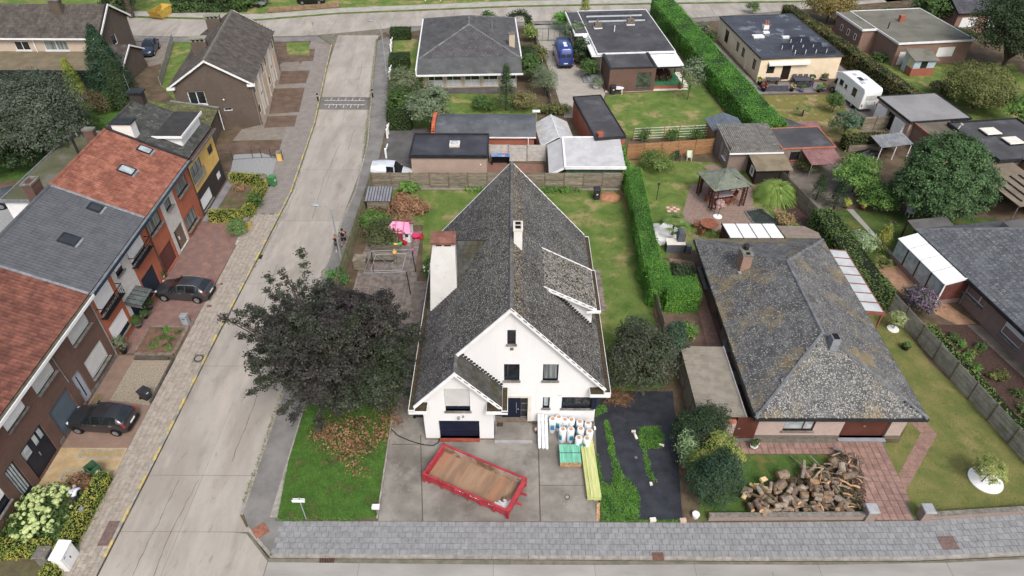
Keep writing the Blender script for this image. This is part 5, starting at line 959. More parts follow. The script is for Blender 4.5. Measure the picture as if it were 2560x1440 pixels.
mk('wall',MB().box(0,0,0,3.0,.06,1.0).box(0,.06,0,.06,2.2,1.0).box(2.94,.06,0,3.0,2.2,2.0),RDB,t); mk('front_panel',MB().box(0.05,.01,1.0,1.0,.05,2.1).box(1.9,.01,1.0,2.95,.05,1.9),M('pale_blue_panel',(180,196,210),(164,182,198),2),t); mk('side_panel',MB().prism([(.01,.1,1.0),(.01,2.2,.1),(.01,2.2,2.6),(.01,.1,2.15)],(.05,0,0)),M('cream_panel',(226,212,176),(212,198,160),2),t); mk('window_pane',MB().box(1.0,.02,1.0,1.9,.05,1.95),GLASS,t); mk('door',MB().box(-.04,1.3,.1,.0,2.05,2.1),M('pale_blue_door',(176,196,206),(160,180,192),2),t); mk('roof',MB().pp((-.2,-.25,2.05),(3.4,0,-.1),(0,2.6,.6),(0,0,.06)),GRF2,t)
t = T('house','brown brick house with dark tiled roof and white shutters beyond the far lawn','house',(63,98.5,0),math.radians(8),local=True)
wall(FF,t,0,12,3.0,[(.8,3.2,.8,2.3),(5.0,7.0,.4,2.3)],BRP); wall(FL,t,0,9,3.0,[],BRP)
for q in ((.8,3.2,.8,2.3),(5.0,7.0,.4,2.3)): win(FF,t,*q,METD,GLASS,shut=.95,sm=SHUT,sill=STONE)
s = slope(t,[(-.5,-.5,3.0),(12.5,-.5,3.0),(12.5,4.5,5.6),(-.5,4.5,5.6)]); tiled('roof_tile',s,(-.5,-.5,3.01),(1,0,0),(0,5,2.6),[(0,0),(13,0),(13,5.6),(0,5.6)],.45,.5,.03,'pan',M('dark_roof_tile',(84,86,92),(70,72,78),1.2,rnd=.14),60); mk('gable_wall',MB().prism([(0,.1,3.0),(0,9,3.0),(0,4.5,5.4)],(.1,0,0)),BRP,t); slope(t,[(-.5,9.5,3.0),(12.5,9.5,3.0),(12.5,4.5,5.6),(-.5,4.5,5.6)])
# garages and sheds by the round tree
t = T('garage','brick garage with grey flat roof and two white doors behind camper van','garage',(41.7,65.7,0),math.radians(8),local=True)
lo_ = [(.6,2.2,.1,2.0),(2.6,3.8,.1,2.0),(4.0,5.6,.1,2.0)]; flatb(t,6.6,6.0,2.5,.1,PKB,M('grey_flat_roof',(146,146,146),(130,130,130),.3,spots=(((84,80,74),.28,.62,.74,.8),)),METD,lo=lo_)
for q in (0,2): mk('garage_door',FL.bx(MB(),*lo_[q],-.1,.25),WHITE,t)
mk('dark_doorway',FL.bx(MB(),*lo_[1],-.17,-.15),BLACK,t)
t = T('storehouse','dark flat-roofed storehouse with two white rooflights behind the round tree','storehouse',(46.4,57.4,0),math.radians(8),local=True); flatb(t,7.5,7.6,2.6,.1,BRP,FELT,METD,par=.1)
for x,y in ((2.0,4.6),(2.9,2.5)): k = mk('rooflight',MB().box(x,y,2.62,x+1.5,y+1.3,2.85),METD,t); mk('rooflight_pane',MB().rbox(x-.05,y-.05,2.85,x+1.55,y+1.35,2.95,.04),M('opal_pane',(234,230,218),(220,214,200),2,rough=.3),k)
mk('corrugated_roof',MB().pp((2.2,-2.4,2.75),(6,0,-.1),(0,2.3,0),(0,0,.05)),M('blue_corrugated',(132,146,158),(116,130,142),2,rough=.5,wave=('Y',6,.5)),t); mk('roof_gutter',MB().box(2.0,-2.55,2.4,8.2,-2.4,2.75),PVC,t); mk('low_wall',MB().box(2.4,-2.3,0,8,-.1,2.6),BRP,t)
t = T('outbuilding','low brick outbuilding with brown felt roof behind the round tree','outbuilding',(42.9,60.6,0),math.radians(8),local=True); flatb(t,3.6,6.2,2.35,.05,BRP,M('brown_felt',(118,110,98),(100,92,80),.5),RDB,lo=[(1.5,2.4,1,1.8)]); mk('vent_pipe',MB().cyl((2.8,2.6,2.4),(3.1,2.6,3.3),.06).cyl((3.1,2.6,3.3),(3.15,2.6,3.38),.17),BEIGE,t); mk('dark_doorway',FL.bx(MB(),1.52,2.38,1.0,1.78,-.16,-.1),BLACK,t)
t = T('veranda','brown felt lean-to veranda with roof battens beyond the round tree','veranda',(44.5,50.3,0),math.radians(8),local=True)
mk('roof',MB().pp((-.2,-.2,2.2),(4.4,0,.2),(0,7.4,0),(0,0,.06)),M('veranda_felt',(138,126,108),(118,106,90),.6),t)
for k in range(4): mk('batten',MB().pp((.4+k*.9,.4,2.32+k*.042),(.1,0,0),(0,4.0,0),(0,0,.08)),METD,t)
for y in (0,3.4,6.8): mk('post',MB().cyl((-.05,y,0),(-.1,y,2.2),.05),ZINC,t)
mk('back_wall',MB().box(3.4,-.2,0,3.5,7,2.3),REDP,t)
t = T('lean_to','grey corrugated lean-to with white posts over garden clutter','lean-to',(37.4,61.9,0),math.radians(8),local=True); mk('roof',MB().pp((0,0,1.5),(3.4,0,.2),(0,2.2,.2),(0,0,.05)),M('grey_corrugated',(140,144,148),(118,122,126),1.5,wave=('X',5,.5)),t)
for x in (.1,1.7,3.3): mk('post',MB().cyl((x,.1,0),(x,.1,1.52),.05),PVC,t)
# brick sheds
CORG = M('corrugated_grey',(134,132,126),(110,108,102),2,rough=.9,rnd=.08,spots=(((196,190,178),5,.6,.68,.7),((84,80,70),2,.58,.7,.5)))
DBR = M('drab_brick',(134,112,102),(112,94,86),2,brick=(.21,.075,(150,140,130),(112,88,78),.014))
t = T('brick_shed','brick garden shed with lichened corrugated roof behind the gazebo','shed',(21.4,59.7,0),math.radians(3),local=True)
wall(FF,t,0,5.1,2.15,[],DBR); wall(FL,t,0,4.6,2.6,[(.7,1.7,.9,1.9),(2.2,3.1,.05,2.0)],DBR); wall(Fr((5.1,0,0),(0,1,0),(1,0,0)),t,0,4.6,2.4,[],DBR); wall(Fr((0,4.6,0),(1,0,0),(0,1,0)),t,0,5.1,2.6,[],DBR)
win(FL,t,.7,1.7,.9,1.9,PVC,GLASS,mull=(1.03,1.36),sill=WHITE,fw=.05); mk('door',FL.bx(MB(),2.22,3.08,.05,1.98,-.14,-.1),M('grey_door',(160,154,150),(142,136,132),2),t)
rr_ = mk('roof',MB().pp((-.15,-.2,2.18),(5.4,0,0),(0,5.0,.5),(0,0,.04)),ROOFU,t)
for k in range(27): mk('corrugation',MB().prism([(-.15+k*.2,-.22,2.22),(-.1+k*.2,-.22,2.3),(0+k*.2,-.22,2.3),(.05+k*.2,-.22,2.22)],(0,5.05,.5)),CORG,rr_)
mk('gutter',MB().box(-.15,-.34,2.08,5.25,-.22,2.2),PVC,t); mk('downpipe',MB().cyl((4.9,-.1,0),(4.9,-.1,2.1),.04),PVC,t)
mk('annex_wall',MB().box(2.0,-2.5,0,5.2,-.05,1.6),M('dark_green_wall',(52,46,42),(44,38,36),2),t); mk('annex_roof',MB().pp((1.8,-2.8,1.62),(3.6,0,0),(0,2.75,.38),(0,0,.06)),M('felt_brown',(134,122,100),(112,104,82),.8),t); win(Fr((2.0,0,0),(0,1,0),(-1,0,0)),t,-1.9,-1.1,.5,1.4,PVC,GLASSC,dep=-.01,fw=.1)
t = T('brick_shed','brick shed with tile-edged flat felt roof and maroon canopy','shed',(26.8,60.4,0),math.radians(5),local=True)
flatb(t,5.3,4.2,2.15,.0,DBR,FELT,M('orange_tile_edge',(198,122,92),(172,100,74),5),fo=[(.9,1.9,.9,1.8)],th=.1); win(FF,t,.9,1.9,.9,1.8,METD,GLASS,mull=(1.4,),sill=RDB)
mk('canopy',MB().pp((1.9,-2.6,1.75),(3.3,0,0),(0,2.55,.3),(0,0,.04)),M('maroon_corrugated',(150,110,108),(130,92,90),1.2,wave=('X',5,.5),spots=(((170,138,132),2,.58,.7,.5),)),t)
for x in (2.0,5.1): mk('canopy_post',MB().cyl((x,-2.5,0),(x,-2.5,1.75),.04),ZINC,t)
mk('back_canopy',MB().pp((3.8,4.3,1.9),(2.2,0,0),(0,1.6,.1),(0,0,.04)),MATS['maroon_corrugated'],t)
t = T('garden_shed','wooden shed with blue-grey corrugated gable roof behind the brick shed','shed',(21.1,65.0,0),math.radians(4),local=True)
mk('wall',MB().box(0,0,0,3.2,2.6,1.75),WOODB,t); GB = M('bluegrey_sheet',(104,114,126),(90,100,112),2,rough=.6,wave=('X',4,.4)); mk('roof',MB().pp((-.2,-.2,1.75),(1.85,0,.65),(0,3.0,0),(0,0,.05)),GB,t); mk('roof',MB().pp((3.4,-.2,1.75),(-1.75,0,.65),(0,3.0,0),(0,0,.05)),GB,t); mk('gable',MB().prism([(0,.02,1.75),(3.2,.02,1.75),(1.6,.02,2.35)],(0,.06,0)),WOODB,t)
t = T('garden_shed','small grey gabled shed with dark felt roof beside the long bright hedge','shed',(29.4,64.6,0),math.radians(38),local=True)
mk('wall',MB().box(0,0,0,2.2,3.4,1.6).prism([(0,0,1.6),(2.2,0,1.6),(1.1,0,2.2)],(0,3.4,0)),M('grey_board',(178,176,176),(160,158,158),2),t); mk('roof',MB().pp((-.15,-.15,1.58),(1.25,0,.7),(0,3.7,0),(0,0,.05)),FELT,t); mk('roof',MB().pp((2.35,-.15,1.58),(-1.25,0,.7),(0,3.7,0),(0,0,.05)),FELT,t)
# white-roofed shed, greenhouse
t = T('metal_shed','green sheet-metal shed with wide white corrugated roof behind the board fence','shed',(3.6,56.9,0),0,local=True)
mk('wall',MB().box(1.5,.1,0,6.9,4.6,2.0),M('green_sheet',(78,118,100),(66,104,88),2,wave=('X',6,.5)),t); WCR = M('white_corrugated',(196,197,199),(180,181,184),1,rough=.5,wave=('Y',5,.35),spots=(((140,138,134),1.6,.64,.72,.5),))
mk('roof',MB().pp((1.4,-.15,2.1),(5.75,0,0),(0,5.0,.5),(0,0,.05)),WCR,t); mk('roof_side',MB().pp((1.4,-.15,2.1),(-1.5,0,-.8),(0,5.0,.5),(0,0,.05)),WCR,t); mk('roof_trim',MB().box(1.3,-.3,2.0,7.2,-.16,2.28).pp((1.32,-.16,2.2),(.2,0,0),(0,5.0,.5),(0,0,.06)).pp((1.4,-.3,2.02),(-1.6,0,-.85),(0,.14,0),(0,0,.2)).pp((1.4,4.86,2.6),(5.8,0,0),(0,.12,0),(0,0,.12)),WHITE,t)
for x in (.05,): mk('post',MB().box(x,0,0,x+.08,.08,1.35).box(x,4.6,0,x+.08,4.68,1.85),PVC,t)
t = T('greenhouse','white-washed gabled greenhouse behind the white-roofed metal shed','greenhouse',(2.9,62.0,0),math.radians(7),local=True)
WW = M('whitewashed_glass',(228,230,232),(206,208,208),1.5,rough=.25,trans=.25)
for s in (0,1):
    for k in range(6): mk('pane',MB().pp((0 if s == 0 else 3.6,k*.85,1.5),(1.8 if s == 0 else -1.8,0,.95),(0,.82,0),(0,0,.02)),WW,t)
    for k in range(6): mk('pane',MB().box(0 if s == 0 else 3.58,k*.85,.05,.02 if s == 0 else 3.6,k*.85+.82,1.5),WW,t)
mk('frame',MB().box(-.04,-.05,0,.02,.0,1.52).box(3.58,-.05,0,3.64,.0,1.52).pp((-.05,-.06,1.46),(1.85,0,.98),(0,.06,0),(0,0,.08)).pp((3.65,-.06,1.46),(-1.85,0,.98),(0,.06,0),(0,0,.08)).box(1.76,0,2.42,1.84,5.1,2.5),PVC,t)
# grey hipped bungalow at the corner
t = T('bungalow','beige bungalow with dark grey hipped roof and row of curtained windows','bungalow',(-10.8,78.9,0),math.radians(3),local=True)
CB = M('beige_brick',(204,190,166),(190,174,150),1,brick=(.21,.065,(180,168,148),(196,178,150),.008)); fo = [(.6+k*2.2,2.4+k*2.2,.35,1.95) for k in range(5)]
wall(FF,t,0,11.3,2.3,fo,CB); wall(FL,t,0,15.5,2.5,[(6,8,1,2.2),(10,12,1,2.2)],CB); wall(Fr((11.3,0,0),(0,1,0),(1,0,0)),t,0,15.5,2.5,[],CB); wall(Fr((0,15.5,0),(1,0,0),(0,1,0)),t,0,11.3,2.5,[],CB)
for q in fo: w_ = win(FF,t,*q,PVC,GLASS,mull=(q[0]+.75,),fw=.06); mk('curtain',FF.bx(MB(),q[0]+.08,q[1]-.08,.45,1.15,-.11,-.1),M('lace',(226,230,234),(196,202,208),8),w_)
for q in ((6,8,1,2.2),(10,12,1,2.2)): win(FL,t,*q,PVC,GLASS)
SG = M('dark_slate_roof',(92,92,94),(78,78,80),.8,rnd=.12,spots=(((150,148,138),4,.6,.7,.45),),bump=.3,bsc=40); hip(t,-.6,11.9,1.9,16.3,3.0,5.2,5.6,5.6,SG,.42,.36,'flat',150,MATS['hip_tile'])
mk('veranda_roof',MB().pp((-.6,-1.2,2.35),(12.5,0,0),(0,3.15,.68),(0,0,.07)),M('veranda_grey',(96,98,98),(82,84,84),.8,rough=.7,spots=(((120,120,112),.9,.56,.7,.5),)),t); mk('gutter',MB().box(-.65,-1.34,2.2,12,-1.2,2.38).box(-.75,-1.2,2.3,-.6,16.3,3.05).box(11.9,1.9,2.85,12.05,16.3,3.05),PVC,t)
c_ = mk('chimney',MB().box(10.6,4.6,3.0,11.3,5.2,4.9),CB,t); mk('chimney_cap',MB().box(10.55,4.55,4.9,11.35,5.25,5.0).cyl((10.95,4.9,5.0),(10.95,4.9,5.25),.14),STONE,c_); mk('vent_pipe',MB().cyl((8.6,9,4.1),(8.6,9,5.2),.09),ZINC,t); mk('terrace',MB().box(1.5,-1.3,0,11.2,0,.2),DASPH,t)
# ------------------------------------------------------------ houses beyond on the left
t = T('house','dark brown brick house with tiled gable roof and pale panelled street side','house',(-36.0,68.45,0),math.radians(7.2),local=True)
DKB = M('dark_brown_brick',(104,90,80),(88,76,68),.8,rough=.9,brick=(.21,.065,(112,102,92),(76,64,58),.01),spots=(((92,92,62),.35,.6,.75,.5),)); PANB = M('beige_panel',(206,190,170),(194,178,158),1.5,rough=.8); BTL = M('brown_roof_tile',(92,86,82),(74,70,66),1.2,rnd=.2,spots=(((140,134,122),4,.62,.72,.45),))
gt_ = lambda u: 5.0+2.5*(1-abs(u-4.05)/4.05)
fo = [(1.35,3.1,2.75,4.2),(4.6,5.5,1.85,2.2)]; wall(FF,t,0,8.1,lambda u: gt_(u)-.1,fo,DKB,brk=(4.05,)); win(FF,t,*fo[0],PVC,GLASS,mull=(2.22,),sill=PVC); win(FF,t,*fo[1],PVC,GLASS); mk('wall_lamp',MB().ball((4.9,-.08,3.2),.1,6,4),PVC,t)
FR_ = Fr((8.1,0,0),(0,1,0),(1,0,0)); wall(FL,t,0,15.2,4.9,[],DKB); wall(Fr((0,15.2,0),(1,0,0),(0,1,0)),t,0,8.1,lambda u: gt_(u)-.1,[],DKB,brk=(4.05,))
ro = []
for k in range(2):
    b = .3+k*7.5; ro += [(b+.2,b+1.2,3.3,4.4),(b+2.3,b+3.7,.3,4.6),(b+4.6,b+5.4,3.2,4.3),(b+5.8,b+6.8,3.2,4.5),(b+.4,b+1.4,.9,2.0)]
wall(FR_,t,0,15.2,4.9,[q for q in ro if q[3]-q[2] < 3],PANB)
for q in ro:
    if q[3]-q[2] > 3: w_ = mk('panel_bay',FR_.bx(MB(),*q,0,.06),PVC,t); mk('pane',FR_.bx(MB(),q[0]+.1,q[1]-.1,2.2,2.35,.06,.07),GLASS,w_)
    else: win(FR_,t,*q,PVC,GLASS,fw=.06,dep=.05)
for k in range(7): mk('pilaster',FR_.bx(MB(),.1+k*2.48,.3+k*2.48,0,4.9,0,.12),M('brown_pilaster',(120,104,88),(104,90,76),2) if k in (0,6) else PANB,t)
for s in (0,1):
    a = (-.35 if s == 0 else 8.45); rs = slope(t,[(a,-.3,4.85),(a,15.5,4.85),(4.05,15.5,7.6),(4.05,-.3,7.6)]); v_ = V((4.05-a,0,2.75)); tiled('roof_tile',rs,(a,-.3,4.86),(0,1,0),v_,[(0,0),(15.8,0),(15.8,v_.length-.03),(0,v_.length-.03)],.3,.36,.03,'pan',BTL,150)
    barge(t,(4.05,-.3,7.66),(a,-.3,4.9),-1,.22); barge(t,(4.05,15.5,7.66),(a,15.5,4.9),1,.22)
for k in range(40): mk('ridge_tile',MB().prism([(3.9,-.3+k*.395,7.55),(3.97,-.3+k*.395,7.7),(4.13,-.3+k*.395,7.7),(4.2,-.3+k*.395,7.55)],(0,.385,.012)),M('lichen_ridge',(124,122,112),(104,102,92),4,rnd=.12),rs)
mk('eaves_end',MB().box(7.75,-.36,4.6,8.55,-.05,4.85).box(-.45,-.36,4.6,.35,-.05,4.85),PVC,t)
for y in (5.2,12.6):
    c_ = mk('chimney',MB().box(1.5,y,5.5,3.1,y+.7,7.6),DKB,t); mk('chimney_cap',MB().box(1.4,y-.1,7.9,3.2,y+.8,8.02),M('lichen_stone',(150,152,136),(130,132,116),4),c_); mk('cap_pier',MB().box(1.5,y,7.6,1.7,y+.7,7.9).box(2.0,y,7.6,2.15,y+.7,7.9).box(2.45,y,7.6,2.6,y+.7,7.9).box(2.9,y,7.6,3.1,y+.7,7.9),MATS['lichen_stone'],c_); mk('flashing',MB().pp((1.5,y-.05,5.75),(1.6,0,1.05),(0,.06,0),(0,0,.18)),LEAD,c_)
t = T('annex','small annex with mossy tiled lean-to roof against dark brown brick house','annex',(-35.6,63.6,0),math.radians(7.2),local=True)
mk('wall',MB().prism([(0,0,0),(4.2,0,0),(4.2,0,2.4),(0,0,3.3)],(0,4.4,0)),DKB,t); rs = slope(t,[(-.2,-.2,3.45),(4.5,-.2,2.45),(4.5,4.4,2.45),(-.2,4.4,3.45)]); tiled('roof_tile',rs,(4.5,-.2,2.46),(0,1,0),(-4.7,0,1.0),[(0,0),(4.6,0),(4.6,4.8),(0,4.8)],.32,.38,.03,'pan',M('mossy_tile',(98,100,66),(80,78,58),1.4,rnd=.18,spots=(((116,124,70),1.5,.5,.66,.6),)),60); mk('flashing',MB().pp((-.2,4.3,3.5),(4.7,0,-1.0),(0,.12,0),(0,0,.1)),LEAD,t); mk('downpipe',MB().cyl((4.45,4.2,0),(4.45,4.2,2.5),.05),PVC,t)
t = T('house','long beige brick house with dark tile roof and lean-to beyond the trees','house',(-50.2,82.5,0))
BGB = M('buff_brick',(206,190,172),(194,176,158),1,brick=(.21,.065,(188,174,160),(196,174,154),.008)); f = Fr((0,82.5,0),(1,0,0),(0,-1,0)); fo = [(-60.9,-59.1,3.3,4.4),(-57.3,-54.4,3.3,4.5),(-66,-64,3.3,4.4)]
wall(f,t,-78,-50.2,4.95,fo,BGB)
for q in fo: win(f,t,*q,PVC,GLASS if q[0] < -58 else GLASSC,mull=((q[0]+q[1])/2,),sill=PVC)
gt2 = lambda u: 4.9+2.6*(1-abs(u-86.3)/3.9); g_ = Fr((-50.2,0,0),(0,1,0),(1,0,0)); wall(g_,t,82.5,90.1,gt2,[(85.0,86.2,2.9,4.2)],DKB,brk=(86.3,)); win(g_,t,85.0,86.2,2.9,4.2,PVC,GLASS)
for s,y in ((0,82.1),(1,90.5)):
    rs = slope(t,[(-78,y,4.95),(-49.9,y,4.95),(-49.9,86.3,7.6),(-78,86.3,7.6)]); v_ = V((0,86.3-y,2.65)); tiled('roof_tile',rs,(-78,y,4.96),(1,0,0),v_,[(0,0),(28,0),(28,v_.length-.02),(0,v_.length-.02)],.32,.38,.03,'pan',M('dark_brown_tile',(94,88,82),(76,70,66),1.2,rnd=.18,spots=(((150,100,76),1.1,.68,.74,.6),)),100 if s == 0 else 0)
mk('bargeboard',MB().pp((-49.9,86.3,7.7),(0,-4.25,-2.7),(.08,0,0),(0,0,-.25)).pp((-49.9,86.3,7.7),(0,4.3,-2.72),(.081,0,0),(0,0,-.25)),PVC,t); mk('gutter',MB().box(-78,81.95,4.78,-49.9,82.1,4.95),PVC,t); mk('downpipe',MB().cyl((-58.3,82.3,2.9),(-58.3,82.3,4.8),.06),PVC,t)
c_ = mk('chimney',MB().box(-56.2,84.9,6.3,-55.0,85.7,8.4),DKB,t); mk('chimney_cap',MB().box(-56.3,84.8,8.4,-54.9,85.8,8.55),STONE,c_); mk('flashing',MB().pp((-55.0,84.8,6.4),(.1,0,0),(0,.9,.56),(0,0,.25)),LEAD,c_)
mk('lean_to_roof',MB().pp((-64,77.9,2.65),(14.2,0,0),(0,4.55,.5),(0,0,.06)),M('brown_sheet',(124,112,90),(106,98,76),.8),t); mk('lean_to_fascia',MB().box(-64,77.8,2.45,-49.8,77.9,2.72),METD,t)
for k in range(8): mk('lean_to_post',MB().box(-63.9+k*2,77.95,0,-63.8+k*2,78.05,2.5),DWOOD,t)
mk('lean_to_glazing',MB().box(-63.8,78.0,.6,-50,78.03,2.4),GLASS,t)
t = T('garage','dark brick garage with steep tile roof beside the parked blue car','garage',(-47.5,80.2,0)); mk('wall',MB().box(-49.9,80.2,0,-47.3,85.6,2.4).prism([(-47.3,80.2,2.4),(-47.3,85.6,2.4),(-47.3,82.9,3.7)],(-2.5,0,0)),DKB,t)
for y in (79.9,85.9):
    rs = slope(t,[(-50,y,2.3),(-47.1,y,2.3),(-47.1,82.9,3.85),(-50,82.9,3.85)]); v_ = V((0,82.9-y,1.55)); tiled('roof_tile',rs,(-50,y,2.31),(1,0,0),v_,[(0,0),(2.9,0),(2.9,v_.length-.02),(0,v_.length-.02)],.32,.38,.03,'pan',MATS['dark_brown_tile'],40 if y < 80 else 0)
mk('bargeboard',MB().pp((-47.1,82.9,3.95),(0,-3.1,-1.6),(.08,0,0),(0,0,-.2)).pp((-47.1,82.9,3.95),(0,3.1,-1.6),(.081,0,0),(0,0,-.2)),PVC,t)

# ------------------------------------------------------------ foliage colours
def leafm(n,a,b,sc=.9,r=.28,sp=(),tr=.25): return M(n,a,b,sc,rough=.6,rnd=r,spots=sp,trans=tr,spec=.3)
BEECH = leafm('copper_beech_leaf',(62,57,57),(56,68,46),.22,.5,(((80,72,75),.6,.6,.75,.4),((72,86,48),.5,.54,.75,.6)),tr=.12)
YEW = leafm('yew_leaf',(58,82,50),(44,66,40),1); YELC = leafm('golden_conifer_leaf',(164,172,78),(124,146,60),1,.3); SPRU = leafm('spruce_leaf',(62,92,64),(46,72,50),1); BRT = leafm('bright_hedge_leaf',(110,172,44),(80,146,36),.9,.3,(((64,112,32),2.2,.56,.7,.6),((140,140,60),1.3,.68,.76,.5))); BRTS = leafm('thuja_leaf',(106,170,46),(80,146,38),.6,.28,(((66,116,34),1.6,.56,.7,.6),((146,150,64),.9,.66,.76,.4)))
GRN = leafm('mid_green_leaf',(92,124,56),(70,102,44),.8); GRN2 = leafm('fresh_green_leaf',(114,156,62),(88,130,48),.8); DGR = leafm('dark_green_leaf',(70,92,54),(54,74,42),.8); ROUND = leafm('glossy_tree_leaf',(92,128,72),(62,94,52),.6,.34); SILV = leafm('silver_leaf',(104,116,98),(62,76,56),.5,.3); OLIV = leafm('olive_leaf',(124,130,66),(98,108,52),.6); GOLD = leafm('privet_leaf',(176,176,62),(116,140,46),1.6,.25); BRWN = leafm('dead_leaf',(170,130,94),(136,96,66),1.5,.3,tr=.1); AUT = leafm('autumn_leaf',(150,128,62),(118,112,50),.8); GREY = leafm('grey_green_leaf',(128,146,112),(104,122,88),.8); BOX = leafm('box_leaf',(76,104,40),(58,84,32),1); DRYH = leafm('dry_hedge_leaf',(132,124,66),(74,92,40),.5,.28)
# copper beech and dead branches under it
bb = [(-.1,.3,4.3,3.8,3.3,3.1),(2.4,-.6,3.2,2.6,2.6,2.2)]
for k in range(56):
    a,e = k*2.399,math.asin(random.uniform(-.35,1)); q = random.uniform(.6,.9); bb.append((-.1+math.cos(a)*math.cos(e)*5.1*q,.2+math.sin(a)*math.cos(e)*4.4*q,4.3+math.sin(e)*4.2*q,random.uniform(.7,1.3),random.uniform(.7,1.3),random.uniform(.4,.8)))
for k in range(64):                                              # pointed sprays reaching out of the crown
    a = k*2.399; e = math.asin(random.uniform(-.3,.95)); l = random.uniform(4.5,5.6)
    if 1.9 < a % 6.283 < 3.5: l *= random.uniform(1.05,1.32)
    for f_ in (.7,.8,.9,.97,1.03): w_ = .62*(1.12-f_)+.1; bb.append((-.1+math.cos(a)*math.cos(e)*l*f_,.2+math.sin(a)*math.cos(e)*l*f_*.9,4.2+math.sin(e)*l*f_*.9+.1*f_,w_*1.2,w_*1.2,w_*.55))
tree('beech_tree','large spreading copper beech tree with dark purple foliage beside white house','tree',-11.0,29.8,bb,BEECH,96000,.08,2.2,.28,clump=.13,limbn=90,inner=.4,per=26)
db = T('brush_pile','heap of cut branches with withered orange-brown leaves under copper beech','brush pile',(-10.2,26.4,0)); c,nr = blobleaves([(-10.2,26.7,.5,2.2,1.3,.6),(-9.6,25.4,.4,1.3,1.0,.5),(-9.2,24.4,.15,.5,.6,.2),(-7.9,27.9,.4,1.0,1.6,.5),(-11.6,26.6,.4,.9,.9,.4)],1900,.24,9,.2); vs,fs = leafquads(c,nr,.085,.5,.9); vs[:,2] = np.maximum(vs[:,2],.02); rawmesh('withered_foliage',vs,fs,BRWN,db)
mb = MB()
for k in range(22): x,y = random.uniform(-11.8,-8.2),random.uniform(25,28.4); a = random.uniform(-2.4,-.7); mb.tube([(x,y,.1),(x+math.cos(a)*.8,y+math.sin(a)*.8,.4),(x+math.cos(a)*1.6,y+math.sin(a)*1.5,.15)],[.03,.02,.008],5)
mk('branches',mb,BARK,db,kind='stuff')
db = T('brush_pile','pile of dry orange-brown branches on the back lawn beside pink playhouse','brush pile',(-9.9,52.4,0)); c,nr = blobleaves([(-9.7,52.6,.5,1.7,1.3,.7),(-8.4,52.2,.3,.8,.7,.3),(-10.4,54.0,.3,.6,.8,.4),(-9.8,50.9,.2,.8,.6,.25)],3600,.2,14,.3); vs,fs = leafquads(c,nr,.11,.5,.8); vs[:,2] = np.maximum(vs[:,2],.02); rawmesh('withered_foliage',vs,fs,BRWN,db)
mb = MB()
for k in range(16): x,y = random.uniform(-11,-8.6),random.uniform(50.6,53); a = random.uniform(-2.6,-.6); mb.tube([(x,y,.4),(x+math.cos(a)*.9,y+math.sin(a)*.9,.25),(x+math.cos(a)*1.8,y+math.sin(a)*1.7,.06)],[.03,.02,.008],5)
mk('branches',mb,M('pale_branch',(150,134,112),(124,108,90),4),db,kind='stuff')
# near shrubs and conifers
tree('shrub','large dark-leaved shrub between white house and corrugated carport','shrub',8.6,31.2,[(0,0,2.2,2.1,1.9,2.2),(-1.2,.3,1.8,1.2,1.3,1.8),(1.3,.4,2.0,1.1,1.3,2.0),(0,1.6,2.6,1.5,1.0,1.7),(-.3,2.4,2.9,.9,.7,1.2)],leafm('dark_shrub_leaf',(82,88,72),(70,82,54),.6,.35,(((120,104,96),1.2,.66,.76,.5),)),12000,.09,1,.1,clump=.2)
tree('shrub','dark blue-green upright shrub by the weathered fence','shrub',11.2,33.6,[(0,0,1.6,.9,.9,1.6),(.2,.3,2.4,.5,.6,.8)],leafm('blue_green_leaf',(72,100,74),(54,80,58),1),3500,.08,.5,.05,clump=.15)
def conifer(name,label,x,y,r,h,mat,n,leaf=.08,cat='conifer',z0=0,pw=.75,group=None,spread=.12,asp=.32):
    t_ = T(name,label,cat,(x,y,z0),group=group); k = n//10; u = RNG.random(k)**pw; rr = r*(1-u)**.75*(1.0+.18*np.sin(u*40)); a = RNG.uniform(0,6.283,k); tw = RNG.uniform(.72,1.05,k); c = np.stack([x+rr*np.cos(a)*tw,y+rr*np.sin(a)*tw,z0+.12+u*(h-.1)],1)
    c = (c[:,None]+RNG.normal(0,spread,(k,10,3))*[1,1,1.2]).reshape(-1,3); c[:,2] = np.maximum(c[:,2],z0+.03); nn = np.stack([np.cos(a),np.sin(a),np.full(k,.5)],1).repeat(10,0); vs,fs = leafquads(c,nn,leaf,asp,.6); rawmesh('foliage',vs,fs,mat,t_)
    mk('trunk',MB().cyl((x,y,z0),(x,y,z0+h*.8),r*.14,.02,7),BARK,t_); return t_
def conif(px,py,r,h,mat,n,label,leaf=.08,name='conifer',**k): p = G(px,py); return conifer(name,label,p.x,p.y,r,h,mat,n,leaf,**k)
tree('yew_bush','broad dark green yew bush beside grey brick garden wall','bush',11.7,26.2,[(0,0,1.4,1.7,1.4,1.5),(.5,.5,1.9,1.1,.9,1.2),(-.8,.1,1.3,1.1,1.0,1.2)],YEW,7500,.085,.5,.1,clump=.16,asp=.35)
tree('conifer','golden yellow-green feathery conifer between two dark evergreens','conifer',12.1,24.2,[(.2,.4,1.9,.95,.8,1.3),(-.9,-.3,1.3,.8,.7,1.1),(.9,-.1,1.5,.6,.6,1.0)],YELC,5200,.085,.5,.08,clump=.13,asp=.3)
tree('conifer','dense dark green evergreen bush at the front of the black sheeted bed','conifer',11.7,22.5,[(0,0,1.6,1.45,1.2,1.8),(.5,.6,2.3,.9,.8,1.1),(-.6,.2,1.4,1.0,1.0,1.4)],SPRU,8500,.085,.5,.1,clump=.16,asp=.35)
tree('shrub','pale variegated shrub with light leaves among the dark evergreens','shrub',10.6,25.3,[(0,0,1.2,.6,.6,1.1),(.1,-.7,.9,.5,.5,.8)],leafm('variegated_leaf',(150,176,124),(100,134,82),2),1800,.07,.4,.04,clump=.14)
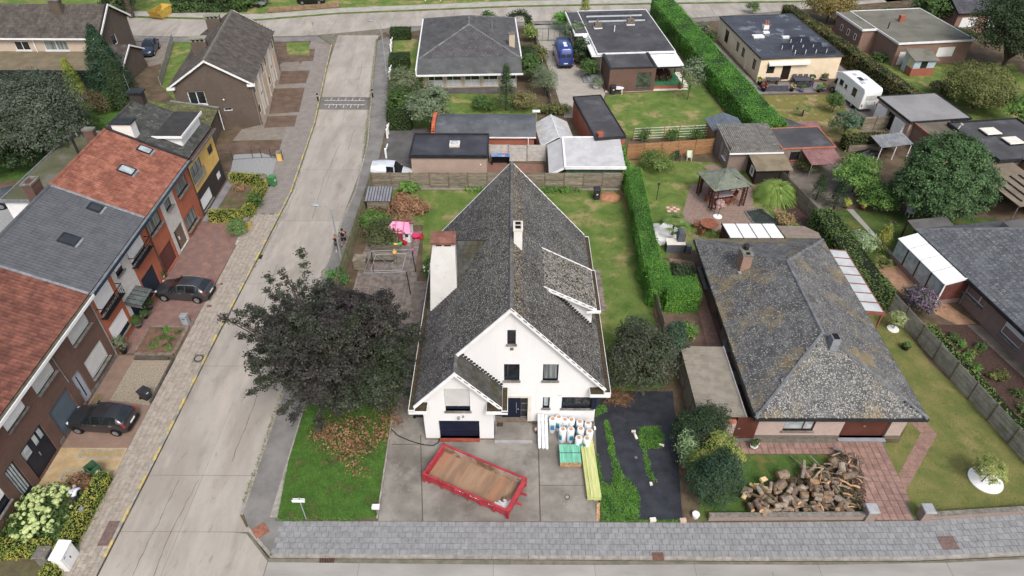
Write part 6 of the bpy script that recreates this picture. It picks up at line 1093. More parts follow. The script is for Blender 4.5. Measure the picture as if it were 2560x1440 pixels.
tree('tree','big round-crowned tree with glossy green leaf clusters on the far right lawn','tree',38.1,51.9,[(0,0,4.1,3.8,3.4,3.0),(-2.0,-.5,3.4,2.4,2.5,2.2),(1.9,-.3,3.4,2.4,2.5,2.3),(0,-1.5,3.0,3.2,2.2,2.2),(.3,1.4,5.2,3.0,2.2,2.2)],ROUND,46000,.105,1.8,.25,clump=.19,limbn=16,per=26,inner=.6)
# trees and shrubs placed by where they stand
def shrub(px,py,w_,h,mat,n,label,name='shrub',cat='shrub',leaf=.1,d=None,lumps=3,z0=0,clump=.2,tr=.05,asp=.6,group=None):
    p = G(px,py); d = d or w_; b = [(0,0,h*.52,w_*.42,d*.42,h*.48)]
    for k in range(lumps): a = k*2.1+.4; b.append((math.cos(a)*w_*.22,math.sin(a)*d*.22,h*(.4+.12*(k % 3)),w_*.27,d*.27,h*.34))
    return tree(name,label,cat,p.x,p.y,b,mat,n,leaf,h*.35,tr,clump=clump,limbn=6,asp=asp,group=group)
def tre(px,py,w_,h,mat,n,label,th=None,leaf=.13,trunk=.16,lumps=5,clump=.3,name='tree',d=None,inner=.55,asp=.6):
    p = G(px,py); th = th or h*.3; d = d or w_; hh = h-th*.6; b = [(0,0,h-hh*.5,w_*.4,d*.4,hh*.48)]
    for k in range(lumps): a = k*2.4+.7; b.append((math.cos(a)*w_*.26,math.sin(a)*d*.26,h-hh*(.35+.14*(k % 3)),w_*.26,d*.26,hh*.3))
    return tree(name,label,'tree',p.x,p.y,b,mat,n,leaf,th,trunk,clump=clump,limbn=10,inner=inner,asp=asp)
tre(120,400,10.5,8.5,SILV,40000,'large silver-green leafy tree behind the terraced row',2.2,.105,.22,clump=.34,lumps=9); shrub(30,430,6,3.5,DGR,5000,'dark leafy undergrowth below the silver-green tree',leaf=.12)
conif(290,235,2.8,8,leafm('cypress_leaf',(62,96,66),(44,74,50),.8),13000,'broad blue-green cypress beside the long beige brick house',.13); conif(200,245,1.1,4.6,leafm('golden_cypress',(160,168,56),(110,136,44),.8),6000,'slim golden-green cypress below the long beige brick house',.11); conif(318,270,1.7,5.6,DGR,8000,'dark narrow cypress behind the yellow end house',.12)
shrub(245,285,3.4,2.6,leafm('brown_twigs',(120,104,74),(96,84,56),1),2200,'brownish bare shrub between the cypresses',clump=.3); shrub(215,330,4,2.4,GRN,2600,'low green shrub beside the rear annex of the terrace'); shrub(180,300,3,2,DGR,1500,'dark shrub under the golden cypress')
# far side of the cross street
p = G(330,42); tree('tree','tall bare-trunked street tree beside yellow skip','tree',p.x,p.y,[(0,0,8.5,3,3,2.4)],DGR,3000,.2,6.5,.45,clump=.4)
for px,py,w_,h,m_,lb in ((300,30,5,3,DGR,'dark shrub behind the tall bare street trunk'),(560,18,6,4,DGR,'dark leafy shrub at the far corner garden'),(605,25,3.5,3.5,GRN,'mid green conifer-like shrub beside the far board fence'),(640,10,4,2.5,GRN,'low shrub behind the far board fence')): shrub(px,py,w_,h,m_,1800,lb,leaf=.16,clump=.3)
hedge('hedge','clipped low hedge along the far pavement beside yellow skip',[(-46.5,107.2,(1,.06),11,1.2)],1.1,GRN,45,.12); hedge('hedge','loose taller hedge behind the clipped far hedge',[(-46,109.8,(1,.06),14,2)],1.9,leafm('loose_hedge',(92,122,62),(70,100,48),.8),40,.14,rag=.14)
# corner bungalow garden: cube hedges and trees
for px,py,w_,d_,h,lb in ((1001,101,2.9,1.7,1.4,'clipped cube hedge at the street corner end of the white post fence'),(998,176,2.6,2.2,1.6,'clipped cube hedge with a worn hole in its flat top'),(1001,327,2.4,1.6,1.9,'tall clipped cube hedge beside the dark asphalt drive')):
    p = G(px,py); hedge('cube_hedge',lb,[(p.x,p.y+d_/2,(1,.03),w_,d_)],h,BOX,90,.07,rag=.025,group='clipped cube hedges')
p = G(985,300); hedge('hedge','short hedge strip between the cube hedge and white fence posts',[(p.x-.3,p.y+1.2,(0,1),3.6,.8)],1.3,BOX,80,.07)
shrub(1010,235,4.2,3.2,leafm('speckled_leaf',(132,140,108),(90,108,66),1.5),3600,'grey-green speckled shrub behind the white post fence',clump=.25); shrub(1000,285,3.4,3.0,GRN,2800,'leafy green bush below the grey-green speckled shrub'); tre(1078,320,5.2,4.6,GREY,7000,'round light green tree in front of the curtained bungalow',1.4,.12,.1,clump=.2)
shrub(1215,275,3.6,1.6,GRN,1800,'small spreading bush on the bungalow lawn'); conif(1266,275,1.2,5.2,leafm('cone_conifer',(70,98,50),(52,78,38),.8),3200,'upright dark green conifer beside the curtained bungalow corner',.1,spread=.16); shrub(1310,275,3.2,2.3,leafm('bronze_bush',(142,134,84),(112,112,66),1),2400,'bronze-tinted bush beside the upright conifer',clump=.25); shrub(1390,285,4.6,1.2,OLIV,2200,'low yellowish shrub row behind the white greenhouse',d=1.6)
shrub(1360,240,3.6,3.8,GREY,4600,'tall grey-green feathery shrub beside the concrete boundary',leaf=.1,asp=.3); shrub(1325,205,3.4,3.6,GRN,3600,'dense mid green bush left of the feathery shrub'); shrub(1318,165,3.6,2.8,DGR,3000,'dark rounded bush beside the bungalow chimney'); shrub(1345,155,3,2.2,OLIV,1800,'yellow-green bush by the concrete boundary'); shrub(1325,105,2.2,2.6,leafm('hydrangea_far',(150,168,82),(110,140,60),1),1600,'yellow-green flowering bush beside the hedge arch')
ar = T('hedge_arch','clipped green hedge arch over the garden entrance','hedge arch',tuple(G(1298,88))); p = G(1298,88); pts = [(-1.3+.2*math.sin(a*9),0,a) for a in np.linspace(.1,2.2,8)]+[(1.25*math.cos(a),0,2.2+.9*math.sin(a)) for a in np.linspace(math.pi,0,9)]+[(1.3,0,a) for a in np.linspace(2.2,1.4,4)]
c = np.concatenate([np.array([[p.x+q[0],p.y+q[1],q[2]]])+RNG.normal(0,.24,(160,3)) for q in pts]); vs,fs = leafquads(c,RNG.normal(0,1,c.shape),.1,.6,.3); rawmesh('foliage',vs,fs,DGR,ar); mk('frame',MB().tube([(p.x+q[0],p.y,q[2]) for q in pts],.03,5),METD,ar)
shrub(1222,55,2.2,1.6,GRN,900,'small bush behind the corner bungalow roof',leaf=.14); shrub(1410,75,4,2.6,BRT,2600,'bright green hedge bush at the gate of the blue van drive',leaf=.11); shrub(1435,120,4,3.6,GREY,3000,'grey-green shrub beside the blue van gate',leaf=.12); shrub(1452,160,3,3.4,DGR,2600,'dark shrub against the flat-roofed bungalow wing',leaf=.12); shrub(1470,195,2.6,2.4,GRN,2000,'green bush in front of the blue van'); conif(1462,40,.9,3.2,YELC,1400,'golden cone shrub behind the solar tube roof',.13)
tre(1718,250,2.8,5,GREY,1800,'slender thin-leaved young tree on the parched lawn',1.8,.1,.05,clump=.3,lumps=3)
# long hedges
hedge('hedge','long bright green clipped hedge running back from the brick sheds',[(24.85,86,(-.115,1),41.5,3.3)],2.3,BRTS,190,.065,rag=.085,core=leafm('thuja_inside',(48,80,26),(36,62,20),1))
hedge('hedge','tall brown-topped clipped hedge beside the camper van drive',[(43.7,88.5,(-.17,1),33,1.6)],2.1,DRYH,55,.11,rag=.06)
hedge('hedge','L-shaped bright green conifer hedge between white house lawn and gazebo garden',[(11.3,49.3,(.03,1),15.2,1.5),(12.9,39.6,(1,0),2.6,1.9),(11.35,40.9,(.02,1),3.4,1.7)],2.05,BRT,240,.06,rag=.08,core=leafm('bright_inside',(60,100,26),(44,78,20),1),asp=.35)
hedge('hedge','green boxy hedge beside the flat-roofed white-walled veranda garden',[(27.7,44.6,(.055,-1),11.4,1.9)],1.85,leafm('beech_hedge',(104,128,58),(76,104,42),.7,.3),95,.085,rag=.08)
hedge('hedge','leafy hedge strip beside the lattice fence of the gravel garden',[(31.4,30.3,(.17,-1),12.4,1.1)],.95,leafm('photinia_leaf',(116,140,54),(86,118,42),.7,.3,(((190,120,70),1.2,.66,.74,.6),)),110,.08,rag=.12)
hedge('hedge','short clipped hedge beside the brown brick bungalow shed',[(49.0,88.2,(1,-.3),3.0,1.2)],1.0,GRN,60,.1)
hedge('hedge','orange-green clipped hedge near the corrugated lean-to',[(37.2,64.8,(1,.12),5.0,1.3)],1.5,DRYH,70,.1,rag=.06)
hedge('hedge','dense ivy hedge filling the end of the board fence',[(10.95,57.3,(0,1),2.2,.9),(10.9,60.4,(.05,1),3.2,.6)],1.9,BRT,120,.08,rag=.1)
# gardens on the right
shrub(1640,425,3.8,2.0,leafm('apple_leaf',(122,146,66),(94,120,50),1),2600,'small spreading fruit tree on the lawn below the brown fence','tree','tree',.09,tr=.06)
og = T('ornamental_grass','huge fountain clump of pale green ornamental grass beside the gazebo','grass',tuple(G(1935,500))); p = G(1935,497); k = 5200; a = RNG.uniform(0,6.283,k); e = RNG.uniform(.2,1.5,k)**.8; r0 = RNG.uniform(0,.5,k); b0 = np.stack([p.x+np.cos(a)*r0,p.y+np.sin(a)*r0,np.zeros(k)],1); ln = RNG.uniform(1.0,2.1,k); t1 = b0+np.stack([np.cos(a)*np.cos(e)*ln*.6,np.sin(a)*np.cos(e)*ln*.6,np.sin(e)*ln*.8],1); t2 = t1+np.stack([np.cos(a)*ln*.38,np.sin(a)*ln*.38,-.28*ln*np.cos(e)],1); s = np.stack([-np.sin(a),np.cos(a),np.zeros(k)],1)*.02
rawmesh('foliage',np.stack([b0-s,b0+s,t1+s,t1-s,t1-s,t1+s,t2+s*.3,t2-s*.3],1).reshape(-1,3),np.arange(k*8).reshape(-1,4),leafm('pampas_blade',(158,186,84),(124,158,62),1,.25),og)
tre(2130,480,4.6,3.4,GRN2,5200,'fresh green bushy tree beside the maroon canopy',1,.11,.08,clump=.22); shrub(2190,520,4,2.2,GRN2,3200,'fresh green low bush below the bushy tree'); shrub(2245,515,3.2,3.0,DGR,2600,'dark shrub at the foot of the round tree'); conif(2040,500,.8,2.7,DGR,2200,'dark rounded cone cypress beside the brick shed',.07,asp=.4); conif(2085,522,.95,2.9,YEW,2600,'second dark cone cypress beside the first',.07,asp=.4)
shrub(2020,430,2.4,1.4,OLIV,1200,'olive shrub in front of the maroon canopy shed',asp=.3); shrub(2105,345,3.4,3.2,leafm('bluish_tree',(104,134,104),(78,108,78),1),2800,'bluish leafy tree behind the maroon back canopy','tree','tree',tr=.06); shrub(2080,282,2.2,2.4,GRN,1600,'small round tree on the camper lawn','tree','tree',tr=.05)
shrub(2150,620,2.6,1.5,leafm('white_flower_bush',(172,190,150),(104,136,74),2.5),2200,'white-flowering shrub beside the boxy hedge'); conif(2200,622,.75,2.4,leafm('golden_thuja',(190,186,76),(130,150,60),1),2000,'golden oval conifer beside the white-flowering shrub',.08); shrub(2292,770,2.4,1.7,leafm('lilac_bush',(142,108,152),(84,104,62),2.5),2600,'purple-flowering bush at the end of the lattice fence',d=3)
shrub(1700,700,2.4,1.4,DGR,2000,'dark low shrubs behind the L-shaped hedge',d=2.6); shrub(1715,835,1.4,.7,GRN2,700,'small vegetable plants in the bare bed'); shrub(1960,560,1.6,.9,leafm('pink_hydrangea',(190,120,110),(110,150,60),3),1400,'pink hydrangea bush beside the pond'); shrub(1985,585,1.2,.7,GRN2,700,'light green low plant beside the pink hydrangea')
tre(2500,180,11,9.5,leafm('dark_lush_leaf',(66,88,48),(48,66,36),.5),26000,'huge dark tree behind the brown brick bungalow',2,.13,.3,clump=.4,lumps=9); tre(2430,270,8,4.6,OLIV,18000,'broad olive-green willow-like shrub on the far lawn',.8,.11,.15,clump=.34,lumps=8); tre(2325,60,7,5,leafm('hazel_leaf',(92,124,62),(70,100,46),.6),6000,'leafy green tree behind the moss-grey flat roof',1.4,.16,.14,clump=.35); tre(2065,58,7.5,5,AUT,6000,'tree with yellowing autumn leaves beside the dark jeep',1.6,.15,.14,clump=.35); tre(2545,330,4,4,GRN2,3000,'fresh green tree beyond the dark storehouse',1,.13,.1); shrub(2350,235,3,1.6,leafm('plum_bush',(110,96,72),(84,88,56),1),1400,'plum-brown bush beside the olive shrub',leaf=.13); shrub(2370,110,8,2.2,GRN,3000,'loose green shrubs between the two brick bungalows',leaf=.15,d=4); shrub(2165,85,3,1.4,leafm('blue_grass_leaf',(110,140,110),(84,116,80),1),1200,'bluish garden plants along the bungalow side path',leaf=.12,d=4); shrub(2215,45,2,1.6,GRN,700,'small bush on the far verge',leaf=.15)
shrub(1880,32,2.0,1.6,GRN,800,'palm-like shrub behind the cream bungalow roof',leaf=.16,asp=.3); shrub(1755,80,1.8,1.3,GREY,700,'small palm-like plant by the long bright hedge',leaf=.15,asp=.3); shrub(1775,105,1.8,1.4,GRN,800,'green shrub at the cream bungalow side'); shrub(1905,400,1.6,1.2,GRN,700,'climbing plant tuft behind the gazebo roof')
# garden of the white house, left side
shrub(960,600,3.6,1.6,leafm('wild_shrub',(104,112,66),(80,92,50),1),3200,'straggly overgrown shrub on the weathered deck',clump=.35,d=4); shrub(935,565,2.4,1.3,GRN2,1500,'green weeds beside the boundary fence',d=3); shrub(945,545,2.2,.7,leafm('red_twigs',(150,108,90),(120,84,70),2),1200,'reddish dry brush below the small grey-roofed shed'); shrub(1022,476,1.6,.9,GRN2,600,'broad-leaved plant at the foot of the board fence',leaf=.2); shrub(845,715,1.5,1.6,leafm('young_green',(92,140,68),(70,116,50),1),900,'young green bush at the fence end beside the beech'); shrub(1290,478,12,.45,LAWN if False else GRN2,1800,'strip of tall weeds along the board fence',d=.7,leaf=.08); shrub(1395,478,5,.4,GRN2,1000,'strip of nettles under the board fence',d=.7,leaf=.08)
hy = T('hydrangea','hydrangea with creamy white flower heads against the white house wall','hydrangea',(-6.6,43.2,0)); c,nr = blobleaves([(-6.7,43.3,.6,.6,.8,.6)],700,.12,14,.3); vs,fs = leafquads(c,nr,.09); rawmesh('foliage',vs,fs,GRN,hy)
for k in range(26): a,r = random.uniform(0,6.28),random.uniform(.1,.75)**.7; mk('flower_head',MB().ball((-6.7+math.cos(a)*r*.7,43.3+math.sin(a)*r*.9,1.15-r*.6+random.uniform(-.1,.1)),random.uniform(.08,.13),7,5,jit=.12),M('cream_flower',(232,230,200),(200,206,160),8),hy)
# privet hedges round the front gardens of the row
hedge('privet_hedge','yellow-green privet hedge enclosing the small garden of the yellow end house',[(-25.5,50.85,(1,0),3.4,.8),(-23.95,53.6,(.02,1),5.0,.8),(-25.6,57.2,(1,-.17),3.6,.8)],.95,GOLD,190,.06,rag=.05)
hedge('privet_hedge','yellow-green privet hedge beside the pavement at the hydrangea garden',[(-24.15,21.2,(.03,1),4.9,.75),(-26.5,18.95,(1,0),3.4,.7),(-24.2,17.2,(0,1),1.6,.7)],.85,GOLD,230,.055,rag=.045)
hd = T('hydrangea','big hydrangea bush covered in pale green round flower heads','hydrangea',(-26.4,21.0,0)); c,nr = blobleaves([(-26.4,21.2,.55,1.7,1.7,.6),(-27.3,20.2,.45,.9,.9,.5),(-25.2,20.3,.4,1.0,1.2,.5)],3600,.18,16,.2); vs,fs = leafquads(c,nr,.085); vs[:,2] = np.maximum(vs[:,2],.02); rawmesh('foliage',vs,fs,leafm('hydrangea_leaf',(78,108,44),(56,82,34),2),hd)
FLH = M('pale_green_flower',(190,204,136),(152,174,98),9,rnd=.12,rough=.9,bump=.6,bsc=50); bm_ = MB().ball((0,0,0),.15,8,5,(1,1,.75),.1); me_ = bpy.data.meshes.new('flower_head'); me_.from_pydata([tuple(v) for v in bm_.v],[],bm_.f); me_.materials.append(FLH); cnt = 0
while cnt < 120:
    a,r = random.uniform(0,6.28),math.sqrt(random.random()); x,y = -26.45+math.cos(a)*r*1.85-math.sin(a)*.25,21.0+math.sin(a)*r*1.95
    if x > -25.2 and random.random() < .65: continue
    o = bpy.data.objects.new('flower_head',me_); COL.objects.link(o); o.parent = hd; o.location = V((x,y,1.15-.65*r*r+random.uniform(-.08,.1)))-V((-26.4,21.0,0)); s = random.uniform(.75,1.2); o.scale = (s,s,s); cnt += 1
shrub(205,1215,1.3,.6,leafm('wilted_leaf',(150,112,84),(120,92,64),2),900,'wilted brown plants beside the gardening person'); shrub(225,1255,.9,.6,GRN,500,'green plant behind the yellow-green hedge corner',leaf=.08); shrub(195,1300,1.2,.5,leafm('brown_hydr',(140,120,84),(110,104,64),2),700,'brown faded plants beside the pale hydrangea',leaf=.08)
shrub(640,520,1.4,1.3,GRN,900,'rose bush inside the privet-hedged garden',leaf=.08); shrub(600,478,.9,.9,leafm('pink_rose',(206,138,122),(110,140,60),3),500,'pink flowering rose at the privet hedge end',leaf=.07); shrub(598,585,1.7,1.4,leafm('bamboo_leaf',(130,164,92),(98,136,68),1),2200,'grassy bamboo bush beside the yellow brick pillar',leaf=.1,asp=.22)
for k in range(15):                                              # low plants in the mulch garden
    a = random.uniform(0,1); x,y = 32.3+a*1.6+random.uniform(-.4,1.4),37-a*11; tree('low_plant','low green cushion plant in the mulch bed behind the lattice fence','plant',x,y,[(0,0,.2,.35,.35,.2)],(GRN,GRN2,OLIV)[k % 3],260,.07,.1,.02,clump=.1,limbn=3,group='cushion plants in the mulch bed')
# ------------------------------------------------------------ fences and walls
def fence(label,p0,p1,h,mat,n,bay=1.8,post=None,name='fence',gap=.022,tilt=.03,z0=.05,pw=.09,lean=0.,cap=None,back=True):
    "horizontal boards between posts; every board and post is a part"
    p0,p1 = V((*p0,0)),V((*p1,0)); d = p1-p0; L_ = d.length; d /= L_; q = V((-d.y,d.x,0)); t_ = T(name,label,'fence',tuple((p0+p1)/2)); k = max(1,round(L_/bay)); s = L_/k; bh = (h-z0)/n
    up_ = V((q.x*lean,q.y*lean,1))
    for i in range(k):
        o = p0+d*(i*s+pw/2); zz = random.uniform(-.015,.015)
        for j in range(n):
            mk('board',MB().pp(o+up_*(z0+j*bh+gap/2+zz)+q*random.uniform(-.008,.008),d*(s-pw),q*.022+V((0,0,random.uniform(-.004,.004))),up_*(bh-gap)+q*tilt),mat,t_)
    for i in range(k+1): mk('post',MB().pp(p0+d*(i*s-pw/2)-q*.04,d*pw,q*.09,up_*(h+.06)),post or mat,t_)
    return t_
POSTG = M('fence_post',(128,118,100),(100,92,78),3,rnd=.1)
fence('weathered board fence with mossy top boards behind the white house lawn',(-13.4,56.15),(10.45,56.2),1.85,WOODG,10,1.84,POSTG)
mk('base_panel',MB().box(-13.4,56.12,0,10.4,56.16,.2),KERB,bpy.data.objects['fence'])
fence('greenish weathered board fence beside the pavement and overgrown deck',(-13.62,36.5),(-13.45,56.1),1.75,M('green_weathered_board',(130,126,96),(104,104,76),2,rnd=.14,spots=(((100,114,60),.9,.5,.66,.6),)),9,1.96,POSTG)
fence('brown larch board fence below the espalier trellis',(11.7,62.0),(20.7,63.3),1.75,WOODB,8,1.8,WOODB)
fence('weathered boards leaning along the bright green conifer hedge',(10.75,45.4),(11.1,35.9),1.6,WOODG,9,1.9,POSTG,lean=-.06)
fence('old grey board fence beside the corrugated carport',(11.5,33.9),(11.55,27.0),1.7,WOODG,9,1.7,POSTG,lean=.05)
fence('grey lattice board fence between lawn and gravel garden',(28.95,39.2),(31.5,24.6),1.65,M('grey_lattice',(146,144,132),(122,122,108),2,rnd=.12,spots=(((94,110,62),.8,.56,.7,.6),)),11,1.85,POSTG,gap=.065)
fence('grey concrete panel fence beside the blue car',(-47.2,94.2),(-43.1,79.6),1.2,M('concrete_panel',(160,160,158),(140,140,138),2,rnd=.06),4,1.9,KERB)
fence('grey board fence along the mulch bed beside the ornamental grass',(25.9,57.8),(27.3,50.4),1.5,WOODG,7,1.85,POSTG)
fence('dark board screen beside the green compost bins',(38.4,68.6),(41.2,68.9),1.6,WOODG,7,1.4,POSTG)
fence('low brown plank fence along the far pavement',(-37.5,106.6),(-27.0,109.2),.75,M('brown_plank',(150,118,96),(128,98,78),2,rnd=.12),4,1.8,POSTG,gap=.03)
fence('white post and rail fence along the far pavement',(-14,112.6),(22,115.2),.9,WHITE,2,2.4,WHITE,gap=.2,pw=.16)
fence('grey concrete panel wall between the drives of corner bungalow and blue van',(4.6,73.5),(2.9,100.5),.9,KERB,2,2.1,KERB)
pw_ = fence('pale concrete panel wall with posts behind the white house roof',(-2.3,61.55),(3.4,61.55),1.9,M('pale_concrete',(190,186,180),(170,166,160),2,rnd=.07,spots=(((140,136,126),1.5,.58,.72,.5),)),5,1.9,KERB,pw=.14)
def lowwall(label,x0,x1,y0,y1,h,slope_=0.):
    t_ = T('garden_wall',label,'wall',((x0+x1)/2,y0,0)); n = int((x1-x0)/.62); d = V((x1-x0,y1-y0,0)); L_ = d.length; d /= L_; q = V((-d.y,d.x,0)); o = V((x0,y0,0)); mk('wall',MB().pp(o,d*L_,q*.2,V((0,0,h))),M('garden_brick',(150,130,120),(126,108,100),3,brick=(.21,.065,(168,156,146),(120,96,88),.012)),t_); s = L_/n
    for k in range(n): mk('coping_stone',MB().pp(o+d*(k*s+.004)-q*.04+V((0,0,h)),d*(s-.008),q*.28,V((0,0,.06))),M('coping_grey',(134,130,122),(108,104,96),4,rnd=.1,spots=(((186,182,172),9,.6,.7,.6),)),t_)
    return t_
lowwall('low brick garden wall with grey coping in front of the log pile',11.2,20.05,21.02,21.12,.42); lowwall('low brick garden wall with grey coping in front of the topiary lawn',23.75,34,21.12,21.85,.42)
for x,lb in ((20.05,'brick gate pillar with square stone cap beside the log pile'),(23.2,'brick gate pillar with square stone cap beside the topiary lawn')):
    t_ = T('gate_pillar',lb,'pillar',(x+.27,21.25,0)); mk('shaft',MB().box(x,21.0,0,x+.52,21.52,.92),MATS['garden_brick'],t_); mk('cap',MB().rbox(x-.06,20.94,.92,x+.58,21.58,1.02,.03),M('bluestone_cap',(168,172,176),(150,154,158),2),t_)
# white concrete balusters fence at the corner bungalow
for k,(px,py) in enumerate(((966,395),(969,345),(971,335),(975,200),(976,190),(978,130),(979,118))):
    p = G(px,py); t_ = T('fence_post','short white concrete post of the corner bungalow street fence','post',tuple(p),group='white street posts'); mk('post',MB().box(p.x-.09,p.y-.09,0,p.x+.09,p.y+.09,1.0),WHITE,t_); mk('rail',MB().box(p.x-.05,p.y+.09,.72,p.x+.05,p.y+1.5,.86),WHITE,t_); mk('cap',MB().lathe((p.x,p.y,1.0),[(.12,0),(.12,.05),(.04,.12)],8),WHITE,t_)
tr_ = T('espalier_trellis','timber and white wire espalier trellis at the end of the parched lawn','trellis',(17,66.2,0))
for k in range(6): x = 12.9+k*1.65; mk('post',MB().box(x-.04,65.9+k*.18,0,x+.04,65.98+k*.18,1.6),WOODB,tr_)
for j in range(5): mk('rail',MB().pp((12.9,65.92,.3+j*.3),(8.25,.9,0),(0,.02,0),(0,0,.035)),PVC,tr_)
for k,px in enumerate((1610,1680,1740)): shrub(px,355,1.3,1.5,GRN,500,'espaliered fruit bush on the white-wired trellis','espalier','fruit bush',.1,d=.5,group='espaliered fruit bushes',clump=.25)
# ------------------------------------------------------------ vehicles
TYRE = M('tyre_rubber',(34,34,36),(26,26,28),6,rough=.9); RIM = M('alloy_rim',(176,180,184),(150,154,158),4,rough=.3,metal=.6); CGL = M('car_glass',(36,42,46),(26,30,34),2,rough=.04,spec=.8); REDL = M('tail_light',(190,36,40),(160,24,28),3,rough=.15,spec=.6); HEADL = M('head_light',(214,220,224),(180,186,192),3,rough=.1,spec=.7); PLATE = M('number_plate',(232,232,228),(222,222,216),2)
def paint(n,c): return M('paint_'+n,c,tuple(int(x*.93) for x in c),1.5,rough=.28,spec=.6,coat=.6,metal=.15)
HATCH = [(2.16,.32,.6,.5,.48,.64,.42),(2.05,.24,.68,.74,.7,.73,.6),(1.7,.2,.8,.86,.8,.86,.68),(1.1,.2,.9,.89,.84,.98,.7),(.82,.2,.95,.89,.86,1.04,.72),(.1,.2,.96,.89,.86,1.41,.6),(-.55,.2,.98,.89,.86,1.46,.61),(-1.35,.2,1.01,.88,.85,1.42,.58),(-1.6,.21,1.03,.87,.84,1.37,.57),(-2.0,.24,1.03,.82,.79,1.06,.68),(-2.13,.3,.92,.74,.72,.95,.64),(-2.17,.36,.7,.62,.62,.72,.58)]
KANG = [(2.0,.3,.62,.55,.5,.68,.42),(1.9,.24,.76,.76,.7,.82,.6),(1.45,.2,.9,.83,.78,.98,.66),(1.05,.2,1.0,.84,.8,1.1,.7),(.35,.2,1.05,.84,.81,1.74,.62),(-.4,.2,1.05,.84,.81,1.82,.66),(-1.2,.2,1.05,.84,.81,1.82,.67),(-1.85,.22,1.05,.83,.8,1.76,.66),(-2.0,.3,1.02,.78,.77,1.1,.72),(-2.02,.4,.7,.7,.7,.72,.68)]
CRAFT = [(2.95,.35,.75,.75,.7,.82,.6),(2.75,.25,.95,.94,.88,1.05,.78),(2.35,.25,1.2,.98,.93,1.3,.84),(1.55,.25,1.3,.99,.95,2.35,.78),(1.1,.25,1.32,.99,.95,2.62,.8),(-1,.25,1.32,.99,.95,2.66,.82),(-2.8,.25,1.32,.98,.94,2.62,.8),(-2.95,.3,1.3,.95,.93,2.5,.8),(-3.0,.35,.9,.9,.9,1.2,.86)]
JEEP = [(1.95,.45,.8,.75,.74,1.0,.7),(1.85,.4,.95,.82,.78,1.08,.72),(.9,.4,1.05,.86,.84,1.14,.76),(.55,.4,1.1,.86,.84,1.72,.72),(-.5,.4,1.1,.86,.84,1.76,.74),(-1.75,.4,1.1,.86,.84,1.74,.74),(-1.9,.45,1.05,.84,.83,1.6,.74),(-1.92,.5,.8,.8,.8,1.1,.78)]
